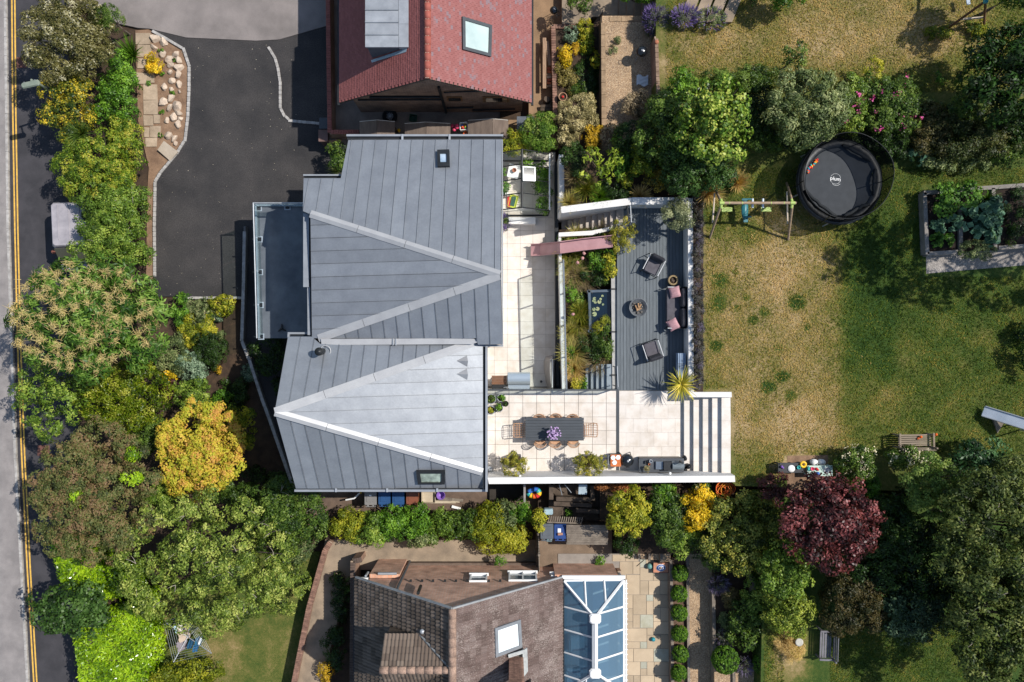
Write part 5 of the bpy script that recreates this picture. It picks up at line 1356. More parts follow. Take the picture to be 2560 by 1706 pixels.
for e, feet in ((A.lerp(B, .02), ((115, 660), (70, 1300))), (A.lerp(B, .955), ((1015, 625), (1030, 1325)))):
 f = [s5(x, y, Z_LAWN) for x, y in feet]
 for q in f: mb = MB(); mb.tube([e, q], .05, 10); obj('leg', mb, WOODP, t)
 mb = MB(); mb.tube([e - Vector((.09, 0, 0)), e + Vector((.09, 0, 0))], .07, 12); mb.tube([e + Vector((0, .16, -.14)), e - Vector((0, 0, .02)), e + Vector((0, -.16, -.14))], .06, 8); obj('bracket', mb, LIME, t)
 m0, m1 = e.lerp(f[0], .55), e.lerp(f[1], .55); mb = MB(); mb.tube([m0 + Vector((-.1, 0, 0)), m1 + Vector((-.1, 0, 0))], .035, 8); obj('brace', mb, mat('pale_timber', '#c2b3a0', '#b0a08c', sc=4), t)
for fx in (.12, .29, .67, .84): c = A.lerp(B, fx); mb = MB(); mb.tube([c - Vector((.015, 0, 0)), c + Vector((.015, 0, 0))], .058, 12); obj('strap', mb, LIME, t)
for (x, y, w) in ((280, 952, 108), (762, 950, 108)):
 c = s5(x, y, Z_LAWN + .45); mb = MB(); mb.rbox((c.x, c.y, c.z), (.45, .19, .04), r=.02); st = obj('swing_seat', mb, LIME, t)
 mb = MB(); mb.box((c.x, c.y, c.z + .025), (.3, .015, .012), rz=R(20)); mb.box((c.x - .03, c.y + .03, c.z + .025), (.3, .015, .012), rz=R(20)); obj('grip_strip', mb, mat('olive_plastic', '#6f7f3c'), st)
 for s in (-1, 1): chain(Vector((c.x + s * .21, c.y, c.z)), Vector((c.x + s * .21, A.y, zb)), t)
for x in (595, 722):
 c0, c1 = s5(x, 820, Z_LAWN + 1.75), s5(x, 930, Z_LAWN + 1.75); mb = MB(); mb.tube([c0, c1], .045, 10); obj('padded_bar', mb, mat('pale_blue_plastic', '#c3cdd6', '#b4bec8', rough=.4), t)
gl = [s5(500, 850, Z_LAWN + .55), s5(500, 1050, Z_LAWN + .55)]
mb = MB(); mid = (gl[0] + gl[1]) / 2; mb.lathe([(.001, -.06), (.14, -.03), (.15, .0), (.13, .04), (.001, .06)], mid, 16, sx=1, sy=2.9); obj('glider_seat', mb, TEAL, t)
for y, w in ((825, .5), (1042, .5)): c = s5(520, y, Z_LAWN + .6); mb = MB(); mb.tube([(c.x - w / 2 + .08, c.y, c.z), (c.x + w / 2 - .05, c.y, c.z)], .035, 8); obj('glider_handle', mb, TEAL, t)
mb = MB(); c = s5(510, 1072, Z_LAWN + .5); mb.rbox((c.x, c.y, c.z), (.2, .26, .05), r=.03); obj('foot_rest', mb, TEAL, t)
mb = MB(); c = s5(498, 830, Z_LAWN + .6); mb.rbox((c.x, c.y, c.z), (.26, .1, .05), r=.03); obj('foot_rest', mb, TEAL, t)
for s in (-.12, .12): chain(mid + Vector((s, .3, 0)), Vector((mid.x + s, A.y, zb)), t); chain(mid + Vector((s, -.3, 0)), Vector((mid.x + s, A.y, zb)), t)
t = thing('swing_set', 'brown swing set with a blue seat cut off by the top edge', 'swing set', P(2440, 40, Z_LAWN))
g4 = lambda x, y, z: P(1920 + x * .36344, y * .36344, z)
e = g4(1497, 8, Z_LAWN + 2.2); e2 = e + Vector((.15, 3.0, 0))
mb = MB(); mb.tube([e, e2], .06, 10); obj('beam', mb, TIMBER, t)
for q in (g4(1245, 190, Z_LAWN), g4(1485, 185, Z_LAWN)): mb = MB(); mb.tube([e, q], .05, 10); obj('leg', mb, mat('dark_stained', '#6b4a36', '#5a3d2d', sc=4), t)
mb = MB(); mb.tube([g4(1325, 133, Z_LAWN + .75), g4(1495, 120, Z_LAWN + .75)], .045, 8); obj('brace', mb, mat('pale_timber', '#c2b3a0'), t)
mb = MB(); mb.rbox(e, (.16, .2, .16), r=.03); obj('bracket', mb, mat('turquoise_plastic', '#3a8d92', rough=.4), t)
c = g4(1375, 15, Z_LAWN + .5); mb = MB(); mb.rbox((c.x, c.y + .1, c.z), (.17, .42, .04), r=.02, rz=R(8)); obj('swing_seat', mb, mat('slate_blue_plastic', '#8394a4', rough=.4), t)
for y in (-.08, .28): chain(Vector((c.x, c.y + y, c.z)), Vector((e.x + .05, c.y + y, e.z)), t)
TC = P(2097, 455, Z_LAWN + .75); TR = 1.62
t = thing('trampoline', 'round black trampoline with a slumped safety net on the lawn', 'trampoline', (TC.x, TC.y, Z_LAWN))
zt = .75
NETM = glassmat('net_mesh', (.36, .37, .38), 0.0, .5, (.02, .02, .02), body=(.012, .013, .015, .35))
mb = MB(); mb.lathe([(1.28, zt), (.001, zt - .02)], (0, 0, 0), 40); mt = part('jump_mat', mb, mat('jump_mat', '#33373c', '#2c3035', sc=3, rough=.75, fine=.04), t)
mb = MB()
for k in range(48):
 pass
prof = [(1.27, zt + .01), (1.32, zt + .06), (1.5, zt + .07), (1.62, zt + .02), (1.62, zt - .03)]
mb.lathe(prof, (0, 0, 0), 48, jit=.012, cap=False); pdn = part('edge_pad', mb, mat('black_vinyl', '#14171b', '#1c2025', sc=5, rough=.42, spec=.3, fine=.05, bump=.3, bsc=8), t)
mb = MB(); mb.ring((0, 0, zt - .05), 1.6, .03, 48, 6); part('frame_ring', mb, DGREY, t)
for k in range(6):
 a = 2 * pi * k / 6 + .3; ca, sa = cos(a), sin(a)
 mb = MB(); mb.tube([(1.58 * ca, 1.58 * sa, zt - .05), (1.62 * ca, 1.62 * sa, .02)], .025, 6); part('leg', mb, ALU, t)
ringc = Vector((-.10, .0, 1.85)); RX, RY = 1.60, 1.54
def ringp(a): return ringc + Vector((RX * cos(a), RY * sin(a), .12 * sin(a + .7) + .04 * sin(5 * a)))
n = 64; top = [ringp(2 * pi * k / n) for k in range(n)]
bot = [Vector((1.55 * cos(2 * pi * k / n), 1.55 * sin(2 * pi * k / n), zt + .07)) for k in range(n)]
rows = 7; vs = []
for r in range(rows + 1):
 f = r / rows
 for k in range(n):
  a = 2 * pi * k / n
  p = bot[k].lerp(top[k], f)
  sag = sin(pi * f) * (.05 + .05 * sin(7 * a) + .10 * max(0, cos(a - 4.6)))
  d = Vector((cos(a), sin(a), 0)); p = p - d * sag + Vector((0, 0, -.12 * sin(pi * f)))
  vs.append(p)
mb = MB(); mb.add(vs, [(r * n + k, r * n + (k + 1) % n, (r + 1) * n + (k + 1) % n, (r + 1) * n + k) for r in range(rows) for k in range(n)], True); part('safety_net', mb, NETM, t)
mb = MB(); mb.tube(top + [top[0]], .014, 5, cap=False); part('net_ring', mb, mat('black_cord', '#17191b', rough=.6), t)
for k in range(0, n, 11):
 q = ringp(2 * pi * k / n); a = 2 * pi * k / n; mb = MB(); mb.tube([(1.63 * cos(a), 1.63 * sin(a), .05), (1.63 * cos(a), 1.63 * sin(a), zt + .1), q], .02, 6); part('net_pole', mb, BLACK, t)
for k, (a0, a1) in enumerate(((3.4, 4.6), (4.8, 5.6), (5.9, 6.6), (.6, 1.5))):
 mb = MB(); pts = []
 for q in range(9):
  a = a0 + (a1 - a0) * q / 8; r = 1.36 - .16 * sin(pi * q / 8) + RU(-.03, .03); pts.append((r * cos(a), r * sin(a), zt + .10 + .1 * sin(pi * q / 8)))
 mb.tube(pts, .07, 6); part('net_fold', mb, mat('net_fold', '#16191c', '#1f2327', sc=6, rough=.8), t)
t.matrix_basis = t.matrix_basis @ Matrix.Scale(1.09, 4)
def text_part(body, size, loc, rz, m, parent, name='lettering'):
 cu = bpy.data.curves.new(name, 'FONT'); cu.body = body; cu.size = size; cu.align_x = 'CENTER'; cu.align_y = 'CENTER'; cu.extrude = .002
 o = bpy.data.objects.new('tmp', cu); COL.objects.link(o)
 bpy.context.view_layer.update()
 me = bpy.data.meshes.new_from_object(o); bpy.data.objects.remove(o)
 me.materials.clear(); me.materials.append(m)
 q = bpy.data.objects.new(name, me); COL.objects.link(q); q.parent = parent; q.matrix_basis = MT(loc) @ MR(rz, 4, 'Z'); return q
lc = P(2088, 449, Z_LAWN + .76) - Vector((TC.x, TC.y, Z_LAWN))
text_part('plum', .20, (lc.x, lc.y, zt + .008), R(-8), PLASTWHITE, t)
mb = MB(); pts = [(lc.x + .2 * cos(a), lc.y + .2 * sin(a), zt + .006) for a in [R(10 + 33 * k) for k in range(11)]]; mb.tube(pts, .006, 4); part('printed_ring', mb, PLASTWHITE, t)
pts = [(lc.x + .03 + .2 * cos(a), lc.y - .05 + .2 * sin(a), zt + .006) for a in [R(220 + 12 * k) for k in range(9)]]; mb = MB(); mb.tube(pts, .007, 4); part('printed_ring', mb, PLASTWHITE, t)
bm2 = MB(); bm2.ball((0, 0, 0), .05, 10, 8)
BALLC = ['red', 'orange', 'orange', 'orange', 'yellow', 'teal', 'teal', 'red', 'orange', 'teal', 'yellow', 'red', 'pink', 'orange', 'teal', 'blue', 'orange', 'red', 'teal', 'orange']
for k in range(20):
 f = k / 19; c = s5(1385 - 115 * f - 25 * sin(f * 3) + RU(-14, 14) + 14 * sin(3.1 * f), 345 + 150 * f + RU(-8, 8), Z_LAWN + .87)
 mm = mesh_of(bm2, 'ball'); mm.materials.append(TOY[BALLC[k]])
 o = bpy.data.objects.new('play_ball', mm); COL.objects.link(o); o.location = c
 tag(o, 'small %s ball on the trampoline, %s from the upper end of the curved row' % (BALLC[k], ORD[k]), 'ball', 'small balls on the trampoline')
VB_ = mat('grey_sleeper', '#827c76', '#6f6963', sc=3, rough=.9, rnd=.08, fine=.15)
zv = Z_LAWN + .42
v6 = lambda x, y, z=zv: P(2280 + x / 6.032, 440 + y / 6.032, z)
t = thing('raised_bed', 'grey timber raised vegetable beds in the shade at the right edge', 'raised bed', P(2420, 540, Z_LAWN))
def rail(a, b, w=.17):
 A, B = v6(*a), v6(*b); d = B - A; mid = (A + B) / 2; mb = MB(); mb.rbox((mid.x, mid.y, Z_LAWN + .2), (d.length, w, .44), r=.015, rz=atan2(d.y, d.x)); obj('sleeper', mb, VB_, t)
for a, b in (((195, 250), (235, 1185)), ((235, 1175), (700, 1145)), ((1310, 1085), (2400, 1010)), ((180, 255), (980, 190)), ((990, 190), (2400, 90)), ((730, 500), (745, 1130)), ((1230, 180), (1260, 1100))): rail(a, b)
mb = MB(); q = [v6(200, 260, Z_LAWN + .3), v6(2400, 120, Z_LAWN + .3), v6(2400, 1040, Z_LAWN + .3), v6(240, 1170, Z_LAWN + .3)]
mb.prism([tuple(p[:2]) for p in q], Z_LAWN, Z_LAWN + .3); obj('soil', mb, mat('dark_compost', '#2f251e', '#231b16', sc=5, rough=.95, bump=.8, fine=.3), t)
mb = MB(); q = [v6(212, 1200, Z_LAWN + .012), v6(2600, 1020, Z_LAWN + .012), v6(2600, 1270, Z_LAWN + .012), v6(218, 1475, Z_LAWN + .012)]
mb.prism([tuple(p[:2]) for p in q], Z_LAWN - .1, Z_LAWN + .012); struct('gravel_strip', mb, GREYGRAVEL)
t = thing('slide', 'shiny metal slide running down to the lawn at the right edge', 'slide', P(2465, 1030, Z_LAWN))
A0, A1 = P(2458, 1028, Z_LAWN + .25), P(2600, 1072, Z_LAWN + 1.35)
d = (A1 - A0); s = Vector((-d.y, d.x, 0)).normalized() * .21
SS = mat('bright_steel', '#c6ccd2', '#b0b8c0', sc=2, rough=.32, metal=.4, fine=.04)
mb = MB(); mb.loft([A0 - s, A1 - s, A1 + s, A0 + s], [v - Vector((0, 0, .03)) for v in (A0 - s, A1 - s, A1 + s, A0 + s)]); obj('chute', mb, SS, t)
for q in (-1, 1):
 mb = MB(); mb.tube([A0 + s * q * 1.02 + Vector((0, 0, .04)), A1 + s * q * 1.02 + Vector((0, 0, .04))], .026, 8); obj('side_rail', mb, ALU, t)
 mb = MB(); a = A1 + s * q; mb.tube([a, Vector((a.x + .1, a.y, Z_LAWN))], .03, 6); obj('support', mb, ALU, t)
a = P(2475, 1040, Z_LAWN); mb = MB(); mb.loft([a + Vector((0, 0, .2)), a + Vector((.55, -.15, .2)), a + Vector((.3, -.75, .02))], [a, a + Vector((.55, -.15, 0)), a + Vector((.3, -.75, 0))]); obj('foot_board', mb, TIMBER, t)
def bench(px, py, z, L_, rz, label, m, arms=True, nslat=6, D=.5):
 c = P(px, py, z + .45); t = thing('garden_bench', label, 'bench', (c.x, c.y, z), rz)
 for k in range(nslat): mb = MB(); mb.rbox((0, -D / 2 + D * (k + .5) / nslat, .44), (L_ - .1, D / nslat - .02, .025), r=.006); part('seat_slat', mb, m, t)
 for k in range(3): mb = MB(); mb.rbox((0, -D / 2 - .06 - .03 * k, .55 + .14 * k), (L_ - .1, .03, .09), r=.006); part('back_slat', mb, m, t)
 for s in (-1, 1):
  mb = MB(); mb.rbox((s * (L_ / 2 - .03), .02, .64), (.08, D + .08, .035), r=.01); part('armrest', mb, m, t)
  for y, h in ((D / 2 - .03, .62), (-D / 2 - .04, .92)): mb = MB(); mb.box((s * (L_ / 2 - .03), y, h / 2), (.06, .06, h)); part('leg', mb, m, t)
  for k in range(4): mb = MB(); mb.box((s * (L_ / 2 - .03), -D / 2 + .1 + k * .1, .53), (.02, .03, .18)); part('arm_slat', mb, m, t)
 return t
bench(2287, 1101, Z_LAWN, 1.45, R(1), 'weathered wooden bench with slatted arms above the white flowering shrubs', mat('silver_teak', '#8a7d6e', '#736758', sc=4, rough=.9, rnd=.07, fine=.15, stretch=(.6, 5, 3)))
b2 = bench(2064, 1611, Z_LOW, 1.25, R(88), 'grey slatted bench on the shaded lower lawn', mat('grey_teak', '#77757a', '#636166', sc=4, rough=.9, rnd=.07, fine=.12), nslat=5)
for (px, py, lab) in ((2297, 1096, 'orange toy lying on the bench seat'), (2335, 1090, 'orange toy at the right arm of the bench')):
 mb = MB(); c = P(px, py, Z_LAWN + .5); mb.rbox((c.x, c.y, Z_LAWN + .5), (.16, .08, .08), r=.03, rz=R(30)); mb.ball((c.x + .07, c.y + .06, Z_LAWN + .54), .06, 8, 6); single('toy', mb, TOY['orange'], lab, 'toy')
def table(px, py, z, w, d, h, m, label, rz=0, name='play_table', cat='table'):
 c = P(px, py, z + h); t = thing(name, label, cat, (c.x, c.y, z), rz)
 mb = MB(); mb.rbox((0, 0, h - .02), (w, d, .04), r=.01); part('top', mb, m, t)
 for a in (-1, 1):
  for b in (-1, 1): mb = MB(); mb.box((a * (w / 2 - .05), b * (d / 2 - .05), h / 2), (.05, .05, h)); part('leg', mb, m, t)
 return t
zt2 = Z_LAWN + .5
table(1977, 1170, Z_LAWN, 1.05, .42, .5, mat('dark_table', '#34363a', '#2d2f33', rough=.6), 'dark low play table above the purple tree')
table(2050, 1178, Z_LAWN, 1.05, .45, .5, mat('mint_table', '#b3c9bd', '#a3b9ad', sc=3, rough=.6), 'pale mint play table cluttered with small toys')
w5 = lambda x, y: (1900 + x / 3.565, 1040 + y / 3.565)
for x, y, kind, col, lab, cat in ((278, 470, 'plate', 'white', 'white patterned plate on the dark play table', 'plate'), (340, 458, 'cup', 'teal', 'small teal bowl on the dark play table', 'bowl'), (190, 452, 'ball', 'purple', 'purple and red toy at the left end of the dark play table', 'toy'),
  (382, 432, 'ring', 'yellow', 'yellow ring toy between the two play tables', 'ring'), (597, 485, 'hole', 'white', 'round grey sink bowl set in the mint play table', 'bowl'), (500, 470, 'ball', 'red', 'small red toy on the mint play table', 'toy'), (462, 470, 'cup', 'pink', 'pink cup on the mint play table', 'cup'),
  (423, 468, 'box', 'teal', 'teal box at the left end of the mint play table', 'box'), (508, 515, 'box', 'blue', 'tall blue and white toy standing on the mint play table', 'toy'), (490, 563, 'ball', 'orange', 'orange and black toy below the mint play table', 'toy'), (508, 425, 'stool', 'white', 'left pale stool behind the mint play table', 'stool'), (575, 425, 'stool', 'white', 'right pale stool behind the mint play table', 'stool')):
 px, py = w5(x, y); c = P(px, py, zt2); mb = MB(); z = zt2 + .002
 if kind == 'plate': mb.lathe([(.08, 0), (.15, .02), (.15, .03), (.001, .015)], (c.x, c.y, z), 18)
 elif kind == 'cup': mb.lathe([(.05, 0), (.08, .08), (.06, .08), (.04, .02)], (c.x, c.y, z), 12)
 elif kind == 'ball': mb.ball((c.x, c.y, z + .06), .06, 10, 6); mb.ball((c.x + .06, c.y - .05, z + .04), .045, 8, 6)
 elif kind == 'ring': mb.ring((c.x, c.y, z + .05), .1, .05, 20, 8)
 elif kind == 'hole': mb.ring((c.x, c.y, z + .01), .12, .02, 20, 6); mb.lathe([(.11, .01), (.001, .004)], (c.x, c.y, z), 16)
 elif kind == 'box': mb.rbox((c.x, c.y, z + .09), (.1, .16, .18), r=.02)
 else: mb.lathe([(.12, 0), (.14, .28), (.001, .3)], (c.x, c.y, Z_LAWN), 14)
 single(cat, mb, TOY[col] if kind != 'hole' else ALU, lab, cat)
t = thing('cable_coil', 'tangled coil of bright orange cable behind the white terrace wall', 'cable', P(1815, 1225, Z_FLAG + .9))
for k in range(9):
 c = P(1815 + RU(-14, 12), 1222 + RU(-9, 12), .3 + k * .02); mb = MB(); mb.ring((c.x, c.y, c.z), RU(.18, .36), .018, 30, 5, rz=RU(0, 6), tilt=RU(-.25, .25)); obj('loop', mb, TOY['orange'] if k % 2 else mat('amber_cable', '#e08a2a', rough=.5), t)
mb = MB(); c = P(1850, 1238, .1); mb.rbox((c.x, c.y, .1), (.32, .28, .25), r=.05, rz=.4); single('grey_block', mb, DGREY, 'dark grey block lying right of the orange cable', 'block')
mb = MB(); c = P(1998, 1606, Z_LOW + .5); mb.lathe([(.05, 0), (.05, .4), (.16, .48), (.17, .52), (.1, .5)], (c.x, c.y, Z_LOW), 18); single('bird_bath', mb, mat('pale_stone', '#b5b1a6', sc=4), 'small round pale bird bath in dry grass at the bottom', 'bird bath')
CUSH = mat('charcoal_cushion', '#58555a', '#4d4a4f', sc=6, rough=.95, fine=.06)
CUSHD = mat('dark_cushion', '#3b3b40', '#333338', sc=6, rough=.95, fine=.06)
FRM = mat('pale_frame', '#c9c9c9', '#bdbdbd', rough=.4, fine=.03)
def lounge(px, py, ang, label):
 c = P(px, py, .35); t = thing('lounge_chair', label, 'chair', (c.x, c.y, 0), ang, 'lounge chairs on the deck')
 mb = MB(); mb.rbox((.06, 0, .36), (.62, .58, .13), r=.04); part('seat_cushion', mb, CUSH, t)
 mb = MB(); mb.rbox((-.30, 0, .60), (.15, .60, .52), r=.06, ry=R(-14)); part('back_cushion', mb, CUSHD, t)
 for s in (-1, 1):
  y = s * .35
  mb = MB(); mb.tube([(.42, y, .01), (.38, y, .58), (-.36, y, .62), (-.44, y, .01)], .018, 8); part('side_frame', mb, BLACK, t)
  mb = MB(); mb.rbox((0.0, y, .60), (.74, .035, .03), r=.01, ry=R(3)); part('armrest', mb, FRM, t)
 mb = MB(); mb.tube([(.40, -.35, .28), (.40, .35, .28)], .018, 8); mb.tube([(-.40, -.35, .28), (-.40, .35, .28)], .018, 8); mb.tube([(-.44, -.35, .02), (-.44, .35, .02)], .018, 8); part('cross_bar', mb, BLACK, t)
 return t
lounge(1633, 664, atan2(-.89, -.45), 'charcoal lounge chair at the top of the deck, turned towards the fire bowl')
lounge(1630, 877, atan2(.95, -.31), 'charcoal lounge chair at the lower end of the deck below the fire bowl')
c = P(1690, 770, .4); t = thing('sofa', 'dark charcoal outdoor sofa against the white lavender wall on the deck', 'sofa', (c.x, c.y, 0))
mb = MB(); mb.rbox((-.10, 0, .36), (.62, 1.66, .16), r=.05); part('seat_cushion', mb, CUSH, t)
for y in (-.42, .42): mb = MB(); mb.rbox((.24, y, .6), (.2, .80, .42), r=.07, ry=R(12)); part('back_cushion', mb, CUSHD, t)
for s in (-1, 1):
 mb = MB(); mb.tube([(-.42, s * .87, .01), (-.42, s * .87, .6), (.4, s * .87, .62), (.4, s * .87, .01)], .02, 8); part('side_frame', mb, BLACK, t)
 mb = MB(); mb.rbox((0, s * .87, .61), (.8, .035, .025), r=.01); part('armrest', mb, FRM, t)
mb = MB(); mb.rbox((.40, 0, .55), (.04, 1.72, .5), r=.01); part('back_frame', mb, BLACK, t)
mb = MB(); mb.rbox((0, 0, .24), (.8, 1.7, .06), r=.01); part('base_frame', mb, BLACK, t)
PINK = mat('pink_fabric', '#c09496', '#b08587', sc=14, rough=.95, fine=.08)
for px, py, rz, lab in ((1687, 731, 12, 'upper pink square cushion on the dark sofa, nearest the round pot'), (1683, 812, 28, 'lower pink square cushion on the dark sofa')):
 c = P(px, py, .62); mb = MB()
 n = 8; vs = []
 for sgn in (1, -1):
  for j in range(n + 1):
   for i in range(n + 1):
    u, v = i / n * 2 - 1, j / n * 2 - 1
    h = .075 * (1 - abs(u) ** 2.5) ** .5 * (1 - abs(v) ** 2.5) ** .5
    vs.append((u * .235 * (1 - .06 * (1 - v * v)), v * .235 * (1 - .06 * (1 - u * u)), sgn * h))
 m_ = MT(c) @ MR(R(rz), 4, 'Z') @ MR(R(-28), 4, 'Y')
 nn = (n + 1) ** 2
 fs = [(b + j * (n + 1) + i, b + j * (n + 1) + i + 1, b + (j + 1) * (n + 1) + i + 1, b + (j + 1) * (n + 1) + i) for b in (0, nn) for j in range(n) for i in range(n)]
 mb.add([m_ @ Vector(v) for v in vs], fs, True)
 single('cushion', mb, PINK, lab, 'cushion', 'pink cushions on the sofa')
c = P(1596, 769, .35); t = thing('fire_bowl', 'round steel fire bowl of split logs in the middle of the deck', 'fire bowl', (c.x, c.y, 0))
mb = MB(); mb.lathe([(.12, .1), (.3, .16), (.39, .34), (.395, .36), (.37, .35), (.28, .2), (.001, .15)], (0, 0, 0), 32); part('bowl', mb, mat('weathered_steel', '#6f7275', '#55585b', sc=5, rough=.5, metal=.4, fine=.1), t)
mb = MB(); mb.lathe([(.22, 0), (.2, .02), (.1, .12)], (0, 0, 0), 16); part('foot', mb, BLACK, t)
mb = MB()
for k in range(60):
 a, r = RU(0, 6.28), RU(0, .27); mb.ball((r * cos(a), r * sin(a), .19 + .12 * (r / .3) ** 2), RU(.02, .05), 6, 4, sz=.6)
a_ = part('ash', mb, mat('ash', '#7d7873', '#3c3835', sc=14, rough=.95), t); a_['kind'] = 'stuff'
for k, (x, y, a, l) in enumerate(((-.02, .03, 75, .3), (.06, .02, 60, .28), (-.08, -.02, 115, .26), (.02, -.08, 20, .24), (.0, .08, 95, .2))):
 mb = MB(); mb.rbox((x, y, .30 + .02 * k), (l, .06, .05), r=.012, rz=R(a), ry=R(8)); part('log', mb, mat('split_wood', '#c9a57c', '#a5835f', sc=8, fine=.15), t)
t = pot(1683, 701, 0, .22, .46, mat('rattan_pot', '#8d7a58', '#6f5f44', sc=12, rough=.8, fine=.2), 'round woven brown pot beside the sofa on the deck', soil=True)
mb = MB(); mb.ring((0, 0, .46), .17, .022, 24, 6); part('rim', mb, mat('rattan_rim', '#a8926c', '#8d7a58', sc=12), t)
mb = MB()
for k in range(4): mb.tube([(RU(-.1, .1), RU(-.1, .1), .38), (RU(-.1, .1), RU(-.1, .1), .42)], .035, 6)
part('kindling', mb, DKTIMBER, t)
t = thing('folded_lounger', 'folded blue grey lounger standing against the white wall near the yucca', 'lounger', P(1704, 915, 0))
A, B = P(1702, 883, .55), P(1705, 945, .55)
for k in range(5): mb = MB(); mb.rbox((A.x + (B.x - A.x) * .5 - .14 + .065 * k, (A.y + B.y) / 2, .42 + .025 * k), (.05, A.y - B.y, .5 - .02 * k), r=.015); obj('slat', mb, mat('blue_grey_paint', '#8d9fb4', '#7d8fa4', sc=3, rough=.6), t)
for y in (910, 915, 920): c = P(1703, y, .7); mb = MB(); mb.box((c.x, c.y, .71), (.3, .02, .02)); obj('strap', mb, DGREY, t)
t = thing('pond', 'raised rectangular black edged pond with lily pads in the planted bed', 'pond', P(1500, 778, Z_BED))
x0, x1, y0, y1 = 1472, 1531, 727, 829
zt = -.25
for a, b, w in (((1471, 729), (1533, 727), 0), ((1473, 728), (1476, 829), 0), ((1473, 828), (1533, 828), 0), ((1530, 728), (1532, 829), 0)):
 A, B = P(*a, zt), P(*b, zt); d = B - A; mid = (A + B) / 2; mb = MB(); mb.rbox((mid.x, mid.y, (zt + Z_BED) / 2), (d.length + .12, .12, zt - Z_BED), r=.02, rz=atan2(d.y, d.x)); obj('wall', mb, mat('slate_blue_timber', '#4d5a67', '#434f5b', sc=3, rough=.6), t)
mb = MB(); q = pp([(1475, 730), (1530, 730), (1531, 827), (1478, 827)], zt - .08); mb.prism([tuple(p[:2]) for p in q], zt - .3, zt - .08); obj('water', mb, mat('pond_water', '#0c1a26', '#0f202c', rough=.04, spec=.7, fine=0), t)
LILY = mat('lily_green', '#7c8c66', '#94966a', sc=6, rough=.5, rnd=.15)
z8 = lambda x, y: (1200 + x * .3061, 520 + y * .3061)
for i, (x, y, r) in enumerate(((935, 742, 14), (942, 770, 13), (975, 768, 16), (930, 828, 14), (960, 825, 16), (935, 868, 19), (985, 745, 10), (1000, 720, 10), (1005, 790, 9), (925, 760, 9))):
 c = P(*z8(x, y), zt - .07); mb = MB(); rr = LEN(r * .306); pts = [(c.x + rr * cos(a), c.y + rr * sin(a), zt - .068) for a in [R(20 + 16 * k + i * 40) for k in range(21)]] + [(c.x, c.y, zt - .07)]
 mb.add(pts, [tuple(range(len(pts)))]); obj('lily_pad', mb, LILY, t)
t = thing('slide', 'pink slide running from the grey deck over the bed down to the patio', 'slide', P(1326, 622, Z_PATIO))
SL = mat('pink_plastic', '#b58c8e', '#a67e80', sc=2, rough=.5, fine=.05)
st = [(1327, 626, -1.5, 27), (1350, 625, -1.28, 27), (1400, 620, -.05, 27), (1460, 612, .22, 27), (1532, 604, .5, 27)]
L0, R0_, L1, R1_ = [], [], [], []
for x, y, z, w in st:
 L0.append(P(x, y - w / 2, z)); R0_.append(P(x, y + w / 2, z))
n = len(st)
for i in range(n - 1):
 a, b, c2, d2 = L0[i], L0[i + 1], R0_[i + 1], R0_[i]
 mb = MB(); mb.loft([a, b, c2, d2], [v - Vector((0, 0, .04)) for v in (a, b, c2, d2)]); obj('chute', mb, SL, t)
for S in (L0, R0_):
 for i in range(n - 1):
  a, b = S[i], S[i + 1]; mb = MB(); up = Vector((0, 0, .16)); o2 = Vector((0, .03 if S is L0 else -.03, 0))
  mb.loft([a + up, b + up, b + up + o2, a + up + o2], [a - Vector((0, 0, .05)), b - Vector((0, 0, .05)), b + o2 - Vector((0, 0, .05)), a + o2 - Vector((0, 0, .05))]); obj('side_rail', mb, SL, t)
def balustrade(a, b, z0, h, npane, label, rail_m=DGREY, rw=.07, posts=True):
 A, B = P(*a, z0 + h), P(*b, z0 + h); d = B - A; L_ = d.length; rz = atan2(d.y, d.x); mid = (A + B) / 2
 t = thing('glass_balustrade', label, 'balustrade', (mid.x, mid.y, z0), rz)
 mb = MB(); mb.rbox((0, 0, h), (L_, rw, .05), r=.012); part('handrail', mb, rail_m, t)
 for k in range(npane):
  x = -L_ / 2 + L_ * (k + .5) / npane; mb = MB(); mb.box((x, 0, h / 2), (L_ / npane - .04, .014, h - .1)); part('glass_pane', mb, glassmat('rail_glass', (.90, .95, .94), .05), t)
 for k in range(npane + 1):
  x = -L_ / 2 + L_ * k / npane; mb = MB(); mb.box((x, 0, h / 2), (.045, .05, h)); part('post', mb, rail_m, t)
 return t
balustrade((1408.5, 650), (1416.5, 976), -.26, 1.05, 4, 'long glass balustrade with a grey rail along the left edge of the planted bed', mat('mid_grey_metal', '#70767c', '#666c72', rough=.45))
balustrade((1217, 975.5), (1545, 975.5), 0.0, 1.02, 6, 'glass balustrade with a dark rail along the top edge of the dining terrace')
mb = MB(); a, b = P(1402, 536, -.85), P(1572, 514, .92); mb.tube([a, b], .025, 8);
for k in range(4): c = a.lerp(b, k / 3); mb.tube([c, c - Vector((0, 0, .9))], .018, 6)
single('handrail', mb, BLACK, 'thin black handrail along the staircase beside the sloping white wall', 'handrail')
t = thing('gate_rail', 'short black and steel rail where the staircase meets the deck', 'rail', P(1571, 530, 0))
for dx in (0, .12): mb = MB(); c0, c1 = P(1569, 514, .95), P(1571, 556, .95); mb.tube([c0 + Vector((dx, 0, 0)), c1 + Vector((dx, 0, 0))], .02, 8); obj('bar', mb, ALU if dx else BLACK, t)
for y in (516, 535, 554): c = P(1570, y, .95); mb = MB(); mb.tube([c, c - Vector((0, 0, .95))], .02, 6); obj('post', mb, BLACK, t)
t = thing('gate_rail', 'short steel rail at the head of the grey steps beside the deck', 'rail', P(1541, 940, 0))
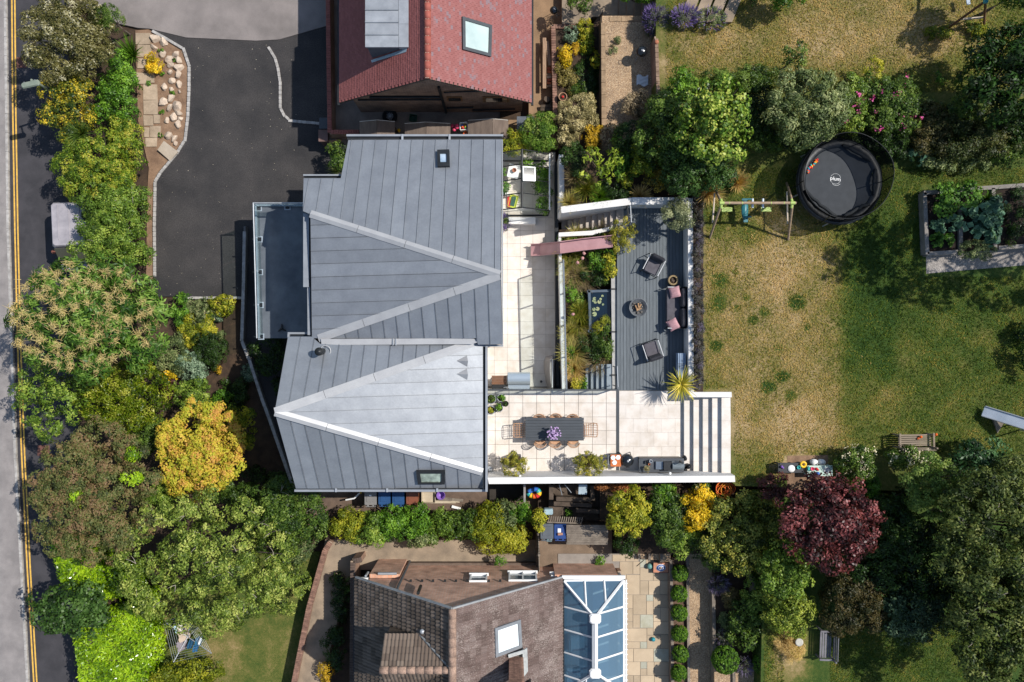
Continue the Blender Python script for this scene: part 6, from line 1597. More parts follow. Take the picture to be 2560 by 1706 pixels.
for dx in (0, .1): mb = MB(); c0, c1 = P(1537, 916, .9), P(1539, 968, .9); mb.tube([c0 + Vector((dx, 0, 0)), c1 + Vector((dx, 0, 0))], .02, 8); obj('bar', mb, ALU if dx else BLACK, t)
for y in (918, 966): c = P(1539, y, .9); mb = MB(); mb.tube([c, c - Vector((0, 0, .9))], .02, 6); obj('post', mb, BLACK, t)
def zd(x, y): return 1210 + x / 5.057, 900 + y / 5.057
q0, q1 = P(*zd(95, 198), Z_PATIO + .9), P(*zd(583, 385), Z_PATIO + .9)
t = thing('gas_barbecue', 'stainless barbecue with a slatted wooden shelf under the terrace glass', 'barbecue', ((q0.x + q1.x) / 2, (q0.y + q1.y) / 2, Z_PATIO))
zz = Z_PATIO
def wbox(name, x0, x1, y0, y1, z0, z1, m, parent, r=.02):
 a, b = P(*zd(x0, y0), z1), P(*zd(x1, y1), z1); mb = MB(); mb.rbox(((a.x + b.x) / 2, (a.y + b.y) / 2, (z0 + z1) / 2), (abs(b.x - a.x), abs(a.y - b.y), z1 - z0), r=r); return obj(name, mb, m, parent)
for k in range(6): wbox('shelf_slat', 97, 285, 200 + k * 19, 216 + k * 19, zz + .84, zz + .88, mat('warm_slat', '#7d583f', '#6b4a35', sc=4, rnd=.1), t, .006)
wbox('cabinet', 97, 290, 318, 365, zz + .05, zz + .86, BLACK, t)
STL = mat('brushed_steel', '#b9c6cf', '#a9b6bf', sc=1.5, rough=.3, metal=.6, fine=.04, stretch=(.5, 20, 5))
a, b = P(*zd(300, 160), zz + 1.15), P(*zd(583, 322), zz + 1.15)
mb = MB(); x0, x1 = a.x, b.x; prof = []
for k in range(9):
 an = pi * k / 8; prof.append(((a.y + b.y) / 2 + (a.y - b.y) / 2 * cos(an), zz + .9 + .25 * sin(an) ** .6))
vs = [(x, y, z) for x in (x0, x1) for y, z in prof]; mb.add(vs, [(i, i + 1, 10 + i, 9 + i) for i in range(8)], True); mb.add(vs, [tuple(range(9)), tuple(range(17, 8, -1))]); obj('hood', mb, STL, t)
wbox('firebox', 303, 580, 200, 370, zz + .05, zz + .92, STL, t)
wbox('control_panel', 298, 580, 330, 392, zz + .7, zz + .9, PLASTWHITE, t)
wbox('badge', 424, 448, 352, 362, zz + .89, zz + .905, mat('orange_badge', '#b5562a'), t)
mb = MB(); c0, c1 = P(*zd(248, 350), zz + .95), P(*zd(290, 345), zz + .95); mb.tube([c0, c1, c1 - Vector((0, .1, 0))], .015, 6); obj('side_handle', mb, ALU, t)
t = thing('covered_seat', 'tall grey fabric cover draped over furniture on the shaded patio corner', 'cover', P(1373, 935, Z_PATIO))
vs = []; pts = [(757, 20), (775, -40), (860, -60), (890, 20), (895, 370), (855, 385), (800, 350), (757, 140)]
top = [(835, 20), (840, -10), (868, -30), (878, 30), (880, 350), (860, 360), (845, 300), (830, 120)]
A = [P(*zd(x, y), zz + .02) for x, y in pts]; B = [P(*zd(x, y), zz + 1.0) for x, y in top]
mb = MB(); mb.loft(B, A); obj('cover', mb, mat('grey_cover', '#a29c98', '#948d89', sc=3, rough=.8, bump=.4, bsc=8), t)
mb = MB(); a, b = P(*zd(868, -10), zz + 1.02), P(*zd(862, 350), zz + 1.02); mb.tube([a, b], .025, 6); obj('piping', mb, PLASTWHITE, t)
mb = MB(); c = P(*zd(722, 275), zz + .2); mb.lathe([(.05, 0), (.06, .2), (.03, .28), (.03, .36)], (c.x, c.y, zz), 12); single('lantern', mb, BLACK, 'small black lantern on the patio left of the grey cover', 'lantern')
TA, TB = P(*zd(525, 731), .75), P(*zd(1263, 1022), .75)
tc = (TA + TB) / 2; TW, TD = TB.x - TA.x, TA.y - TB.y
t = thing('dining_table', 'long dark grey slatted dining table on the pale terrace', 'table', (tc.x, tc.y, 0))
for k in range(8): mb = MB(); mb.rbox((0, -TD / 2 + TD * (k + .5) / 8, .735), (TW, TD / 8 - .007, .03), r=.005); part('top_slat', mb, mat('anthracite_table', '#43474b', '#3d4145', sc=3, rough=.5, rnd=.04, fine=.05), t)
mb = MB(); mb.rbox((0, 0, .70), (TW - .1, TD - .1, .04), r=.01); part('apron', mb, DGREY, t)
for a in (-1, 1):
 for b in (-1, 1): mb = MB(); mb.box((a * (TW / 2 - .08), b * (TD / 2 - .08), .35), (.08, .08, .7)); part('leg', mb, DGREY, t)
RAT = mat('rattan', '#bb9373', '#a57f62', sc=18, rough=.75, fine=.15)
def rchair():
 t = thing('dining_chair', 'x', 'chair', (0, 0, 0), 0, 'rattan chairs round the dining table')
 mb = MB(); mb.lathe([(.001, .43), (.2, .43), (.235, .45), (.24, .47), (.2, .46), (.001, .455)], (0, 0, 0), 20, sx=.95); part('seat', mb, RAT, t)
 n, mrow = 14, 5
 def bp(f, g): # f around, g up
  a = R(180 - 62 + 124 * f); r = .25 + .06 * g; return Vector((r * cos(a) * .95 - .02 * g, r * sin(a) * .95, .46 + .36 * g * (1 - .25 * abs(2 * f - 1) ** 3)))
 mb = MB()
 for k in range(n + 1): mb.tube([bp(k / n, 0), bp(k / n, .5), bp(k / n, 1)], .009, 4)
 part('backrest', mb, RAT, t)
 for g in (.35, .7): mb = MB(); mb.tube([bp(k / 14, g) for k in range(15)], .009, 4); part('weave_band', mb, RAT, t)
 mb = MB(); mb.tube([bp(k / 14, 1) for k in range(15)], .018, 6); part('top_rail', mb, RAT, t)
 for a in (-1, 1):
  for b in (-1, 1): mb = MB(); mb.tube([(a * .13, b * .13, .43), (a * .22, b * .23, 0)], .01, 6); part('leg', mb, BLACK, t)
 return t
c0 = rchair(); first = True
for x, y, a, lab in ((697, 775, -90, 'left of the three tan rattan chairs along the far side of the dining table'), (905, 768, -90, 'middle of the three tan rattan chairs along the far side of the dining table'), (1118, 775, -90, 'right of the three tan rattan chairs along the far side of the dining table'),
      (710, 1010, 90, 'left of the three tan rattan chairs along the near side of the dining table'), (895, 1012, 90, 'middle of the three tan rattan chairs along the near side of the dining table'), (1130, 1010, 90, 'right of the three tan rattan chairs along the near side of the dining table')):
 p = P(*zd(x, y), .6)
 if first: c0.matrix_basis = MT((p.x, p.y, 0)) @ MR(R(a), 4, 'Z'); c0['label'] = lab; first = False
 else: dup(c0, (p.x, p.y, 0), R(a), lab)
def wchair(px, py, a, label, m):
 c = P(px, py, .5); t = thing('dining_armchair', label, 'chair', (c.x, c.y, 0), a, 'wire backed armchairs at the table ends')
 W = .29
 def fr(x0, x1, r, z0, z1): return [(x0, -W + r, z0), (x0 + r * .3, -W + r * .3, z0), (x0 + r, -W, z0), (x1, -W, z1), (x1, W, z1), (x0 + r, W, z0), (x0 + r * .3, W - r * .3, z0), (x0, W - r, z0), (x0, -W + r, z0)]
 mb = MB(); mb.tube(fr(-.36, .26, .1, .66, .47), .016, 6); part('rim', mb, m, t)
 for k in range(6): x = -.3 + .1 * k; z = .64 - .17 * (k / 5) - (.08 if 0 < k < 5 else 0); mb = MB(); mb.tube([(x, -W, z + .06), (x, -W * .5, z), (x, W * .5, z), (x, W, z + .06)], .008, 5); part('rod', mb, m, t)
 for k in range(7): y = -W + W * 2 * k / 6; mb = MB(); mb.tube([(-.36, y, .66), (-.2, y, .5), (.25, y, .45)], .008, 5); part('rod', mb, m, t)
 for k in range(5): mb = MB(); mb.rbox((-.2 + .1 * k, 0, .45), (.03, .5, .02), r=.008); part('seat_slat', mb, m, t)
 for s in (-1, 1):
  for x in (-.22, .2): mb = MB(); mb.tube([(x, s * .2, .45), (x * 1.2, s * .26, 0)], .01, 6); part('leg', mb, BLACK, t)
 return t
wchair(*zd(475, 888), 0, 'tan wire and rattan armchair at the left end of the dining table', RAT)
wchair(*zd(1325, 885), pi, 'tan wire and rattan armchair at the right end of the dining table', RAT)
c = P(*zd(845, 905), .95); t = thing('flower_vase', 'vase of lilac flower heads standing on the dark dining table', 'vase', (c.x, c.y, .752))
mb = MB(); mb.lathe([(.06, 0), (.1, .1), (.06, .2), (.07, .22)], (0, 0, 0), 16); part('vase', mb, PLASTWHITE, t)
LIL = mat('lilac_petal', '#b9a0c4', '#a98db5', sc=20, rough=.8, rnd=.12)
for k in range(44):
 a, r = RU(0, 6.28), RU(.03, .30); e = Vector((r * cos(a) + .12, r * sin(a) - .05, .62 - r * .6 + RU(-.03, .03)))
 mb = MB(); mb.tube([(.0, 0, .2), e * .6 + Vector((0, 0, .1)), e], .014, 4, r1=.026); part('stem', mb, LIL, t)
 mb = MB(); mb.ball(e, .042, 7, 5, sz=1.6); part('flower_head', mb, LIL, t)
ZINCP = mat('galvanised_pot', '#a9adb0', '#989c9f', sc=4, rough=.45, metal=.3)
POTS = [((88, 497), .22, 'largest round galvanised pot at the wall corner under the terrace glass'), ((215, 482), .17, 'galvanised pot of light green leaves beside the largest pot'), ((272, 555), .13, 'smallest dark pot on the terrace, right of the other pots'), ((82, 637), .20, 'galvanised pot with a mossy top against the house gutter'), ((195, 610), .16, 'pot of leafy salad plants between the mossy pot and the smallest pot')]
for (x, y), r, lab in POTS:
 px, py = zd(x, y); pot(px, py, 0, r, .36, ZINCP if r > .14 else BLACK, lab, group='pots by the house wall')
mb = MB(); c = P(*zd(65, 1378), .15); mb.lathe([(.1, 0), (.13, .2), (.06, .26), (.001, .26)], (c.x, c.y, 0), 16); single('watering_can', mb, ALU, 'small pale grey can in the lower left corner of the dining terrace', 'can')
for x, y, lab in ((1288, 1160, 'square grey planter under the left feathery bush by the white wall'), (1473, 1160, 'square grey planter under the right feathery bush by the white wall')):
 c = P(x, y, .5); t = thing('planter', lab, 'planter', (c.x, c.y + .1, 0), 0, 'planters by the white wall')
 mb = MB(); mb.rbox((0, 0, .25), (.5, .5, .5), r=.02); part('box', mb, DGREY, t); mb = MB(); mb.box((0, 0, .5), (.44, .44, .02)); part('soil', mb, SOIL, t)
def z2(x, y): return 1480 + x / 6.192, 1090 + y / 6.192
t = thing('barbecue_cart', 'black kettle barbecue with an orange wooden side top and white hexagon tiles', 'barbecue', P(1545, 1152, 0))
ORG = mat('orange_wood', '#c06a33', '#a95a2a', sc=5, rough=.6)
def zbox(name, x0, x1, y0, y1, za, zb_, m, parent, r=.015):
 a, b = P(*z2(x0, y0), zb_), P(*z2(x1, y1), zb_); mb = MB(); mb.rbox(((a.x + b.x) / 2, (a.y + b.y) / 2, (za + zb_) / 2), (abs(b.x - a.x), abs(a.y - b.y), zb_ - za), r=r); return obj(name, mb, m, parent)
zbox('side_top', 285, 450, 292, 478, .82, .88, ORG, t)
zbox('cabinet', 300, 470, 305, 465, .08, .82, DGREY, t)
for x, y in ((328, 340), (405, 335), (350, 415)):
 c = P(*z2(x, y), .9); mb = MB(); mb.lathe([(.105, 0), (.105, .018), (.001, .02)], (c.x, c.y, .882), 6, smooth=0); obj('hexagon_tile', mb, PLASTWHITE, t)
mb = MB(); a, b, c2, d2 = [P(*z2(x, y), .85) for x, y in ((275, 308), (252, 308), (252, 448), (275, 448))]; mb.tube([a, b, c2, d2], .012, 6); obj('towel_rail', mb, ALU, t)
c = P(*z2(553, 390), 1.0)
KE = mat('black_enamel', '#14171a', '#1a1d20', rough=.15, spec=.6, fine=0)
mb = MB(); mb.lathe([(.12, .45), (.25, .6), (.27, .82)], (c.x, c.y, 0), 28); obj('bowl', mb, KE, t)
mb = MB(); mb.lathe([(.28, .82), (.265, .9), (.2, 1.0), (.1, 1.05), (.001, 1.06)], (c.x, c.y, 0), 28); ld = obj('lid', mb, KE, t)
mb = MB(); mb.lathe([(.05, 1.05), (.05, 1.08), (.02, 1.09)], (c.x, c.y, 0), 12); obj('vent', mb, ALU, ld)
mb = MB(); c3 = P(*z2(560, 492), .95); mb.rbox((c3.x, c3.y, .9), (.16, .03, .03), r=.01); obj('lid_handle', mb, BLACK, ld)
for a in (-1, 1):
 for b in (-1, 1): mb = MB(); mb.tube([(c.x + a * .2, c.y + b * .2, .5), (c.x + a * .24, c.y + b * .24, 0)], .018, 6); obj('leg', mb, BLACK, t)
t = thing('outdoor_kitchen', 'dark steel outdoor kitchen bench with a pizza oven against the white wall', 'kitchen bench', P(1655, 1165, 0))
zbox('worktop', 730, 1425, 348, 568, .86, .9, mat('steel_worktop', '#505357', '#45484c', sc=3, rough=.4, metal=.3), t)
zbox('cabinet', 760, 1415, 360, 560, .05, .86, BLACK, t)
zbox('side_shelf', 722, 790, 350, 560, .9, .93, DGREY, t)
t = thing('pizza_oven', 'grey domed pizza oven with a round chimney on the outdoor kitchen bench', 'oven', P(1680, 1165, .9))
a, b = P(*z2(1245, 400), 1.15), P(*z2(1425, 540), 1.15)
mb = MB(); cx, cy = (a.x + b.x) / 2, (a.y + b.y) / 2; W2, D2 = b.x - a.x, a.y - b.y
vs = [(x, cy + D2 / 2 * cos(pi * k / 10), .92 + .32 * sin(pi * k / 10)) for x in (a.x, b.x) for k in range(11)]
mb.add(vs, [(k, k + 1, 12 + k, 11 + k) for k in range(10)], True); mb.add(vs, [tuple(range(11)), tuple(range(21, 10, -1))]); obj('dome', mb, mat('grey_enamel', '#6c7478', '#60686c', sc=3, rough=.3), t)
zbox('mouth', 1110, 1245, 405, 540, .91, 1.12, BLACK, t)
zbox('glass_tray', 985, 1110, 398, 522, .91, 1.0, mat('steel_tray', '#8b9399', '#79828a', sc=6, rough=.2, metal=.6), t)
c = P(*z2(1380, 405), 1.3); mb = MB(); mb.tube([(c.x, c.y, 1.1), (c.x, c.y, 1.55)], .05, 10); obj('chimney', mb, BLACK, t)
mb = MB()
for (x, y, z) in ((1430, 345, .6), (1490, 470, .3), (1430, 520, .2)): c = P(*z2(x, y), z); mb.ball((c.x, c.y, z), .12, 8, 6, sz=1.4, jit=.2)
single('bin_bag', mb, mat('black_bag', '#191a1c', rough=.3, bump=.6, bsc=10), 'crumpled black bag at the right end of the outdoor kitchen bench', 'bag')
for x, y, r, h, m, lab, nm in ((905, 388, .07, .18, 'glass', 'clear glass jar on the outdoor kitchen bench', 'jar'), (885, 440, .05, .1, 'copper', 'small copper pot on the outdoor kitchen bench', 'pot'), (840, 405, .07, .12, 'black', 'small black pan on the left of the outdoor kitchen bench', 'pan')):
 c = P(*z2(x, y), .95); mb = MB(); mb.lathe([(r * .9, 0), (r, h), (r * .8, h), (r * .75, h * .4)], (c.x, c.y, .902), 14); single(nm, mb, {'glass': ALU, 'copper': mat('copper', '#b5724c', rough=.3, metal=.6), 'black': BLACK}[m], lab, nm)
for x, y, lab in ((1300, 1193, 'left'), (1488, 1190.5, 'middle'), (1675, 1186, 'right')):
 c = P(x, y, 1.35); mb = MB(); mb.rbox((c.x, c.y + .04, 1.35), (.09, .1, .14), r=.02); single('wall_light', mb, PLASTWHITE, '%s small white lamp on the inside of the long white terrace wall' % lab, 'wall light', 'lamps on the white wall')
def wheelie(px, py, z, m, label, rz=0, h=1.05, s=1.0):
 c = P(px, py, z + h); t = thing('wheelie_bin', label, 'bin', (c.x, c.y, z), rz, 'wheelie bins')
 mb = MB(); mb.box((0, 0, h / 2 - .02), (.44 * s, .52 * s, h - .14), taper=1.18); part('body', mb, m, t)
 mb = MB(); mb.rbox((0, -.0, h), (.56 * s, .66 * s, .07), r=.05); ld = part('lid', mb, m, t)
 mb = MB(); mb.rbox((0, .02, h + .04), (.36 * s, .4 * s, .03), r=.02); part('lid_panel', mb, m, ld)
 for sx in (-.12, .12): mb = MB(); mb.rbox((sx * s, -.35 * s, h - .01), (.1, .08, .05), r=.02); part('hinge', mb, m, ld)
 mb = MB(); mb.tube([(-.22 * s, -.36 * s, h - .04), (-.22 * s, -.41 * s, h - .04), (.22 * s, -.41 * s, h - .04), (.22 * s, -.36 * s, h - .04)], .018, 6); part('handle', mb, m, t)
 for sx in (-1, 1): mb = MB(); mb.tube([(sx * .2 * s, -.26 * s, .1), (sx * .26 * s, -.26 * s, .1)], .1, 14); part('wheel', mb, BLACK, t)
 return t
BINC = {k: mat('bin_' + k, v, rough=.55, fine=.05) for k, v in dict(grey='#7b7875', blue='#1f4672', brown='#7a4630', slate='#565b61', navy='#203f78').items()}
zl = lambda x, y: (840 + x / 3.268, 1210 + y / 3.268)
t = wheelie(*zl(282, 115), Z_SIDE, BINC['grey'], 'grey wheelie bin, leftmost of the four under the grey roof edge')
mb = MB(); mb.box((0, .12, 1.12), (.1, .06, .006)); part('sticker', mb, PLASTWHITE, t)
t = wheelie(*zl(395, 112), Z_SIDE, BINC['blue'], 'blue wheelie bin with a white label on its lid under the grey roof edge')
mb = MB(); mb.box((0, 0, 1.062), (.14, .2, .006)); part('label_sticker', mb, mat('pale_sticker', '#cfe0e8'), t)
wheelie(*zl(508, 112), Z_SIDE, BINC['blue'], 'plain blue wheelie bin beside the brown bin under the grey roof edge')
wheelie(*zl(622, 108), Z_SIDE, BINC['brown'], 'rust brown wheelie bin under the grey roof edge', h=1.0)
def cbox(name, px, py, z, d, m, label, cat, rz=0):
 c = P(px, py, z + d[2]); t = thing(name, label, cat, (c.x, c.y, z), rz); x, y, h = d
 for dx, dy, w, l in ((0, y / 2, x, .02), (0, -y / 2, x, .02), (x / 2, 0, .02, y - .02), (-x / 2, 0, .02, y - .02)): mb = MB(); mb.box((dx, dy, h / 2), (w, l, h)); part('side', mb, m, t)
 mb = MB(); mb.box((0, 0, h * .55), (x - .03, y - .03, .02)); part('floor', mb, m, t); return t
CREAM = mat('cream_box', '#b8ab95', '#a79a85', sc=3, rough=.8)
cbox('storage_crate', *zl(755, 112), Z_SIDE, (.62, .5, .35), CREAM, 'cream coloured crate of oddments beside the purple bucket', 'crate')
c = P(*zl(855, 97), Z_SIDE + .5); t = thing('bucket', 'round purple bucket on the planks in the side passage', 'bucket', (c.x, c.y, Z_SIDE + .15))
mb = MB(); mb.lathe([(.15, 0), (.2, .3), (.185, .3), (.14, .03), (.001, .02)], (0, 0, 0), 22); part('body', mb, TOY['purple'], t)
mb = MB(); mb.ring((0, 0, .3), .195, .014, 24, 5); part('rim', mb, TOY['purple'], t)
t = thing('plank_pile', 'pale offcut planks lying beside the purple bucket', 'planks', P(*zl(900, 140), Z_SIDE))
for k, (x, y, l, rz) in enumerate(((890, 150, 1.0, 0), (905, 138, 1.2, -3), (960, 128, .9, -6), (880, 126, .8, -2))): c = P(*zl(x, y), Z_SIDE + .1); mb = MB(); mb.rbox((c.x, c.y, Z_SIDE + .04 + .035 * k), (l, .13, .03), r=.006, rz=R(rz)); obj('plank', mb, CREAM if k < 2 else TIMBER, t)
t = thing('loose_downpipe', 'white downpipe with a yellow end lying left of the grey bin', 'pipe', P(*zl(140, 110), Z_SIDE))
a, b, c2 = P(*zl(80, 132), Z_SIDE + .5), P(*zl(150, 118), Z_SIDE + .55), P(*zl(195, 72), Z_SIDE + .7); mb = MB(); mb.tube([a, b, c2], .04, 8); obj('tube', mb, PLASTWHITE, t)
mb = MB(); mb.tube([c2, c2 + Vector((.08, .02, .02))], .05, 8); obj('end_cap', mb, TOY['yellow'], t)
mb = MB(); a, b = P(*zl(945, 185), Z_SIDE + .1), P(*zl(1018, 205), Z_SIDE + .1); d = b - a; mid = (a + b) / 2; mb.rbox((mid.x, mid.y, Z_SIDE + .08), (d.length, .12, .06), r=.01, rz=atan2(d.y, d.x)); single('white_board', mb, PLASTWHITE, 'short white board poking out of the hedge below the planks', 'board')
mb = MB(); q = pp([(1309, 1212), (1314, 1212), (1314, 1256), (1309, 1256)], -.9); mb.prism([tuple(p[:2]) for p in q], -2.6, -.9); single('fence_post_panel', mb, mat('grey_panel', '#8d8884', '#7b7672'), 'narrow grey panel edge between the dark gateway and the inflatable', 'panel')
mb = MB(); q = pp([(1224, 1214), (1308, 1214), (1308, 1252), (1224, 1252)], -2.62); mb.prism([tuple(p[:2]) for p in q], -2.8, -2.62)
struct('sunken_step', mb, mat('dark_step', '#39342f', '#2d2925', rough=.95))
t = thing('inflatable_ring', 'striped inflatable pool toy squeezed beside the grey panel', 'inflatable', P(1335, 1235, Z_FLAG))
for k, col in enumerate(('teal', 'yellow', 'orange', 'red', 'yellow', 'teal', 'blue')):
 a0 = -2.9 + .62 * k; c = P(1334, 1232, -1.4); mb = MB(); mb.tube([(c.x + .24 * cos(a0 + .62 * q / 5), c.y + .17 * sin(a0 + .62 * q / 5), -1.45 + .12 * cos(a0)) for q in range(6)], .115, 10); obj('segment', mb, TOY[col], t)
mb = MB(); c = P(1330, 1226, -1.5); mb.rbox((c.x, c.y, -1.5), (.4, .2, .1), r=.05, rz=.4); obj('seat', mb, TOY['blue'], t)
t = thing('timber_frame', 'old dark timber box frame holding glass and a pale sheet below the white wall', 'frame', P(1430, 1230, Z_FLAG))
for a, b in (((1378, 1214), (1378, 1250)), ((1390, 1248), (1478, 1250)), ((1480, 1214), (1482, 1252)), ((1384, 1260), (1480, 1264)), ((1440, 1276), (1500, 1280))):
 A, B = P(*a, -1.4), P(*b, -1.4); d = B - A; mid = (A + B) / 2; mb = MB(); mb.rbox((mid.x, mid.y, -1.6), (d.length, .2, .4), r=.02, rz=atan2(d.y, d.x)); obj('sleeper', mb, DKTIMBER, t)
mb = MB(); q = [P(1447, 1212, -1.2), P(1468, 1212, -1.2), P(1467, 1237, -1.3), P(1446, 1236, -1.3)]; mb.loft(q, [v - Vector((0, 0, .03)) for v in q]); single('pale_sheet', mb, mat('pale_sheet', '#a9b9c2', rough=.3), 'pale bluish sheet leaning inside the timber box frame', 'sheet')
mb = MB(); a, b = P(1398, 1212, -1.2), P(1405, 1238, -1.5); mb.tube([a, b], .02, 6); a, b = P(1412, 1212, -1.2), P(1428, 1232, -1.5); mb.tube([a, b], .02, 6); single('thin_poles', mb, ALU, 'pair of thin white poles inside the timber box frame', 'poles')
t = thing('slatted_screen', 'short slatted timber screen above the grey and blue bins of the lower plot', 'screen', P(1408, 1300, Z_FLAG))
A, B = P(*zl(1722, 312), -1.0), P(*zl(2010, 322), -1.0); d = B - A
mb = MB(); mid = (A + B) / 2; mb.rbox((mid.x, mid.y, -1.0), (d.length, .06, .08), r=.01, rz=atan2(d.y, d.x)); obj('rail', mb, TIMBER, t)
for k in range(16): c = A + d * ((k + .5) / 16); mb = MB(); mb.rbox((c.x + .04, c.y + .13, -1.02), (.045, .26, .03), r=.005, rz=R(-12)); obj('slat', mb, TIMBER, t)
wheelie(*zl(1722, 388), Z_FLAG, BINC['slate'], 'slate grey wheelie bin beside the timber store roof in the lower plot', h=1.0, s=1.05)
t = wheelie(*zl(1832, 390), Z_FLAG, BINC['navy'], 'navy blue wheelie bin with a brick on its lid beside the timber store roof', h=1.0, s=1.0)
mb = MB(); c = P(*zl(1825, 382), -.92); mb.box((c.x, c.y, -.935), (.14, .18, .004)); single('paper_sheet', mb, PLASTWHITE, 'white paper sheet on the navy bin lid', 'paper')
mb = MB(); c = P(*zl(1832, 410), -.9); mb.rbox((c.x, c.y, -.89), (.22, .1, .07), r=.008, rz=R(5)); single('brick', mb, mat('loose_brick9', '#a97b62', sc=6), 'tan brick lying on the navy bin lid', 'brick')
mb = MB(); c = P(*zl(1740, 455), -1.2); mb.rbox((c.x, c.y, -1.35), (.3, .22, .3), r=.04); single('caddy', mb, mat('pale_teal_plastic', '#86a3a3', rough=.5), 'pale teal caddy in front of the slate grey bin', 'caddy')
mb = MB(); c = P(*zl(1735, 232), -1.3); mb.rbox((c.x, c.y, -1.5), (.42, .28, .36), r=.05); single('basin', mb, mat('pale_blue_plastic2', '#9db6c0', rough=.5), 'pale blue plastic tub above the slatted screen', 'tub')
t = thing('log_store', 'lean-to store with a weathered plank roof right of the navy bin', 'store', P(1468, 1336, Z_FLAG))
for k in range(9):
 y0, y1 = 335 + k * 18, 335 + k * 18 + 17; q = [P(*zl(1885, y0), -.75 - .03 * k), P(*zl(2222, y0 + 3), -.75 - .03 * k), P(*zl(2222, y1 + 3), -.78 - .03 * k), P(*zl(1885, y1), -.78 - .03 * k)]
 q = [v + Vector((RU(-.02, .02), 0, RU(-.006, .006))) for v in q]
 mb = MB(); mb.loft(q, [v - Vector((0, 0, .035)) for v in q]); obj('roof_plank', mb, TIMBER, t)
mb = MB(); q = pp([zl(1900, 345), zl(2210, 345), zl(2210, 470), zl(1900, 470)], -1.0); mb.prism([tuple(p[:2]) for p in q], Z_FLAG - .1, -1.06); obj('store_body', mb, DKTIMBER, t)
t = thing('fence', 'low timber fence panel edge between the concrete drive and the bin yard', 'fence', P(1348, 1370, Z_CONC))
A, B = P(1346.5, 1335, -1.2), P(1348.5, 1438, -1.2); d = B - A
for k in range(14): c = A + d * ((k + .5) / 14); mb = MB(); mb.rbox((c.x, c.y, -1.85), (.04, d.length / 14 - .01, 1.3), r=.006); obj('fence_board', mb, TIMBER, t)
for k in range(3): c = A + d * (k / 2); mb = MB(); mb.box((c.x, c.y, -1.8), (.1, .1, 1.45)); obj('post', mb, TIMBER, t)
c = P(1653, 1421, Z_FLAG + .35); t = thing('target_board', 'square target board with blue rings leaning on the flagstones', 'target', (c.x, c.y, Z_FLAG))
mb = MB(); mb.rbox((0, 0, .25), (.68, .46, .06), r=.01, rx=R(10)); part('board', mb, mat('target_pink', '#c08468', '#b07a60', sc=4), t)
for i, (r, col) in enumerate(((.22, 'white'), (.19, 'blue'), (.13, 'white'), (.09, 'blue'), (.04, 'yellow'))):
 mb = MB(); mb.lathe([(r, 0), (r, .004), (.001, .004)], (0, 0, 0), 28, sy=.8)
 mb.v = [MR(R(10), 3, 'X') @ Vector(v) + Vector((0, 0, .284 + .004 * i)) for v in mb.v]
 part('ring', mb, TOY[col], t)
mb = MB(); mb.rbox((0, 0, .2), (.74, .52, .04), r=.01); part('stand', mb, BLACK, t)
for px, py, r, col, lab in ((1624, 1416, .13, mat('teal_ball', '#6f9a94', '#5f8a84', rough=.5), 'pale teal ball on the flagstones beside the target board'), (1633, 1599, .1, mat('bright_teal', '#2f8f9a', '#277f8a', rough=.4), 'bright teal ball in the shade of the clipped box balls')):
 c = P(px, py, Z_FLAG + r); mb = MB(); mb.ball((c.x, c.y, Z_FLAG + r), r, 14, 10); single('ball', mb, col, lab, 'ball')
mb = MB(); a, b = P(1592, 1416, Z_FLAG + .03), P(1610, 1401, Z_FLAG + .03); mb.tube([a, b], .012, 6); single('stick', mb, BLACK, 'thin dark stick lying on the flagstones left of the teal ball', 'stick')
t = thing('rotary_dryer', 'rotary clothes dryer hung with washing on the front lawn', 'clothes dryer', P(470, 1600, Z_FRONT))
zo = lambda x, y, z=-1.45: P(380 + x / 5.602, 1480 + y / 5.602, z)
cor = [zo(160, 410), zo(560, 330), zo(835, 860), zo(300, 985)]
ctr = zo(500, 630, -1.9)
mb = MB(); mb.tube([Vector((ctr.x, ctr.y, Z_FRONT)), ctr], .025, 8); obj('pole', mb, ALU, t)
for q in cor: mb = MB(); mb.tube([ctr, q], .02, 6); obj('arm', mb, ALU, t)
for i in range(4):
 for k in range(6):
  f = 1 - .11 * k; a, b = ctr.lerp(cor[i], f), ctr.lerp(cor[(i + 1) % 4], f); mb = MB(); mb.tube([a, b], .006, 4); obj('line', mb, ALU, t)
CL = [((330, 480), (400, 560), '#d8d2c8', .5, 'cream towel hanging at the upper left of the rotary dryer'), ((350, 520), (385, 720), '#b7a593', .6, 'beige cloth hanging beside the cream towel on the dryer'), ((300, 490), (340, 590), '#a9c3d2', .4, 'pale blue cloth on the upper left dryer lines'), ((335, 720), (375, 850), '#8a8288', .5, 'grey cloth low on the left dryer lines'), ((480, 800), (560, 790), '#2c5d80', .5, 'dark blue cloth at the bottom of the dryer'), ((590, 760), (690, 740), '#356f92', .4, 'blue cloth on the lower right dryer lines'), ((560, 850), (640, 835), '#2a6c9a', .35, 'bright blue cloth on the outer lower dryer line'), ((640, 740), (670, 745), '#dfe6ea', .25, 'small white cloth on the lower right dryer lines')]
for i, (a, b, col, h, lab) in enumerate(CL):
 A, B = zo(*a, -1.55), zo(*b, -1.55); n = 8; vs = []
 dd = (B - A).normalized(); s = Vector((-dd.y, dd.x, 0))
 for r in range(4):
  for k in range(n + 1):
   p = A.lerp(B, k / n) + s * (.03 * sin(k * 1.7 + r) + .14 * r * .6) - Vector((0, 0, h * r / 3)); vs.append(p)
 mb = MB(); mb.add(vs, [(r * (n + 1) + k, r * (n + 1) + k + 1, (r + 1) * (n + 1) + k + 1, (r + 1) * (n + 1) + k) for r in range(3) for k in range(n)], True); single('hanging_cloth', mb, mat('cloth%d' % i, col, rough=.95), lab, 'laundry')
z4 = lambda x, y: (1240 + x / 7.84, 370 + y / 7.84)
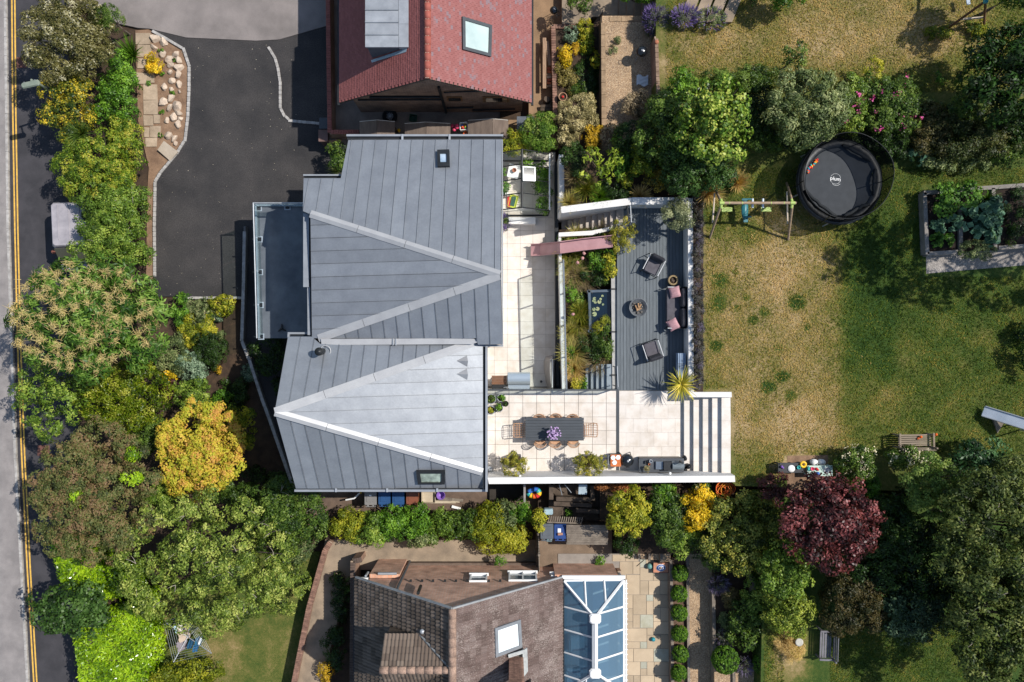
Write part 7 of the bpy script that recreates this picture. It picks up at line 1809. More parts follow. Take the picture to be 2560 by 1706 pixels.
t = thing('potting_table', 'tilted white table inside the greenhouse', 'table', P(*z4(345, 520), Z_PATIO), R(-12))
mb = MB(); mb.rbox((0, 0, .68), (.5, .6, .04), r=.01); part('top', mb, PLASTWHITE, t)
for a in (-1, 1):
 for b in (-1, 1): mb = MB(); mb.box((a * .21, b * .26, .33), (.04, .04, .66)); part('leg', mb, PLASTWHITE, t)
c = P(*z4(358, 440), Z_PATIO + .8); mb = MB(); mb.lathe([(.07, 0), (.1, .14), (.08, .14), (.06, .04)], (c.x, c.y, Z_PATIO + .702), 14); single('clay_pot', mb, TERRA, 'brown clay pot on the white greenhouse table', 'pot')
mb = MB(); c = P(*z4(650, 440), Z_PATIO + .6); mb.lathe([(.1, 0), (.14, .2), (.11, .2), (.08, .05)], (c.x, c.y, Z_PATIO + .3), 14); single('clay_pot', mb, TERRA, 'clay pot seen through the tilted greenhouse vent', 'pot')
t = cbox('tool_tray', *z4(335, 1045), Z_PATIO + .0, (.36, .56, .14), mat('lime_tray', '#c6d13f', '#b5c035', rough=.5), 'lime yellow tray on the greenhouse floor', 'tray', R(-14))
mb = MB(); mb.box((0, 0, .12), (.2, .42, .03)); part('contents', mb, GRN, t)
mb = MB(); a, b = P(*z4(250, 950), Z_PATIO + .1), P(*z4(250, 1170), Z_PATIO + .1); mb.rbox(((a.x + b.x) / 2, (a.y + b.y) / 2, Z_PATIO + .08), (.14, a.y - b.y, .1), r=.03); single('red_tool', mb, TOY['red'], 'red plastic tool beside the lime yellow tray in the greenhouse', 'tool')
for k in range(3): mb = MB(); c = P(*z4(145 + k * 42, 870), Z_PATIO + .4); mb.rbox((c.x, c.y, Z_PATIO + .2), (.07, .3, .4), r=.01); single('white_picket', mb, PLASTWHITE, ['left', 'middle', 'right'][k] + ' white picket stake inside the greenhouse', 'stake', 'pickets in the greenhouse')
def quads_mesh(name, V, tint, m):
 n = len(V) // 4
 me = bpy.data.meshes.new(name)
 me.vertices.add(4 * n); me.vertices.foreach_set('co', V.astype(np.float32).ravel())
 me.loops.add(4 * n); me.loops.foreach_set('vertex_index', np.arange(4 * n, dtype=np.int32))
 me.polygons.add(n); me.polygons.foreach_set('loop_start', np.arange(0, 4 * n, 4, dtype=np.int32))
 me.polygons.foreach_set('loop_total', np.full(n, 4, dtype=np.int32))
 at = me.attributes.new('tint', 'FLOAT', 'FACE'); at.data.foreach_set('value', tint.astype(np.float32))
 me.materials.append(m); me.update(calc_edges=True)
 return me
def unit(a):
 return a / np.maximum(np.linalg.norm(a, axis=1, keepdims=True), 1e-6)
def leaf_quads(C, N, L, W, rng, jit=.6, out=None, fold=.18):
 n = len(C)
 N = unit(N + rng.normal(0, jit, (n, 3)))
 a = rng.normal(0, 1, (n, 3)) if out is None else out + rng.normal(0, .5, (n, 3))
 a = unit(a - N * (a * N).sum(1, keepdims=True)); b = np.cross(N, a)
 s = rng.uniform(.7, 1.25, (n, 1))
 l, w = L * s / 2, W * s / 2
 V = np.empty((n, 4, 3))
 V[:, 0] = C - a * l; V[:, 2] = C + a * l - N * (l * .25)
 V[:, 1] = C + b * w + N * (w * fold); V[:, 3] = C - b * w + N * (w * fold)
 return V.reshape(-1, 3)
def foliage(name, root, blobs, m, L=.11, W=.055, lai=3.0, clump=None, up=.35, jit=.38, zmin=-.25, rough=.09, inner=.18, seed=1, outward=False, tr=(0, 1), rag=.06, nl=None):
 rng = np.random.default_rng(seed)
 r0 = (clump or min(.34, max(.10, 2.4 * L)))
 Vs, Ts = [], []
 la = .5 * L * W
 for (cx, cy, cz, rx, ry, rz) in blobs:
  rt = min(r0, .45 * (rx + ry))
  area = pi * rx * ry * (1 + .6 * rz / max(rx, ry))
  k = max(4, int(area * lai * .95 / (pi * rt * rt)))
  u = rng.uniform(zmin, 1, k); ph = rng.uniform(0, 2 * pi, k)
  s = np.sqrt(1 - u * u)
  d = np.stack([s * np.cos(ph), s * np.sin(ph), u], 1)
  rad = 1 - np.abs(rng.normal(0, rough, k))
  o_ = rng.random(k) < rag + .04
  rad[o_] += rng.uniform(.05, .26, o_.sum()) * (1 - np.abs(u[o_]))
  ins = rng.random(k) < inner
  rad[ins] *= rng.uniform(.4, .85, ins.sum())
  c = np.array([cx, cy, cz]) + d * np.array([rx, ry, rz]) * rad[:, None]
  ax = unit(unit(d / np.array([rx, ry, rz])) * .8 + np.array([0, 0, up]) + rng.normal(0, .22, (k, 3)))
  R_ = rt * rng.uniform(.55, 1.35, k); R_[o_] *= .7
  cnt = np.maximum(5, (1.05 * pi * R_ * R_ / la * .8).astype(int))
  idx = np.repeat(np.arange(k), cnt); n = len(idx)
  e = unit(rng.normal(0, 1, (n, 3)) + ax[idx] * .9)
  q = R_[idx] * rng.uniform(.55, 1.05, n)
  off = e * q[:, None]
  off = off - ax[idx] * (off * ax[idx]).sum(1, keepdims=True) * .35
  C = c[idx] + off
  Nn = e * .75 + ax[idx] * .45 + np.array([0, 0, .15])
  o = e * np.array([1, 1, .4]) * 1.2 if outward else None
  Vs.append(leaf_quads(C, Nn, L, W, rng, jit, o))
  tuft = rng.normal(0, .24, k) + .12 * np.sin(d[:, 0] * 3 + cx)
  Ts.append(tr[0] + (tr[1] - tr[0]) * np.clip(.5 + tuft[idx] + rng.normal(0, .19, n), 0, 1))
 V = np.concatenate(Vs); T = np.concatenate(Ts)
 if root is not None:
  V = V - np.array(root.matrix_basis.translation)
 me = quads_mesh(name, V, T, m)
 o = bpy.data.objects.new(name, me); COL.objects.link(o); o.parent = root
 return o
def lobed(px, py, rx, ry, zt, h, n, seed, lob=(.24, .44), spread=.74, core=.86):
 rr = random.Random(seed)
 zc = zt - h * .5
 c = P(px, py, zc); RX, RY = LEN(rx, zc), LEN(ry, zc)
 B = [(c.x, c.y, zc - h * .05, RX * core, RY * core, h * .5 * min(core, .84))]
 for i in range(n):
  a = 2 * pi * (i + rr.uniform(-.3, .3)) / max(n, 1) * (1 if i % 3 else 1.37)
  q = spread * (1 if i % 3 else rr.uniform(.15, .7)) * rr.uniform(.85, 1.08)
  s = rr.uniform(*lob)
  B.append((c.x + RX * q * cos(a), c.y + RY * q * sin(a), zc + h * .5 * (sqrt(max(0, 1 - q * q)) - s * .75) * rr.uniform(.8, 1.05), RX * s, RY * s, min(h * .5, (RX + RY) / 2) * s * rr.uniform(.8, 1.1)))
 return B
BARK = mat('bark_grey', '#6d6157', '#4f463e', sc=6, rough=.95, fine=.25, stretch=(4, 4, 1))
def trunk(root, base, blobs, r, zg):
 mb = MB(); c = Vector(blobs[0][:3]); top = Vector((c.x, c.y, c.z + blobs[0][5] * .3))
 b = Vector((base.x, base.y, zg - .05)); m_ = b.lerp(top, .45) + Vector((r, -r * .8, 0))
 mb.tube([b, b.lerp(m_, .5), m_, top], r, 8, r1=r * .35)
 o = obj('trunk', mb, BARK, root)
 for q in blobs[1:9]:
  e = Vector(q[:3]); s_ = b.lerp(top, .45 + .05 * random.random()); mid = s_.lerp(e, .5) + Vector((0, 0, -.05))
  mb = MB(); mb.tube([s_, mid, e, e + (e - mid) * .35], r * .42, 6, r1=r * .08); obj('limb', mb, BARK, root)
SEED = [100]
def plant(name, label, cat, px, py, rx, ry, zg, zt, m, n=7, h=None, L=.11, W=.055, wood=True, group=None, twigs=0, **kw):
 SEED[0] += 1
 h = h or min(zt - zg, 1.5 * LEN((rx + ry) / 2, zt))
 B = lobed(px, py, rx, ry, zt, h, n, SEED[0], kw.pop('lob', (.24, .44)), kw.pop('spread', .74), kw.pop('core', .86))
 root = thing(name, label, cat, (B[0][0], B[0][1], zg), 0, group)
 o = foliage('crown', root, B, m, L, W, seed=SEED[0], **kw)
 if wood:
  trunk(root, Vector((B[0][0], B[0][1], 0)), B, max(.025, .055 * (zt - zg) ** .9 * .45), zg)
 if twigs:
  rr = random.Random(SEED[0]); tm = mat('pale_twig', '#9a9184', '#857c70', rough=.9)
  mb = MB()
  for k in range(twigs):
   q = rr.choice(B[1:]); a = rr.uniform(0, 6.28); e = Vector((q[0] + q[3] * .7 * cos(a), q[1] + q[4] * .7 * sin(a), q[2] + q[5] * .72))
   s_ = Vector((q[0], q[1], q[2] + q[5] * .6)); mb.tube([s_, s_.lerp(e, .5) + Vector((.04, .05, .12)), e + Vector((0, 0, .1))], .016, 4, r1=.006)
  t_ = obj('twig', mb, tm, root); t_['kind'] = 'stuff'
 return root, B
def sprinkle(name, root, blobs, m, n, L, W, seed, umin=.2, per=6, spread=.05, rise=.03, jit=.8):
 rng = np.random.default_rng(seed); B = np.array(blobs); k = rng.choice(len(B), n, p=(B[:, 3] * B[:, 4]) / (B[:, 3] * B[:, 4]).sum())
 u = rng.uniform(umin, 1, n); ph = rng.uniform(0, 6.283, n); s = np.sqrt(1 - u * u)
 d = np.stack([s * np.cos(ph), s * np.sin(ph), u], 1)
 c = B[k, :3] + d * B[k, 3:] * 1.02 + np.array([0, 0, rise])
 C = np.repeat(c, per, 0) + rng.normal(0, spread, (n * per, 3)) * np.array([1, 1, .5])
 V = leaf_quads(C, np.repeat(d, per, 0) * .4 + np.array([0, 0, .8]), L, W, rng, jit)
 V = V - np.array(root.matrix_basis.translation)
 me = quads_mesh(name, V, rng.random(n * per), m)
 o = bpy.data.objects.new(name, me); COL.objects.link(o); o.parent = root; o['kind'] = 'stuff'
 return o
def blades(C, D, Lg, W, rng, droop=.6, seg=3):
 n = len(C); Lg = np.asarray(Lg).reshape(-1, 1)
 pts = [C]; d = unit(D); p = C
 for k in range(seg):
  p = p + d * Lg / seg; pts.append(p); d = unit(d + np.array([0, 0, -droop / seg * (k + 1) / 1.5]))
 side = unit(np.cross(D, np.array([0, 0, 1.0])) + rng.normal(0, .15, (n, 3)))
 Q = []
 for k in range(seg):
  w0 = W * (1 - k / seg * .75) / 2; w1 = W * (1 - (k + 1) / seg * .85) / 2
  q = np.empty((n, 4, 3)); q[:, 0] = pts[k] - side * w0; q[:, 1] = pts[k] + side * w0; q[:, 2] = pts[k + 1] + side * w1; q[:, 3] = pts[k + 1] - side * w1
  Q.append(q)
 return np.concatenate(Q).reshape(-1, 3)
def tuft(name, label, cat, px, py, z, r, hgt, m, n=160, W=.03, droop=.7, tilt=.9, group=None, part_name='blade', seed=None, zc=None):
 SEED[0] += 1; rng = np.random.default_rng(SEED[0])
 zc = zc if zc is not None else z + hgt * .5
 c = P(px, py, zc); rad = LEN(r, zc)
 root = thing(name, label, cat, (c.x, c.y, z), 0, group)
 ph = rng.uniform(0, 6.283, n); el = rng.uniform(.0, 1, n) ** .7
 C = np.stack([np.cos(ph) * rad * .12, np.sin(ph) * rad * .12, np.zeros(n)], 1) * rng.random((n, 1))
 D = np.stack([np.cos(ph) * el * tilt, np.sin(ph) * el * tilt, np.full(n, 1.0) * hgt / rad * .6 + .15], 1)
 Lg = np.sqrt(rad ** 2 * el ** 2 + hgt ** 2 * .7) * rng.uniform(.75, 1.15, n)
 V = blades(C, D, Lg, W, rng, droop)
 t = np.tile(rng.random(n), 3)
 me = quads_mesh(part_name, V, t, m); o = bpy.data.objects.new(part_name, me); COL.objects.link(o); o.parent = root
 o['kind'] = 'stuff'
 return root
LM = lambda n, c, **k: leafmat('leaf_' + n, c, gain=(1.28, 1.22, 1.0), **k)
SILV = LM('silver_olive', ['#2b3018', '#454726', '#5c5a36', '#77744f', '#a9a898'], rough=.4)
VARG = LM('variegated', ['#1f3214', '#34471a', '#55601f', '#9a8f2c', '#cdb53c'], rough=.45)
IVY = LM('bramble', ['#213c10', '#375a18', '#527a24', '#6f9434'], rough=.45)
YHEDGE = LM('yellow_hedge', ['#2c4410', '#4a6418', '#667c26', '#848e30', '#a09c44'], rough=.5)
MIDG = LM('mid_green', ['#1d3012', '#324a1a', '#4b6327', '#677c39'], rough=.45)
MIDG2 = LM('soft_green', ['#2a4010', '#466020', '#648032', '#8a9c4a'], rough=.45)
CHEST = LM('chestnut', ['#1f3a12', '#35551c', '#51722c', '#748f45'], rough=.45)
LAUR = LM('bay', ['#203206', '#3b4f0b', '#546812', '#707e1e', '#949842'], rough=.4)
OLIVE = LM('olive_brown', ['#2a3418', '#454f2a', '#585f38', '#64593c', '#6b5844'], rough=.6, trans=.15)
GOLD = LM('golden', ['#868e2a', '#9c9c34', '#aea23c', '#b09640', '#aa8448'], rough=.6, trans=.25)
GOLDG = LM('golden_green', ['#22380c', '#3d5210', '#606f16', '#939022'], rough=.55)
APPLE = LM('apple', ['#26360f', '#43571f', '#60752f', '#7f8f44', '#9aa35c'], rough=.5)
LIMEH = LM('lime_laurel', ['#3f5c08', '#5f8210', '#82a51c', '#a3c030'], rough=.22, trans=.35, spec=.6)
DKROUND = LM('dark_round', ['#15280f', '#253d17', '#375325', '#4e6a38'], rough=.45)
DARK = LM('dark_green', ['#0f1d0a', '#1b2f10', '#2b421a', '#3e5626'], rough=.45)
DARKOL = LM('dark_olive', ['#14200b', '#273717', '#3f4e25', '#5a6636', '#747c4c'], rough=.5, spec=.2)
GREYG = LM('grey_green', ['#2c3a20', '#4a5b38', '#6c7a52', '#929a74'], rough=.55)
BLUEG = LM('blue_green', ['#2c4034', '#4a6152', '#6d8474', '#8ea394'], rough=.55)
YG = LM('yellow_green', ['#455413', '#6f7b20', '#96982f', '#b8b247'], rough=.5, trans=.35)
YELL = LM('yellow', ['#7d7414', '#a8951b', '#cdb325', '#dcc640'], rough=.5, trans=.35)
ORNG = LM('orange_yellow', ['#7a6814', '#9c841e', '#b4962a', '#bea43c'], rough=.5, trans=.35)
PURP = LM('purple', ['#180b0d', '#2b1317', '#401e23', '#5a2d32', '#80494f'], rough=.42, spec=.3)
DPURP = LM('dull_purple', ['#2b1a1c', '#45282b', '#5d3739'], rough=.5)
WHITV = LM('white_variegated', ['#4c4a32', '#77714f', '#a29a76', '#c4bb9a'], rough=.6)
GREYV = LM('grey_shrub', ['#3b362c', '#655c4e', '#8d8170', '#a99c8a'], rough=.7)
BOXG = LM('box', ['#1f3a0b', '#345612', '#4c711c', '#668a2a'], rough=.45)
FEATH = LM('feathery', ['#464f14', '#6b7024', '#908f38', '#afa752'], rough=.5, trans=.3)
STRAW = LM('straw_grass', ['#6f6a38', '#938a55', '#b3a878', '#84904a'], rough=.7, trans=.3)
GGRASS = LM('green_grass', ['#3a4a18', '#57661f', '#7a7d30', '#9a8f48'], rough=.6, trans=.3)
BROWNF = LM('brown_seed', ['#4c4434', '#6b5f4c', '#8b7d68', '#5c5c38'], rough=.8)
YUCCA = LM('yucca', ['#5c6420', '#8a8a32', '#b2a94a', '#d0c266'], rough=.4, trans=.2)
LAV = LM('lavender_flower', ['#4b3f7a', '#63549a', '#7d6bb5', '#8f82bb'], rough=.8, trans=.1)
LAVG = LM('lavender_stem', ['#35402c', '#4f5a44', '#6b7262', '#6a6480'], rough=.7)
LAV2 = LM('dull_lavender', ['#454060', '#5a5378', '#6d668c', '#757088'], rough=.8, trans=.1)
LAVD = LM('dark_lavender', ['#33362f', '#494a45', '#5a595a', '#55506a'], rough=.8, trans=.05)
PINKF = LM('pink_petal', ['#a02d78', '#b84a92', '#c96aa8'], rough=.6)
WHITF = LM('white_petal', ['#b9b3a6', '#d0cabd', '#dcd8cf'], rough=.7)
CATK = LM('catkin', ['#948458', '#aa9a6e', '#bbac84', '#a39564'], rough=.8, trans=.2)
CABB = LM('cabbage', ['#2c473c', '#3f5f50', '#587a68', '#6f8f7c'], rough=.5)
BEAN = LM('bean_leaf', ['#1f3a10', '#33551a', '#4a6f27', '#5f8232'], rough=.5)
RUSTF = LM('dry_leaf', ['#7a4a30', '#96603f', '#a9774f', '#6a4632'], rough=.85)
DRYG = LM('dry_grass', ['#8a7448', '#a98f62', '#c0aa7e', '#96883c'], rough=.85)
ZF = Z_FRONT
r, B = plant('shrub', 'large silvery olive shrub at the top left above the road', 'shrub', 185, 100, 118, 108, ZF, -.3, SILV, n=28, L=.12, W=.05, h=2.1, lob=(.15, .28), spread=.84, core=.74)
plant('shrub', 'dark green conifer tip behind the silvery olive shrub', 'shrub', 272, 45, 40, 34, ZF, -.7, MIDG, n=5, L=.09, W=.03)
plant('shrub', 'yellow flecked evergreen shrub beside the street lamp', 'shrub', 180, 258, 72, 96, ZF, -.9, VARG, n=18, L=.10, W=.06, h=1.8, lob=(.16, .32), spread=.82, core=.8)
plant('shrub', 'bright green bramble bank beside the concrete slab path', 'shrub', 300, 245, 52, 105, ZF, -1.7, IVY, n=9, L=.10, W=.06, h=1.3, wood=0)
tuft('grass_clump', 'tall strappy green clump beside the top of the rock bed', 'grass', 322, 130, ZF, 34, 1.0, IVY, n=220, W=.05)
tuft('grass_clump', 'strappy green clump poking through the yellow flecked shrub', 'grass', 196, 330, -1.6, 36, .7, MIDG, n=200, W=.04)
plant('shrub', 'broad yellow green hedge shrub above the white van', 'shrub', 255, 420, 98, 86, ZF, -1.0, YHEDGE, n=22, L=.10, W=.05, h=1.8, lob=(.16, .3), spread=.84, core=.8)
plant('shrub', 'bronze tipped shrub between the bramble bank and the hedge', 'shrub', 318, 345, 44, 52, ZF, -1.5, YHEDGE, n=5, L=.10, W=.05)
plant('shrub', 'green hedge shrub along the driveway edge, right of the white van', 'shrub', 285, 525, 98, 78, ZF, -1.1, MIDG2, n=11, L=.10, W=.05, h=1.9, twigs=6)
plant('shrub', 'leafy green hedge shrub just above the flowering chestnut', 'shrub', 292, 612, 92, 60, ZF, -1.2, MIDG2, n=8, L=.10, W=.05, twigs=8)
r, B = plant('chestnut_tree', 'sweet chestnut tree covered with cream catkin flowers overhanging the road', 'tree', 245, 795, 190, 142, ZF, 1.9, CHEST, n=34, core=.66, lob=(.16, .30), spread=.84, L=.24, W=.07, h=3.2, outward=True, nl=12, clump=.42, lai=2.6, rag=.12)
SEED[0] += 1; rng = np.random.default_rng(SEED[0])
heads = []
Bn = np.array(B)
def crown_top(x, y):
 d = ((x - Bn[:, 0]) / Bn[:, 3]) ** 2 + ((y - Bn[:, 1]) / Bn[:, 4]) ** 2
 z = np.where(d < 1, Bn[:, 2] + Bn[:, 5] * np.sqrt(np.maximum(0, 1 - d)), -99)
 return z.max()
while len(heads) < 72:
 a, q = rng.uniform(0, 6.28), sqrt(rng.random()) * .97
 x, y = B[0][0] + LEN(186, 1) * q * cos(a) - .15, B[0][1] + LEN(138, 1) * q * sin(a)
 z = crown_top(x, y)
 if z > -50 and all((x - h[0]) ** 2 + (y - h[1]) ** 2 > .16 for h in heads): heads.append((x, y, z + .14))
heads = np.array(heads); n = 46
C = np.repeat(heads, n, 0) + rng.normal(0, .09, (len(heads) * n, 3)); ph = rng.uniform(0, 6.28, len(C))
V = blades(C, np.stack([np.cos(ph), np.sin(ph), rng.uniform(.1, .9, len(C))], 1), rng.uniform(.14, .30, len(C)), .019, rng, .8)
me = quads_mesh('catkin', V - np.array(r.matrix_basis.translation), np.tile(rng.random(len(C)), 3), CATK)
o = bpy.data.objects.new('catkin', me); COL.objects.link(o); o.parent = r; o['kind'] = 'stuff'
plant('tree', 'small light green tree leaning over the double yellow lines below the chestnut', 'tree', 140, 990, 92, 98, ZF, .2, MIDG2, n=26, core=.5, lob=(.12, .24), spread=.88, L=.12, W=.06, h=2.2, outward=True, rag=.2)
plant('shrub', 'dense dome of glossy yellow green bay below the chestnut', 'shrub', 330, 990, 112, 95, ZF, -.2, LAUR, n=10, L=.12, W=.05, h=2.3, jit=.7)
r, B = plant('tree', 'broad olive brown tree beside the road below the green bay dome', 'tree', 248, 1235, 152, 168, ZF, 1.5, OLIVE, n=34, L=.10, W=.06, h=2.8, lob=(.14, .26), spread=.86, core=.7)
foliage('sprout', r, [(B[3][0], B[3][1], B[3][2] + .3, .35, .3, .3), (B[0][0] - .2, B[0][1] + .1, B[0][2] + 1.3, .3, .3, .25), (B[5][0], B[5][1], B[5][2] + .3, .3, .25, .25)], LIMEH, .14, .05, seed=5)
r, B = plant('golden_maple', 'golden orange maple tree at the front corner of the house', 'tree', 514, 1122, 112, 122, ZF, .5, GOLD, n=36, L=.10, W=.08, h=2.6, lob=(.15, .32), spread=.82, core=.6, lai=3.3, rag=.14)
plant('conifer', 'layered dark golden conifer tucked behind the golden maple', 'shrub', 600, 1068, 46, 60, ZF, -.8, GOLDG, n=8, L=.10, W=.05, h=1.6)
plant('apple_tree', 'large open grey green apple tree between the golden maple and the front lawn', 'tree', 520, 1400, 205, 165, ZF, 1.7, APPLE, n=46, L=.12, W=.06, h=3.0, lai=2.1, twigs=40, lob=(.12, .24), spread=.88, rag=.2, core=.6)
plant('tree', 'darker green tree against the bottom hedge, right of the apple tree', 'tree', 720, 1290, 105, 85, ZF, .6, MIDG, n=14, L=.11, W=.055, h=2.6, twigs=10)
plant('shrub', 'pale grey green shrub beside the top of the concrete drive', 'shrub', 735, 1368, 58, 34, ZF, -1.2, GREYG, n=6, L=.12, W=.05)
plant('shrub', 'loose yellow green shrub hanging over the front lawn by the brick topped wall', 'shrub', 720, 1460, 62, 80, ZF, -1.5, APPLE, n=7, L=.11, W=.055, lai=1.8)
def hedge(label, poly, zt, zb, m, L, W, lai, seed, name='hedge', up=.7, jit=.5, wob=.06, tr=(0, 1), side=1.4):
 rng = np.random.default_rng(seed)
 q = [P(x, y, zt) for x, y in poly]; c = sum(q, Vector()) / len(q)
 root = thing(name, label, 'hedge', (c.x, c.y, zb))
 xs = [v.x for v in q]; ys = [v.y for v in q]
 n = int((max(xs) - min(xs)) * (max(ys) - min(ys)) * lai / (.5 * L * W))
 X = rng.uniform(min(xs), max(xs), n); Y = rng.uniform(min(ys), max(ys), n)
 ins = np.zeros(n, bool); k = len(q)
 for i in range(k):
  a, b = q[i], q[(i + 1) % k]
  cond = ((a.y > Y) != (b.y > Y)) & (X < (b.x - a.x) * (Y - a.y) / (b.y - a.y + 1e-9) + a.x); ins ^= cond
 X, Y = X[ins], Y[ins]; n = len(X)
 Z = zt + wob * np.sin(X * 5.3 + 1.3 * np.sin(Y * 4)) * np.sin(Y * 4.7) + rng.normal(0, .05, n) - np.abs(rng.normal(0, .10, n))
 C = np.stack([X, Y, Z], 1); N = np.tile([0, 0, 1.0], (n, 1))
 cs, ns = [C], [N]
 for i in range(k):
  a, b = q[i], q[(i + 1) % k]; d = b - a; l = d.length; mm = int(l * (zt - zb) * side / (.5 * L * W)); f = rng.random(mm); h = rng.random(mm)
  nn = np.array([-d.y, d.x, 0]) / l
  if np.dot(nn[:2], [a.x - c.x, a.y - c.y]) < 0: nn = -nn
  cs.append(np.stack([a.x + d.x * f, a.y + d.y * f, zb + (zt - zb) * h], 1) + nn * rng.normal(0, .07, (mm, 1))); ns.append(np.tile(nn, (mm, 1)) + np.array([0, 0, .4]))
 C, N = np.concatenate(cs), np.concatenate(ns)
 V = leaf_quads(C, N + np.array([0, 0, up * .5]), L, W, rng, jit)
 T = np.clip(.5 + .25 * np.sin(C[:, 0] * 3) * np.sin(C[:, 1] * 2.6) + rng.normal(0, .25, len(C)), 0, 1)
 me = quads_mesh('foliage', V - np.array([c.x, c.y, zb]), T, m); o = bpy.data.objects.new('foliage', me); COL.objects.link(o); o.parent = root
 mb = MB(); mb.prism([tuple(v.xy + (c - v).xy.normalized() * .18) for v in q], zb, zt - .25); obj('stem', mb, BARK, root)
 return root
hedge('flat topped bright lime laurel hedge in the bottom left corner', [(180, 1560), (290, 1530), (355, 1490), (372, 1600), (368, 1760), (210, 1800)], -1.5, ZF, LIMEH, .17, .065, 3.2, 41)
hedge('upper part of the bright lime laurel hedge under the olive brown tree', [(120, 1362), (215, 1350), (262, 1420), (330, 1425), (330, 1490), (250, 1500), (155, 1470)], -1.7, ZF, LIMEH, .16, .065, 3.2, 42)
plant('shrub', 'rounded dark green tree crossing the lime laurel hedge beside the road', 'tree', 185, 1518, 95, 62, ZF, -.3, DKROUND, n=12, L=.13, W=.11, h=1.9)
plant('shrub', 'bushy yellow green tree below the rotary dryer', 'tree', 478, 1695, 82, 55, ZF, -.9, YG, n=9, L=.12, W=.06, h=2.0, tr=(0, .7))
plant('shrub', 'small bright green shrub beside the lime laurel hedge at the bottom', 'shrub', 410, 1700, 30, 28, ZF, -1.8, IVY, n=4, L=.1, W=.05)
for a in (('grey green dome of clipped sedum at the end of the driveway edging', 505, 785, 36, 42, -2.35, GREYG, .05, .03), ('lime yellow shrub at the lower right corner of the driveway', 556, 765, 32, 24, -2.3, YG, .09, .06), ('small blue grey cushion plant in the front bed', 543, 792, 16, 13, -2.7, BLUEG, .05, .03),
   ('upper yellow green shrub behind the dark clipped dome', 515, 825, 26, 24, -2.4, YG, .08, .05), ('dark green rounded yew dome in the front bed', 527, 878, 46, 44, -1.9, DARK, .07, .03), ('small grey carpet plant right of the yew dome', 548, 838, 20, 12, -2.85, GREYG, .05, .03),
   ('grey green shrub between the chestnut and the yew dome', 432, 885, 58, 52, -1.9, GREYG, .1, .05), ('blue green feathery shrub left of the yew dome', 480, 915, 42, 40, -2.0, BLUEG, .1, .05), ('small bright lime shrub under the right side of the chestnut', 472, 835, 26, 40, -2.5, YG, .09, .05),
   ('rounded green shrub just above the golden maple', 480, 985, 52, 45, -1.9, MIDG2, .08, .05), ('dark purple barberry beside the yellow flowers', 426, 970, 28, 26, -2.2, DPURP, .08, .05),
   ('shaded dark shrub on the bare front bed', 590, 985, 34, 40, -2.6, DARK, .1, .06), ('small orange leaved plant beside the front bed shadow', 545, 922, 9, 14, -2.8, ORNG, .06, .04), ('dark evergreen shrub against the lower front wall of the house', 676, 888, 48, 52, -1.6, DARK, .1, .06),
   ('small dark shrub on the side path by the house', 694, 965, 16, 24, -2.5, DARK, .1, .06), ('low green shrub at the bottom end of the side path wall', 690, 1205, 46, 22, -2.3, DARK, .1, .06), ('low dark plants below the golden conifer', 640, 1190, 36, 22, -2.7, DARK, .09, .05), ('small blue green plant on the shaded front bed', 622, 930, 20, 24, -2.75, BLUEG, .07, .04)):
 plant('shrub', a[0], 'shrub', a[1], a[2], a[3], a[4], ZF, a[5], a[6], n=5, L=a[7], W=a[8], wood=0)
r, B = plant('flower_clump', 'flat yellow flower heads beside the purple barberry', 'flowers', 425, 943, 26, 11, ZF, -2.1, YELL, n=4, L=.06, W=.05, wood=0)
r, B = plant('rose_bush', 'small rose bush with white blooms by the sedum dome', 'shrub', 520, 795, 26, 24, ZF, -2.5, GOLDG, n=4, L=.07, W=.045, wood=0, lai=1.6)
sprinkle('bloom', r, B, WHITF, 9, .07, .06, 3, per=7, spread=.03)
r, B = plant('shrub', 'yellow flowering shrub among the pale rocks', 'shrub', 386, 160, 22, 22, ZF, -2.5, YELL, n=5, L=.08, W=.05)
for i, (x, y) in enumerate(((402, 128), (408, 185), (432, 232), (405, 282), (372, 208), (440, 150), (402, 338))):
 plant('weed', '%s green weed from the top among the pale rocks and slabs' % ORD[[128, 150, 185, 208, 232, 282, 338].index(y)], 'weed', x, y, 7, 6, ZF, -2.95, IVY, n=2, L=.07, W=.04, wood=0, group='weeds in the rock bed')
plant('shrub', 'leafy green shrub in the corner beside the stepped roof edge', 'shrub', 845, 392, 26, 36, Z_DRIVE, -1.4, MIDG, n=6, L=.11, W=.06)
tuft('grass_clump', 'spiky clump at the foot of the corner shrub by the roof', 'grass', 838, 425, Z_DRIVE, 22, .7, GREYG, n=120, W=.03)
HB = [('yellow green feathery hedge plant at the left end of the bottom hedge', 868, 1310, 44, 42, YG, (.0, .75)), ('mid green hedge plant below the grey bin', 925, 1322, 42, 42, MIDG2, (0, 1)), ('bright green hedge plant below the blue bins', 985, 1305, 44, 44, IVY, (0, 1)), ('broad green hedge plant below the brown bin', 1045, 1300, 46, 46, IVY, (.1, 1)),
  ('fern like green hedge plant below the planks', 1105, 1315, 44, 40, MIDG2, (0, .9)), ('dark green hedge plant below the passage', 1160, 1315, 40, 40, MIDG, (0, 1)), ('yellow tinged hedge plant near the right end of the bottom hedge', 1222, 1300, 40, 42, YG, (0, .7)), ('blue green hedge plant near the right end of the bottom hedge', 1262, 1290, 36, 38, GREYG, (0, .8)), ('topmost green hedge plant at the right end beside the gateway', 1300, 1278, 28, 30, IVY, (0, 1)),
  ('large pale leaved shrub bulging over the concrete drive', 1250, 1340, 72, 48, YG, (.1, .8)), ('ivy leaved plant trailing over the concrete drive', 1060, 1345, 40, 20, GREYG, (0, 1))]
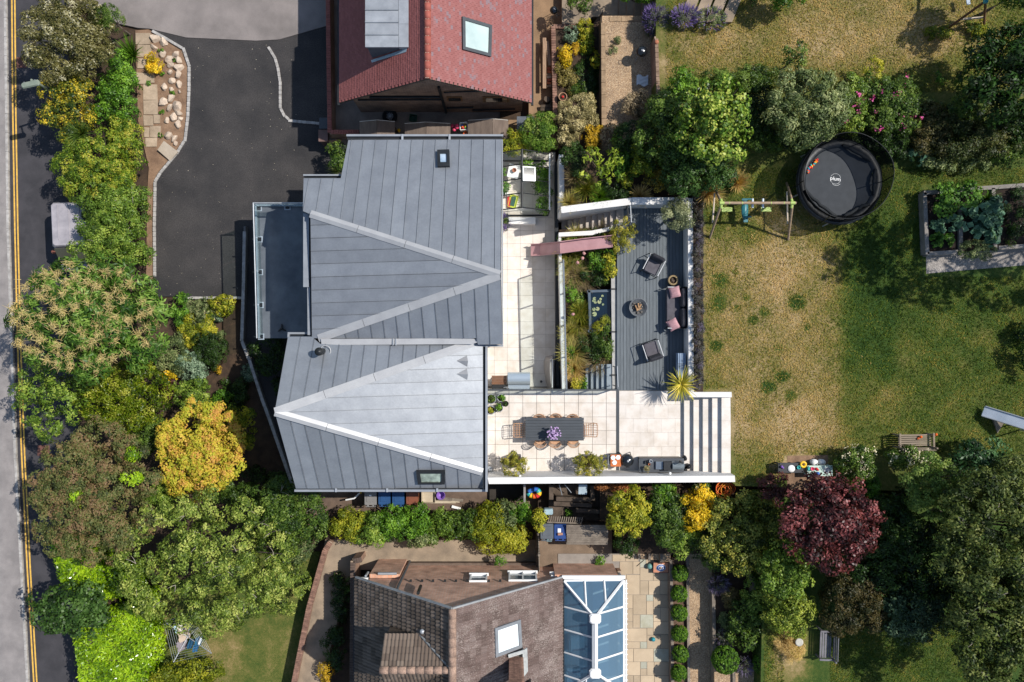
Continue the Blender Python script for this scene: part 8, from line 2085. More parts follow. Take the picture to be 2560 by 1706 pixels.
for lab, x, y, rx, ry, m, tr in HB:
 plant('shrub', lab, 'shrub', x, y, rx, ry, Z_SIDE, -1.1, m, n=8, L=.11, W=.055, h=1.5, tr=tr, group='shrubs of the bottom hedge')
plant('lavender', 'small grey lavender spilling onto the concrete drive from the hedge', 'lavender', 960, 1345, 32, 12, Z_SIDE, -2.0, LAVG, n=4, L=.1, W=.02, wood=0)
plant('shrub', 'small yellow green shrub beside the slate grey bin', 'shrub', 1350, 1300, 18, 26, Z_FLAG, -.6, YG, n=5, L=.09, W=.05)
for i, (x, y, lab) in enumerate(((1250, 1405, 'weed at the foot of the brown house wall'), (1500, 1405, 'weed beside the flagstones in the bin yard'), (1418, 1283, 'ferny weeds between the timber frame and the screen'))):
 plant('weed', lab, 'weed', x, y, 14, 12, Z_FLAG - .3, -1.7, IVY, n=3, L=.09, W=.04, wood=0)
for a in (('dark shrubs in the narrow bed left of the brown tiled house', 850, 1500, 24, 60, -2.0, DARK), ('orange tipped shrub in the narrow bed at the bottom', 815, 1680, 16, 24, -1.9, ORNG), ('dark leafy shrub in the narrow bed beside the concrete drive', 840, 1620, 30, 60, -1.9, DARK), ('green shrub at the top of the narrow bed', 866, 1465, 14, 26, -2.2, MIDG)):
 plant('shrub', a[0], 'shrub', a[1], a[2], a[3], a[4], Z_CONC, a[5], a[6], n=5, L=.09, W=.05, wood=0)
plant('shrub', 'light green ferny shrub above the greenhouse', 'shrub', 1350, 335, 46, 52, Z_PATIO, .3, LM('fern', ['#2f4a14', '#46661f', '#63822f', '#86994a'], rough=.5), n=9, L=.12, W=.03)
plant('shrub', 'yellow green shrub between the metal roof and the ferny shrub', 'shrub', 1290, 355, 34, 34, Z_PATIO, -.1, YG, n=7, L=.10, W=.04, tr=(0, .7))
plant('shrub', 'cream variegated shrub at the bottom of the flower bed', 'shrub', 1447, 285, 52, 46, Z_RAISED, .5, WHITV, n=9, L=.09, W=.03)
plant('shrub', 'cream variegated shrub hanging lower beside the orange shrub', 'shrub', 1422, 342, 32, 28, Z_RAISED, .2, WHITV, n=5, L=.09, W=.03)
plant('shrub', 'orange yellow shrub between the cream and grey shrubs', 'shrub', 1480, 342, 26, 30, Z_RAISED, .4, ORNG, n=6, L=.09, W=.06)
plant('shrub', 'dusty grey shrub at the bottom left of the gravel terrace', 'shrub', 1528, 345, 28, 38, Z_GRAVEL, .6, GREYV, n=6, L=.08, W=.04)
plant('shrub', 'faded pinkish grey shrub at the bottom of the gravel terrace', 'shrub', 1590, 262, 38, 28, Z_GRAVEL, .7, GREYV, n=6, L=.08, W=.04)
for a in (('silver blue lavender cotton near the top of the flower bed', 1428, 88, 22, 20, -.8, BLUEG), ('golden yellow ball shrub in the flower bed', 1412, 140, 22, 26, -.7, YELL), ('yellow green leafy plant at the top of the flower bed', 1462, 75, 24, 24, -.8, YG), ('green shrub at the top right of the flower bed', 1470, 105, 26, 30, -.9, GOLDG), ('dry brown and green plants in the lower flower bed', 1415, 195, 28, 42, -1.0, LM('dry_mixed', ['#3c3c1c', '#5d5630', '#77703a', '#8a7f52'])), ('dark green ground cover in the middle of the flower bed', 1470, 190, 32, 60, -1.1, DARK), ('small orange flowered plant beside the silver blue plant', 1440, 122, 9, 14, -.9, ORNG), ('green plants right of the round pot', 1450, 232, 26, 22, -1.0, MIDG)):
 plant('bed_plant', a[0], 'shrub', a[1], a[2], a[3], a[4], Z_RAISED, a[5], a[6], n=5, L=.08, W=.04, wood=0)
plant('leafy_plant', 'single pale leafed plant leaning on the rough gravel terrace wall', 'plant', 1492, 152, 16, 18, Z_RAISED, -.6, YG, n=3, L=.2, W=.06, wood=0, lai=.8)
for a in (('upper', 1545, 100), ('lower', 1532, 125)):
 plant('weed', '%s tuft of grey green weed on the gravel terrace' % a[0], 'weed', a[1], a[2], 11, 10, Z_GRAVEL, .0, GREYG, n=2, L=.06, W=.03, wood=0, lai=1.2)
def lavender(label, px, py, rx, ry, zg, zt, nsp, flower=LAV, base=LAVG, sl=.3):
 SEED[0] += 1; rng = np.random.default_rng(SEED[0])
 zc = zg + (zt - zg) * .4; c = P(px, py, zc); RX, RY = LEN(rx, zc), LEN(ry, zc)
 root = thing('lavender', label, 'lavender', (c.x, c.y, zg))
 foliage('mound', root, [(c.x, c.y, zg + (zt - zg) * .25, RX * .85, RY * .85, (zt - zg) * .5)], base, .10, .018, lai=2.6, seed=SEED[0], clump=.12)
 ph = rng.uniform(0, 6.28, nsp); q = np.sqrt(rng.random(nsp)); r0 = np.stack([RX * .75 * q * np.cos(ph), RY * .75 * q * np.sin(ph), (zt - zg) * (.62 - .3 * q * q)], 1)
 D = np.stack([q * np.cos(ph) * .8, q * np.sin(ph) * .8, np.full(nsp, 1.0)], 1) + rng.normal(0, .12, (nsp, 3))
 V = blades(r0, D, rng.uniform(.6, 1.2, nsp) * sl, .028, rng, .15)
 me = quads_mesh('flower_spike', V, np.tile(rng.random(nsp), 3), flower); o = bpy.data.objects.new('flower_spike', me); COL.objects.link(o); o.parent = root; o['kind'] = 'stuff'
 return root
lavender('large vivid purple lavender at the corner of the upper lawn', 1645, 50, 42, 48, Z_GRAVEL, 1.5, 1500)
lavender('faded lavender right of the vivid purple one', 1712, 42, 40, 30, Z_LAWN, 1.7, 420)
lavender('greenish lavender with few flowers along the top of the upper lawn', 1778, 48, 46, 34, Z_LAWN, 1.7, 120, base=GREYG)
lavender('purple lavender spilling over the sleeper wall by the gravel path', 1794, 1460, 30, 22, Z_FLAG + 1.0, -.3, 300, LAV2)
lavender('faint lavender lower beside the sleeper wall', 1810, 1600, 22, 32, Z_FLAG + 1.0, -.6, 100, LAV2)
lavender('small purple lavender between the two large box balls', 1862, 1665, 20, 22, Z_FLAG + 1.3, -.1, 160, LAV2)
lavender('small purple plant at the greenhouse corner beside the roof edge', 1262, 555, 14, 22, Z_PATIO, -.9, 150, base=MIDG)
plant('shrub', 'mixed flowering shrub at the top edge beside the steps', 'shrub', 1450, 10, 30, 24, Z_PATIO, .1, MIDG, n=5, L=.09, W=.05)
plant('shrub', 'dark green hedge cut off by the top edge', 'shrub', 1600, -18, 70, 26, Z_PATIO, .8, IVY, n=7, L=.10, W=.05)
plant('shrub', 'rounded glossy bush cut off by the top edge above the upper lawn', 'shrub', 1970, -6, 52, 34, Z_LAWN, 2.6, BOXG, n=7, L=.09, W=.05)
plant('shrub', 'dark bush cut off by the top edge beside the lawn steps', 'shrub', 1895, -25, 40, 36, Z_LAWN, 2.2, DARK, n=5, L=.09, W=.05)
plant('tree', 'leafy green tree in the top right corner', 'tree', 2560, -40, 60, 60, Z_LAWN, 4.5, MIDG, n=7, L=.12, W=.06)
plant('tree', 'bright green broadleaf tree, largest of the group above the deck', 'tree', 1775, 315, 92, 100, Z_LAWN, 4.6, LM('bright_broadleaf', ['#22380f', '#385519', '#557428', '#7f9440', '#a0aa58'], rough=.4), n=26, L=.13, W=.10, h=3.2, lob=(.16, .3), spread=.84, core=.72)
plant('tree', 'dark green tree between the gravel terrace and the bright broadleaf tree', 'tree', 1665, 345, 82, 92, Z_BED + 1, 3.2, MIDG, n=13, L=.11, W=.055, h=3.0)
plant('tree', 'dense small leaved green tree above the white deck wall', 'tree', 1735, 425, 95, 66, Z_LAWN, 3.2, DKROUND, n=12, L=.09, W=.05, h=2.6)
plant('shrub', 'white flowered green shrub above the tree group beside the brick wall', 'shrub', 1702, 215, 46, 36, Z_LAWN, 2.5, IVY, n=6, L=.09, W=.05)
plant('shrub', 'dark green hedge behind the bright broadleaf tree', 'shrub', 1850, 205, 90, 36, Z_LAWN, 2.4, MIDG, n=9, L=.08, W=.04)
plant('shrub', 'yellow flecked green shrub in the shade left of the tree group', 'shrub', 1612, 392, 40, 44, .3, 1.9, GOLDG, n=6, L=.08, W=.05)
plant('shrub', 'yellow flecked lower shrub in the shade above the deck wall', 'shrub', 1640, 440, 36, 34, .3, 1.7, LM('dull_gold', ['#2a2f0f', '#4a4716', '#6f6220', '#8f7a28'], rough=.5), n=6, L=.08, W=.05)
plant('shrub', 'deep green shrub in the shade above the sapling', 'shrub', 1580, 345, 50, 40, .2, 1.7, DARK, n=6, L=.1, W=.05)
plant('shrub', 'deep green shrub beside the sapling', 'shrub', 1562, 400, 36, 50, .2, 1.4, IVY, n=6, L=.12, W=.05, tr=(0, .6))
plant('sapling', 'pale green sapling with long drooping leaf sprays', 'sapling', 1505, 420, 52, 52, .3, 2.1, LM('walnut', ['#445a16', '#627a22', '#869a38', '#a5b150'], rough=.45, trans=.35), n=12, L=.22, W=.07, lai=1.6, outward=True, lob=(.14, .24), spread=.9, core=.28, clump=.3)
plant('shrub', 'bright green leafy plant below the sapling beside the yellow flecked shrubs', 'shrub', 1568, 455, 18, 20, .3, 1.1, YG, n=4, L=.14, W=.06, wood=0)
for i, (x, y, r_, m, lab) in enumerate(((1425, 505, 24, STRAW, 'straw coloured grass clump at the corner of the sloping white wall'), (1465, 470, 34, GGRASS, 'green and brown grass clump above the sloping white wall'), (1440, 440, 30, BROWNF, 'brown seeded grass clump by the dappled white wall'), (1500, 490, 22, IVY, 'small bright clump against the sloping white wall'), (1602, 490, 24, DRYG, 'dry tan grass at the top of the deck wall'), (1775, 480, 34, DRYG, 'dry tan grass between the tree group and the swing set'), (1845, 455, 24, DRYG, 'dry tan grass under the right side of the tree group'))):
 tuft('grass_clump', lab, 'grass', x, y, .3 if x < 1700 else Z_LAWN, r_, .8, m, n=420, W=.03)
plant('shrub', 'dark mixed planting behind the dappled white wall', 'shrub', 1438, 400, 34, 40, .3, 1.1, DARK, n=5, L=.08, W=.04, wood=0)
plant('shrub', 'dark mixed planting above the sloping white wall', 'shrub', 1540, 478, 50, 22, .3, .9, DARK, n=5, L=.08, W=.04, wood=0)
r, B = plant('olive_tree', 'small silver green tree in the top right corner of the deck', 'tree', 1692, 538, 38, 38, 0, 2.0, LM('silver_tree', ['#35402a', '#57614a', '#7a8266', '#9aa085'], rough=.5), n=9, L=.08, W=.03, h=1.2)
plant('tree', 'grey green tree with fine leaves above the trampoline', 'tree', 2005, 275, 100, 92, Z_LAWN, 3.9, GREYG, n=30, L=.12, W=.05, h=2.8, lob=(.15, .28), spread=.84, core=.7)
r, B = plant('rose_bush', 'dark rose bush with magenta blooms right of the grey green tree', 'shrub', 2222, 275, 74, 78, Z_LAWN, 2.6, MIDG, n=12, L=.08, W=.05, h=1.7)
sprinkle('bloom', r, B, PINKF, 26, .10, .08, 7, per=9, spread=.06)
r, B = plant('rose_bush', 'narrow rose bush with magenta blooms touching the grey green tree', 'shrub', 2122, 275, 36, 78, Z_LAWN, 2.6, MIDG2, n=9, L=.08, W=.05, h=1.6)
sprinkle('bloom', r, B, PINKF, 16, .10, .08, 8, per=9, spread=.06)
plant('tree', 'massive dark glossy laurel tree at the right edge of the upper lawn', 'tree', 2500, 205, 108, 125, Z_LAWN, 4.6, LM('dark_laurel', ['#0b1a06', '#15290b', '#213c12', '#33541d'], rough=.5, spec=.25), n=28, L=.17, W=.07, h=3.4, outward=True, lob=(.16, .3), spread=.82, core=.8)
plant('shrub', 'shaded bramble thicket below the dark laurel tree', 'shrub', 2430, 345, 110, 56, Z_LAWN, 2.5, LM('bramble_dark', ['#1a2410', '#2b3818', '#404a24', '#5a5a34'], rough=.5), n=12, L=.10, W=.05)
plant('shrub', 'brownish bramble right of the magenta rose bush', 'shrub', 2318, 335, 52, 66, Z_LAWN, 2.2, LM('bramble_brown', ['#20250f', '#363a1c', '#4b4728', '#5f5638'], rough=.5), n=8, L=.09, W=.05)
plant('shrub', 'grey green shrub at the end of the shaded lawn strip', 'shrub', 2322, 285, 34, 30, Z_LAWN, 1.8, GREYG, n=5, L=.1, W=.04)
plant('shrub', 'leafy shrubs in the shade at the right edge above the vegetable beds', 'shrub', 2530, 370, 60, 40, Z_LAWN, 1.9, MIDG, n=7, L=.12, W=.06)
plant('plant', 'broad pale leafed plant right of the trampoline', 'plant', 2293, 380, 26, 22, Z_LAWN, 1.7, CABB, n=4, L=.3, W=.2, wood=0, lai=1.3, nl=3)
plant('shrub', 'thicket beside the trampoline below the magenta rose bush', 'shrub', 2235, 360, 50, 40, Z_LAWN, 1.9, DARK, n=6, L=.1, W=.05)
plant('sapling', 'thin young tree at the top of the grey green tree', 'sapling', 1988, 140, 32, 34, Z_LAWN, 2.8, MIDG, n=5, L=.12, W=.05, lai=.9)
plant('sapling', 'slender yellow green sapling standing alone on the upper lawn', 'sapling', 2184, 172, 22, 30, Z_LAWN, 2.2, YG, n=4, L=.1, W=.05, lai=.7)
plant('weed', 'small bright weed in the shade of the laurel tree', 'weed', 2346, 195, 12, 14, Z_LAWN, 1.2, IVY, n=3, L=.1, W=.05, wood=0)
plant('shrub', 'low box cushion under the brown swing frame', 'shrub', 2345, 82, 36, 18, Z_LAWN, 1.25, GOLDG, n=5, L=.06, W=.03, wood=0)
plant('shrub', 'low box cushion right of the swing frame leg', 'shrub', 2440, 72, 34, 20, Z_LAWN, 1.25, GOLDG, n=5, L=.06, W=.03, wood=0)
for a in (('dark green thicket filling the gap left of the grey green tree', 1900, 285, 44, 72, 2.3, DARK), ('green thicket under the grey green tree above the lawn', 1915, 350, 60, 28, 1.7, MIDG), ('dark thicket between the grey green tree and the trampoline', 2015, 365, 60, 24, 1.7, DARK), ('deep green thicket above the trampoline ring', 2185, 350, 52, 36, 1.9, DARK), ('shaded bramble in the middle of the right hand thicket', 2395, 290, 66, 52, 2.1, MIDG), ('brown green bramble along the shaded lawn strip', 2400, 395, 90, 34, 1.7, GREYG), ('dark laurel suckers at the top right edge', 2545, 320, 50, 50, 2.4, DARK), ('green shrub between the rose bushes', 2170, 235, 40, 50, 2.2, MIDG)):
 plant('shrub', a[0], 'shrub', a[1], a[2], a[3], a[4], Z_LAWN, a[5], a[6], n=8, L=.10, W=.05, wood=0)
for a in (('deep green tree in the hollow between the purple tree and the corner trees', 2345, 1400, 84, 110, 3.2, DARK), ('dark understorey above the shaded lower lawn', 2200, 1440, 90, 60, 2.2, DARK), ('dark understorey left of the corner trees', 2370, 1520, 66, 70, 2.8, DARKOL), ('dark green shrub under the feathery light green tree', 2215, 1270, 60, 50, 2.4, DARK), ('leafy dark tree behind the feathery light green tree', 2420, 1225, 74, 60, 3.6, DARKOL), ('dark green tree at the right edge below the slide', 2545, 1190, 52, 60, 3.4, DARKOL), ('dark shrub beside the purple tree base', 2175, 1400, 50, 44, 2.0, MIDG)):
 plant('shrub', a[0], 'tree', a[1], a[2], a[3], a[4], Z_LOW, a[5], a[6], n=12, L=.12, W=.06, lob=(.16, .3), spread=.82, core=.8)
for a in (('green shrub filling the gap left of the golden maple', 385, 1085, 44, 40, -1.0, MIDG), ('green shrub between the golden maple and the apple tree', 410, 1250, 44, 50, -.8, MIDG2), ('low green shrub below the golden maple', 600, 1235, 50, 28, -1.4, MIDG), ('low ivy along the bottom of the front bed', 560, 1005, 24, 30, -2.4, IVY), ('green shrub between the sedum dome and the chestnut', 455, 770, 22, 40, -2.4, IVY)):
 plant('shrub', a[0], 'shrub', a[1], a[2], a[3], a[4], ZF, a[5], a[6], n=7, L=.1, W=.05, wood=0)
r, B = plant('shrub', 'feathery golden shrub beside the head of the pink slide', 'shrub', 1556, 592, 36, 44, Z_BED, .85, FEATH, n=16, L=.10, W=.03, h=1.0, core=.4, lob=(.15, .28), spread=.9)
BEDP = [('green shrub below the pink slide in the planted bed', 1500, 655, 36, 30, .2, IVY), ('light green leafy shrub beside the deck edge', 1518, 665, 22, 32, .3, YG), ('dark low shrub along the pond side of the bed', 1490, 695, 44, 22, -.1, DARK), ('leafy green plant beside the grey glass rail', 1428, 730, 18, 30, -.2, IVY), ('dark bushy plant under the pond', 1480, 870, 46, 34, -.1, DARK), ('green bushy plant above the grey steps', 1510, 855, 26, 44, .1, MIDG), ('light green plant in the lower left corner of the bed', 1442, 960, 16, 18, -.3, YG), ('yellow green ferns beside the grey steps', 1458, 958, 14, 16, -.3, IVY), ('green plants at the foot of the low staircase wall', 1425, 598, 28, 10, -.3, IVY), ('dark green plants above the pink slide', 1490, 588, 44, 12, -.2, DARK), ('low green mat left of the pond', 1445, 760, 22, 30, -.5, MIDG2), ('low dark mat between the pond and the golden grasses', 1455, 850, 26, 26, -.5, MIDG), ('leafy plants under the allium heads', 1445, 665, 30, 22, -.4, MIDG2), ('green plants along the glass rail below the pond', 1422, 900, 14, 44, -.4, IVY)]
for lab, x, y, rx, ry, zt, m in BEDP:
 plant('bed_plant', lab, 'shrub', x, y, rx, ry, Z_BED, zt, m, n=5, L=.08, W=.045, wood=0)
GR = [(1425, 640, 30, GGRASS, 'green grass clump below the foot of the pink slide'), (1430, 680, 30, STRAW, 'tan grass clump left of the pond, higher up'), (1460, 690, 34, BROWNF, 'brown seed heads above the pond'), (1448, 810, 26, GGRASS, 'green grass tuft left of the pond'), (1425, 830, 24, STRAW, 'golden grass by the grey glass rail at pond height'), (1450, 780, 22, GGRASS, 'dark green grass tuft between the planks and the pond'), (1432, 885, 34, STRAW, 'golden fountain grass in the lower part of the bed'), (1436, 922, 26, DRYG, 'orange tinted grass near the bottom of the bed'), (1500, 900, 34, BROWNF, 'brown seed heads above the grey steps'), (1520, 880, 30, BROWNF, 'dark seed heads by the deck edge'), (1480, 845, 26, BROWNF, 'brown seed heads below the pond'), (1500, 590, 30, BROWNF, 'dark seed heads above the pink slide'), (1440, 700, 26, BROWNF, 'russet seed heads by the glass rail'), (1440, 590, 22, STRAW, 'tan grass against the low staircase wall')]
for x, y, r_, m, lab in GR:
 tuft('grass_clump', lab, 'grass', x, y, Z_BED, r_ * 1.15, .9, m, n=420, W=.03)
for i, (x, y, lab) in enumerate(((1456, 646, 'upper pink globe flower head below the slide'), (1444, 657, 'lower pink globe flower head below the slide'), (1460, 634, 'pale globe flower head touching the slide'), (1432, 786, 'faded globe flower head left of the pond'))):
 c = P(x, y, .3); t = thing('allium', lab, 'flower', (c.x, c.y, Z_BED)); mb = MB(); mb.ball((0, 0, 1.15), .075, 8, 6, jit=.25); part('flower_head', mb, mat('allium_pink', '#b98a86', '#a67874', sc=20), t); mb = MB(); mb.tube([(0, 0, 0), (0, 0, 1.1)], .008, 4); part('stem', mb, mat('stem_green', '#6b7a3c'), t)
plant('water_plant', 'yellow green iris growing in the lower end of the pond', 'plant', 1505, 812, 16, 18, -.4, .1, YG, n=3, L=.22, W=.02, wood=0, lai=1)
for k in range(11):
 lavender('%s dark lavender clump from the top along the white deck wall beside the lawn' % ORD[k], 1746, 510 + 44 * k, 15, 26, .93, 1.38, 120, LAVD, LAVD, .2)['group'] = 'lavender clumps along the deck wall'
r = thing('yucca', 'spiky yellow green yucca in the lower right corner of the deck', 'plant', P(1703, 965, 0)); SEED[0] += 1; rng = np.random.default_rng(3); n = 110
c = P(1703, 962, 1.0) - Vector((0, 0, 0)); ph = rng.uniform(0, 6.28, n); el = rng.uniform(-.1, 1.2, n)
D = np.stack([np.cos(ph) * np.cos(el), np.sin(ph) * np.cos(el), np.sin(el)], 1)
V = blades(np.tile([c.x, c.y, 1.0], (n, 1)) + D * .05, D, rng.uniform(.55, .85, n), .05, rng, .35, 3)
me = quads_mesh('leaf', V - np.array(r.matrix_basis.translation), np.tile(rng.random(n), 3), YUCCA); o = bpy.data.objects.new('leaf', me); COL.objects.link(o); o.parent = r; o['kind'] = 'stuff'
mb = MB(); mb.tube([(c.x, c.y, .3), (c.x, c.y, 1.0)], .06, 8); obj('trunk', mb, BARK, r)
mb = MB(); mb.rbox((c.x, c.y, .2), (.5, .42, .4), r=.03); obj('pot', mb, DGREY, r)
for x, y, lab in ((1287, 1160, 'left feathery yellow green bush in front of the white terrace wall'), (1475, 1158, 'right feathery yellow green bush beside the orange barbecue cart')):
 rx = 33 if x < 1400 else 42
 plant('shrub', lab, 'shrub', x, y, rx, 30, .5, 1.7, FEATH, n=18, L=.13, W=.026, h=1.25, outward=True, lai=2.6, core=.5, lob=(.16, .3), spread=.86, clump=.17)
for (x, y), r_, lab in POTS:
 px, py = zd(x, y)
 col = {(88, 497): MIDG, (215, 482): IVY, (272, 555): DARK, (82, 637): YG, (195, 610): IVY}[(x, y)]
 plant('potted_plant', {(88, 497): 'herb plant filling the largest pot on the terrace', (215, 482): 'light green leafy plant at the top of the pot group', (272, 555): 'low dark plant in the smallest pot', (82, 637): 'mossy yellow plant in the lowest pot at the wall', (195, 610): 'leafy salad plant spilling over the terrace slabs'}[(x, y)], 'plant', px, py, {.22: 9, .17: 10, .13: 5, .20: 6, .16: 10}[r_], {.22: 9, .17: 9, .13: 5, .20: 6, .16: 9}[r_], .28, .52, col, n=4, L=.06, W=.04, wood=0, rag=0)
plant('potted_plant', 'small white flowered plant on the outdoor kitchen bench', 'plant', *z2(855, 520), 9, 8, .9, 1.2, WHITV, n=3, L=.05, W=.03, wood=0)
for x, y, rx, ry, zt, lab in ((880, 560, 26, 34, -.6, 'tomato plants filling the upper right of the greenhouse'), (900, 860, 24, 30, -.6, 'tomato plants in the middle right of the greenhouse'), (930, 1110, 20, 20, -.8, 'tomato plants in the lower right corner of the greenhouse'), (160, 480, 8, 10, -1.0, 'small plant at the left side of the greenhouse'), (170, 760, 10, 14, -1.1, 'leafy seedlings at the left side of the greenhouse'), (640, 330, 22, 14, -.8, 'flowering plants under the upper greenhouse glass')):
 plant('greenhouse_plant', lab, 'plant', *z4(x, y), rx, ry, Z_PATIO, zt, IVY, n=5, L=.09, W=.05, wood=0, lai=2)
plant('shrub', 'lime yellow shrub at the left of the planted bank below the white wall', 'shrub', 1570, 1275, 52, 56, Z_FLAG + .6, 1.0, YG, n=12, L=.10, W=.06, h=1.9)
plant('shrub', 'dark green shrub under the lime yellow shrub beside the flagstones', 'shrub', 1568, 1365, 34, 26, Z_FLAG + .2, -.5, DARK, n=5, L=.07, W=.04)
plant('shrub', 'bright golden yellow shrub in the planted bank', 'shrub', 1738, 1270, 40, 48, Z_FLAG + .6, 1.1, YELL, n=10, L=.10, W=.06, h=1.7)
plant('shrub', 'leafy dark green shrub between the lime and golden shrubs', 'shrub', 1665, 1290, 52, 66, Z_FLAG + .6, .7, MIDG, n=11, L=.11, W=.05, h=1.6)
plant('shrub', 'bright leafy shrub right under the white wall', 'shrub', 1660, 1235, 40, 24, Z_FLAG + .6, .4, IVY, n=6, L=.10, W=.05)
plant('shrub', 'green shrub beside the stone steps above the flagstones', 'shrub', 1700, 1350, 40, 34, Z_FLAG + .6, .3, MIDG2, n=7, L=.1, W=.05)
r, B = plant('flower_clump', 'white and yellow daisies under the end of the white wall', 'flowers', 1752, 1222, 26, 14, Z_FLAG + .6, .3, MIDG, n=4, L=.08, W=.04, wood=0)
sprinkle('bloom', r, B, WHITF, 14, .06, .05, 9, per=8, spread=.03)
plant('groundcover', 'russet dry leaves along the foot of the white wall', 'plant', 1545, 1218, 60, 10, Z_FLAG + .6, -.6, RUSTF, n=5, L=.07, W=.04, wood=0)
plant('tree', 'broad olive green tree right of the golden shrub', 'tree', 1850, 1330, 100, 105, Z_FLAG + .8, 1.5, LM('olive_tree2', ['#28330f', '#41501c', '#5d6a2c', '#7f8640', '#a09a4c'], rough=.45), n=30, L=.11, W=.055, h=2.2, lob=(.15, .28), spread=.84, core=.7)
plant('tree', 'green tree between the olive green tree and the lime round shrub', 'tree', 1958, 1420, 70, 66, Z_LOW, 2.4, MIDG2, n=12, L=.12, W=.06, h=2.4)
plant('shrub', 'light green rounded shrub above the grey slatted bench', 'shrub', 1968, 1522, 64, 60, Z_LOW, 1.8, LM('light_round', ['#3a4c14', '#56691f', '#788735', '#97a14c'], rough=.5), n=13, L=.10, W=.06, h=1.9)
plant('shrub', 'leafy dark shrub beside the sleeper wall and large box ball', 'shrub', 1862, 1555, 42, 64, Z_FLAG + 1.0, .2, MIDG, n=9, L=.11, W=.06, h=1.1)
plant('shrub', 'dry grey brown shrub at the top of the sleeper bed', 'shrub', 1828, 1500, 24, 32, Z_FLAG + 1.0, -.55, LM('dry_shrub', ['#3c3a20', '#5a5234', '#75684a', '#6b7040']), n=5, L=.09, W=.03, wood=0)
plant('shrub', 'grey catmint under the faint lavender in the sleeper bed', 'shrub', 1818, 1560, 24, 28, Z_FLAG + 1.0, -.6, GREYG, n=5, L=.08, W=.04, wood=0)
plant('purple_tree', 'dark purple leaved tree below the play tables', 'tree', 2055, 1295, 118, 118, Z_LOW, 4.2, PURP, n=34, L=.13, W=.08, h=3.0, lob=(.15, .28), spread=.84, core=.72)
plant('shrub', 'purple leaved shrub left of the purple tree', 'shrub', 1935, 1215, 40, 32, Z_LAWN - .2, 2.0, DPURP, n=6, L=.09, W=.05)
r, B = plant('shrub', 'white flowering shrub right of the mint play table', 'shrub', 2135, 1150, 48, 46, Z_LAWN, 2.3, MIDG, n=9, L=.09, W=.05, h=1.6)
sprinkle('bloom', r, B, WHITF, 60, .06, .05, 11, per=8, spread=.05)
r, B = plant('shrub', 'white flowering shrub in front of the wooden bench', 'shrub', 2275, 1150, 68, 30, Z_LAWN, 2.2, MIDG, n=8, L=.09, W=.05)
sprinkle('bloom', r, B, WHITF, 70, .06, .05, 12, per=8, spread=.05)
plant('shrub', 'deep green shrub under the white flowering shrubs', 'shrub', 2150, 1215, 52, 34, Z_LAWN, 1.9, IVY, n=6, L=.09, W=.05, tr=(0, .6))
plant('tree', 'feathery light green tree below the wooden bench', 'tree', 2325, 1215, 78, 74, Z_LOW, 4.0, LM('plume', ['#2b4016', '#45602a', '#627c3c', '#819250'], rough=.5), n=28, L=.10, W=.04, h=2.6, lob=(.13, .26), spread=.86, core=.66)
plant('tree', 'dark shaded trees in the hollow right of the purple tree', 'tree', 2220, 1370, 88, 110, Z_LOW, 3.0, DARK, n=12, L=.12, W=.06, h=2.6)
plant('tree', 'brownish shaded tree above the lower lawn', 'tree', 2130, 1500, 86, 80, Z_LOW, 2.6, LM('shade_brown', ['#1a1f0d', '#2c3017', '#413c22', '#52492e'], rough=.5), n=12, L=.10, W=.05, h=2.2)
plant('tree', 'blue green shaded tree above the lower lawn', 'tree', 2270, 1520, 74, 74, Z_LOW, 3.0, LM('shade_blue', ['#14241a', '#223627', '#344a38', '#4a5f4b'], rough=.5), n=12, L=.12, W=.06, h=2.4)
plant('shrub', 'blue green leafy shrub beside the metal slide', 'shrub', 2440, 1150, 62, 48, Z_LOW, 2.4, LM('slide_shrub', ['#152a18', '#223e24', '#345535', '#4c6b48'], rough=.4), n=8, L=.16, W=.07)
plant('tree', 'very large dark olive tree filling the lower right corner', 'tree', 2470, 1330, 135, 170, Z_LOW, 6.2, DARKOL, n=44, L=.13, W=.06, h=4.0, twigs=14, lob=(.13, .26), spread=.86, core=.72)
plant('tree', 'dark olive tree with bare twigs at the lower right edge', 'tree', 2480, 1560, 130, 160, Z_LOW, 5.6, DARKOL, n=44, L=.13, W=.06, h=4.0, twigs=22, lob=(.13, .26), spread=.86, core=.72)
plant('tree', 'dark green tree at the right edge beside the lawn', 'shrub', 2575, 865, 30, 70, Z_LAWN, 2.0, DARK, n=7, L=.12, W=.06, wood=0)
plant('shrub', 'dry grass and weeds round the bird bath', 'grass', 1965, 1620, 40, 40, Z_LOW, .6, DRYG, n=5, L=.2, W=.012, wood=0, lai=.8)
plant('tree', 'great spreading tree beyond the right edge whose shade dapples the lawn', 'tree', 3080, 485, 470, 155, Z_LAWN, 9.0, DARKOL, n=46, h=4.0, L=.2, W=.1, lai=1.5, lob=(.10, .22), spread=.92)
for a in (('dark leafy shrub at the top of the sleeper bed under the olive green tree', 1790, 1395, 34, 30, -.2, MIDG), ('dark green shrub filling the gap beside the half hidden sleeper', 1885, 1490, 26, 60, .3, MIDG2), ('green shrub under the golden yellow shrub', 1745, 1345, 36, 34, .2, MIDG)):
 plant('shrub', a[0], 'shrub', a[1], a[2], a[3], a[4], Z_FLAG + .7, a[5], a[6], n=7, L=.1, W=.05, wood=0)
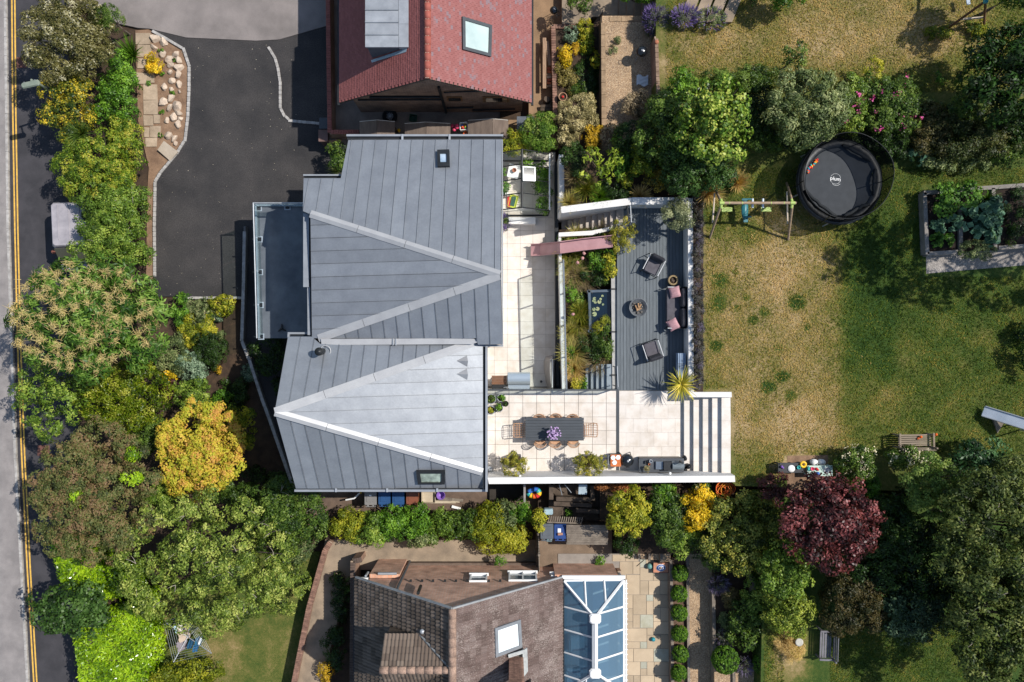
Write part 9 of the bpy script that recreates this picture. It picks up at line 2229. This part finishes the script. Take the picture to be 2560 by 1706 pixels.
def boxball(label, px, py, r, zg, group, n_l=.05):
 SEED[0] += 1
 zc = zg + LEN(r, zg) * .9; c = P(px, py, zc); rr = LEN(r, zc)
 t = thing('box_ball', label, 'topiary', (c.x, c.y, zg), 0, group)
 foliage('crown', t, [(c.x, c.y, zc, rr, rr, rr * .95)], BOXG, n_l, n_l * .6, lai=5, clump=.06, seed=SEED[0], rough=.03, inner=.05, rag=-.04, zmin=-.6)
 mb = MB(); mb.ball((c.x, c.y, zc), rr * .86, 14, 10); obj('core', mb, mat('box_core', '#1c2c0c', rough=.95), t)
 return t, c
names = ['largest clipped box ball of the row, nearest the target board', 'second clipped box ball from the top of the row by the flagstones', 'third clipped box ball from the top of the row by the flagstones', 'fourth clipped box ball from the top of the row by the flagstones', 'fifth clipped box ball from the top of the row by the flagstones', 'sixth clipped box ball, yellowish, at the bottom of the row']
pos = [(1700, 1433, 21.5), (1698, 1485, 19), (1698, 1533, 18.5), (1699, 1585, 19), (1701, 1635, 20), (1697, 1683, 19)]
t0, c0_ = boxball(names[0], *pos[0][:2], 19.5, Z_FLAG + .45, 'clipped box balls in a row')
for lab, (x, y, r_) in list(zip(names, pos))[1:]:
 z = Z_FLAG + .45 + LEN(19.5, Z_FLAG) * .9; q = P(x, y, z)
 dup(t0, (q.x, q.y, Z_FLAG + .45), RU(0, 6), lab)
dupz, _ = boxball('left of the two large clipped box balls at the bottom', 1813, 1650, 33, Z_FLAG + 1.28, 'large box balls')
boxball('right of the two large clipped box balls, nearest the lower lawn', 1914, 1662, 30, Z_FLAG + 1.3, 'large box balls')
for lab, x, y, rx, ry, zt, m, L, W, lai in (('bean plants with red flowers in the upper left of the raised bed', 470, 350, 45, 38, 1.15, BEAN, .13, .12, 2.2), ('bean plants with red flowers at the middle of the raised bed top', 800, 290, 42, 34, 1.3, BEAN, .13, .12, 2.2), ('upper blue green cabbage in the left bed', 390, 760, 16, 16, .6, CABB, .24, .2, 1.2), ('blue green cabbage beside the divider of the left bed', 610, 700, 18, 18, .6, CABB, .24, .18, 1.2), ('lower pale green cabbage in the left bed', 370, 960, 18, 18, .6, BEAN, .2, .16, 1.2), ('small pale cabbage near the bottom of the left bed', 550, 965, 12, 12, .55, BEAN, .2, .16, 1.2),
  ('big blue green squash plant in the middle bed', 980, 680, 48, 46, .8, CABB, .32, .27, 1.6), ('blue green squash plant lower in the middle bed', 1120, 830, 40, 34, .75, CABB, .32, .25, 1.4), ('grey leafy squash at the right of the middle bed', 1240, 500, 26, 24, .75, CABB, .26, .2, 1.4), ('herbs trailing over the front edge of the middle bed', 980, 1130, 52, 26, .6, GREYG, .06, .03, 2.0), ('shaded seedlings in the right hand bed', 1550, 650, 40, 70, .55, DARK, .1, .04, .5)):
 plant('vegetable', lab, 'vegetable', 2280 + x / 6.032, 440 + y / 6.032, rx, ry, Z_LAWN + .3, Z_LAWN + zt, m, n=5, L=L, W=W, wood=0, lai=lai, nl=4)
tuft('leek_row', 'strappy leeks at the top of the middle vegetable bed', 'vegetable', 2280 + 1180 / 6.032, 440 + 330 / 6.032, Z_LAWN + .3, 26, .5, BEAN, n=70, W=.05)
BLADE = LM('lawn_blade', ['#26380f', '#3d5218', '#66682a', '#8c7a45', '#b0966a'], rough=.8, trans=.1, spec=.1)
def turf(name, regs, z, pats, base, n, seed):
 rng = np.random.default_rng(seed); xs, ys = [], []
 A = np.array([(b - a) * (d - c) for a, b, c, d in regs], float); A /= A.sum()
 for (a, b, c, d), f in zip(regs, A):
  m_ = int(n * f); xs.append(rng.uniform(a, b, m_)); ys.append(rng.uniform(c, d, m_))
 X, Y = np.concatenate(xs), np.concatenate(ys); dry = np.full(len(X), base)
 for (px, py, rx, ry, amt, soft, kind) in pats:
  u, v = np.abs(X - px + rng.normal(0, 12, len(X))) / rx, np.abs(Y - py + rng.normal(0, 12, len(X))) / ry
  r_ = np.hypot(u, v) if kind == 'e' else np.maximum(u, v)
  dry += amt * np.clip((1 + soft - r_) / (2 * soft), 0, 1)
 keep = ~((X > 2305) & (Y > 462) & (Y < 692) | (X < 1836) & (Y > 972) | (X > 1960) & (X < 2076) & (Y > 1136)); X, Y, dry = X[keep], Y[keep], dry[keep]
 k = (H - z) / F; C = np.stack([(X - 1280) * k, (853 - Y) * k, z + rng.uniform(.01, .05, len(X))], 1)
 clump = .18 * np.sin(C[:, 0] * 2.1 + 1.7 * np.sin(C[:, 1] * 1.3)) * np.sin(C[:, 1] * 1.9) + .1 * np.sin(C[:, 0] * 6.1) * np.sin(C[:, 1] * 5.3)
 V = leaf_quads(C, np.tile([.25, .05, 1.0], (len(X), 1)), .10, .02, rng, .55, fold=.1)
 o = bpy.data.objects.new(name, quads_mesh(name, V, np.clip(dry + clump + rng.normal(0, .15, len(X)), 0, 1), BLADE)); COL.objects.link(o); o['kind'] = 'stuff'
turf('grass', [(1765, 2580, 420, 1140), (1665, 2580, -10, 230), (1840, 1960, 1136, 1210)], Z_LAWN, patches, .38, 120000, 5)
turf('grass', [(1910, 2500, 1560, 1720)], Z_LOW, [(1975, 1600, 50, 70, .4, .6, 'e')], .22, 16000, 6)
turf('grass', [(385, 760, 1560, 1720)], Z_FRONT + .06, [], .34, 14000, 8)
rng = np.random.default_rng(77); n = 170
X = rng.uniform(400, 740, n); Y = rng.uniform(110, 740, n); q = [P(x, y, Z_DRIVE + .006) for x, y in zip(X, Y)]
V = leaf_quads(np.array([tuple(v) for v in q]), np.tile([0, 0, 1.0], (n, 1)), .032, .024, rng, .05, fold=0)
o = bpy.data.objects.new('grit', quads_mesh('grit', V, rng.random(n), LM('grit', ['#6b6560', '#8d8680', '#b5afa8', '#4d4944'], trans=0))); COL.objects.link(o); o['kind'] = 'stuff'
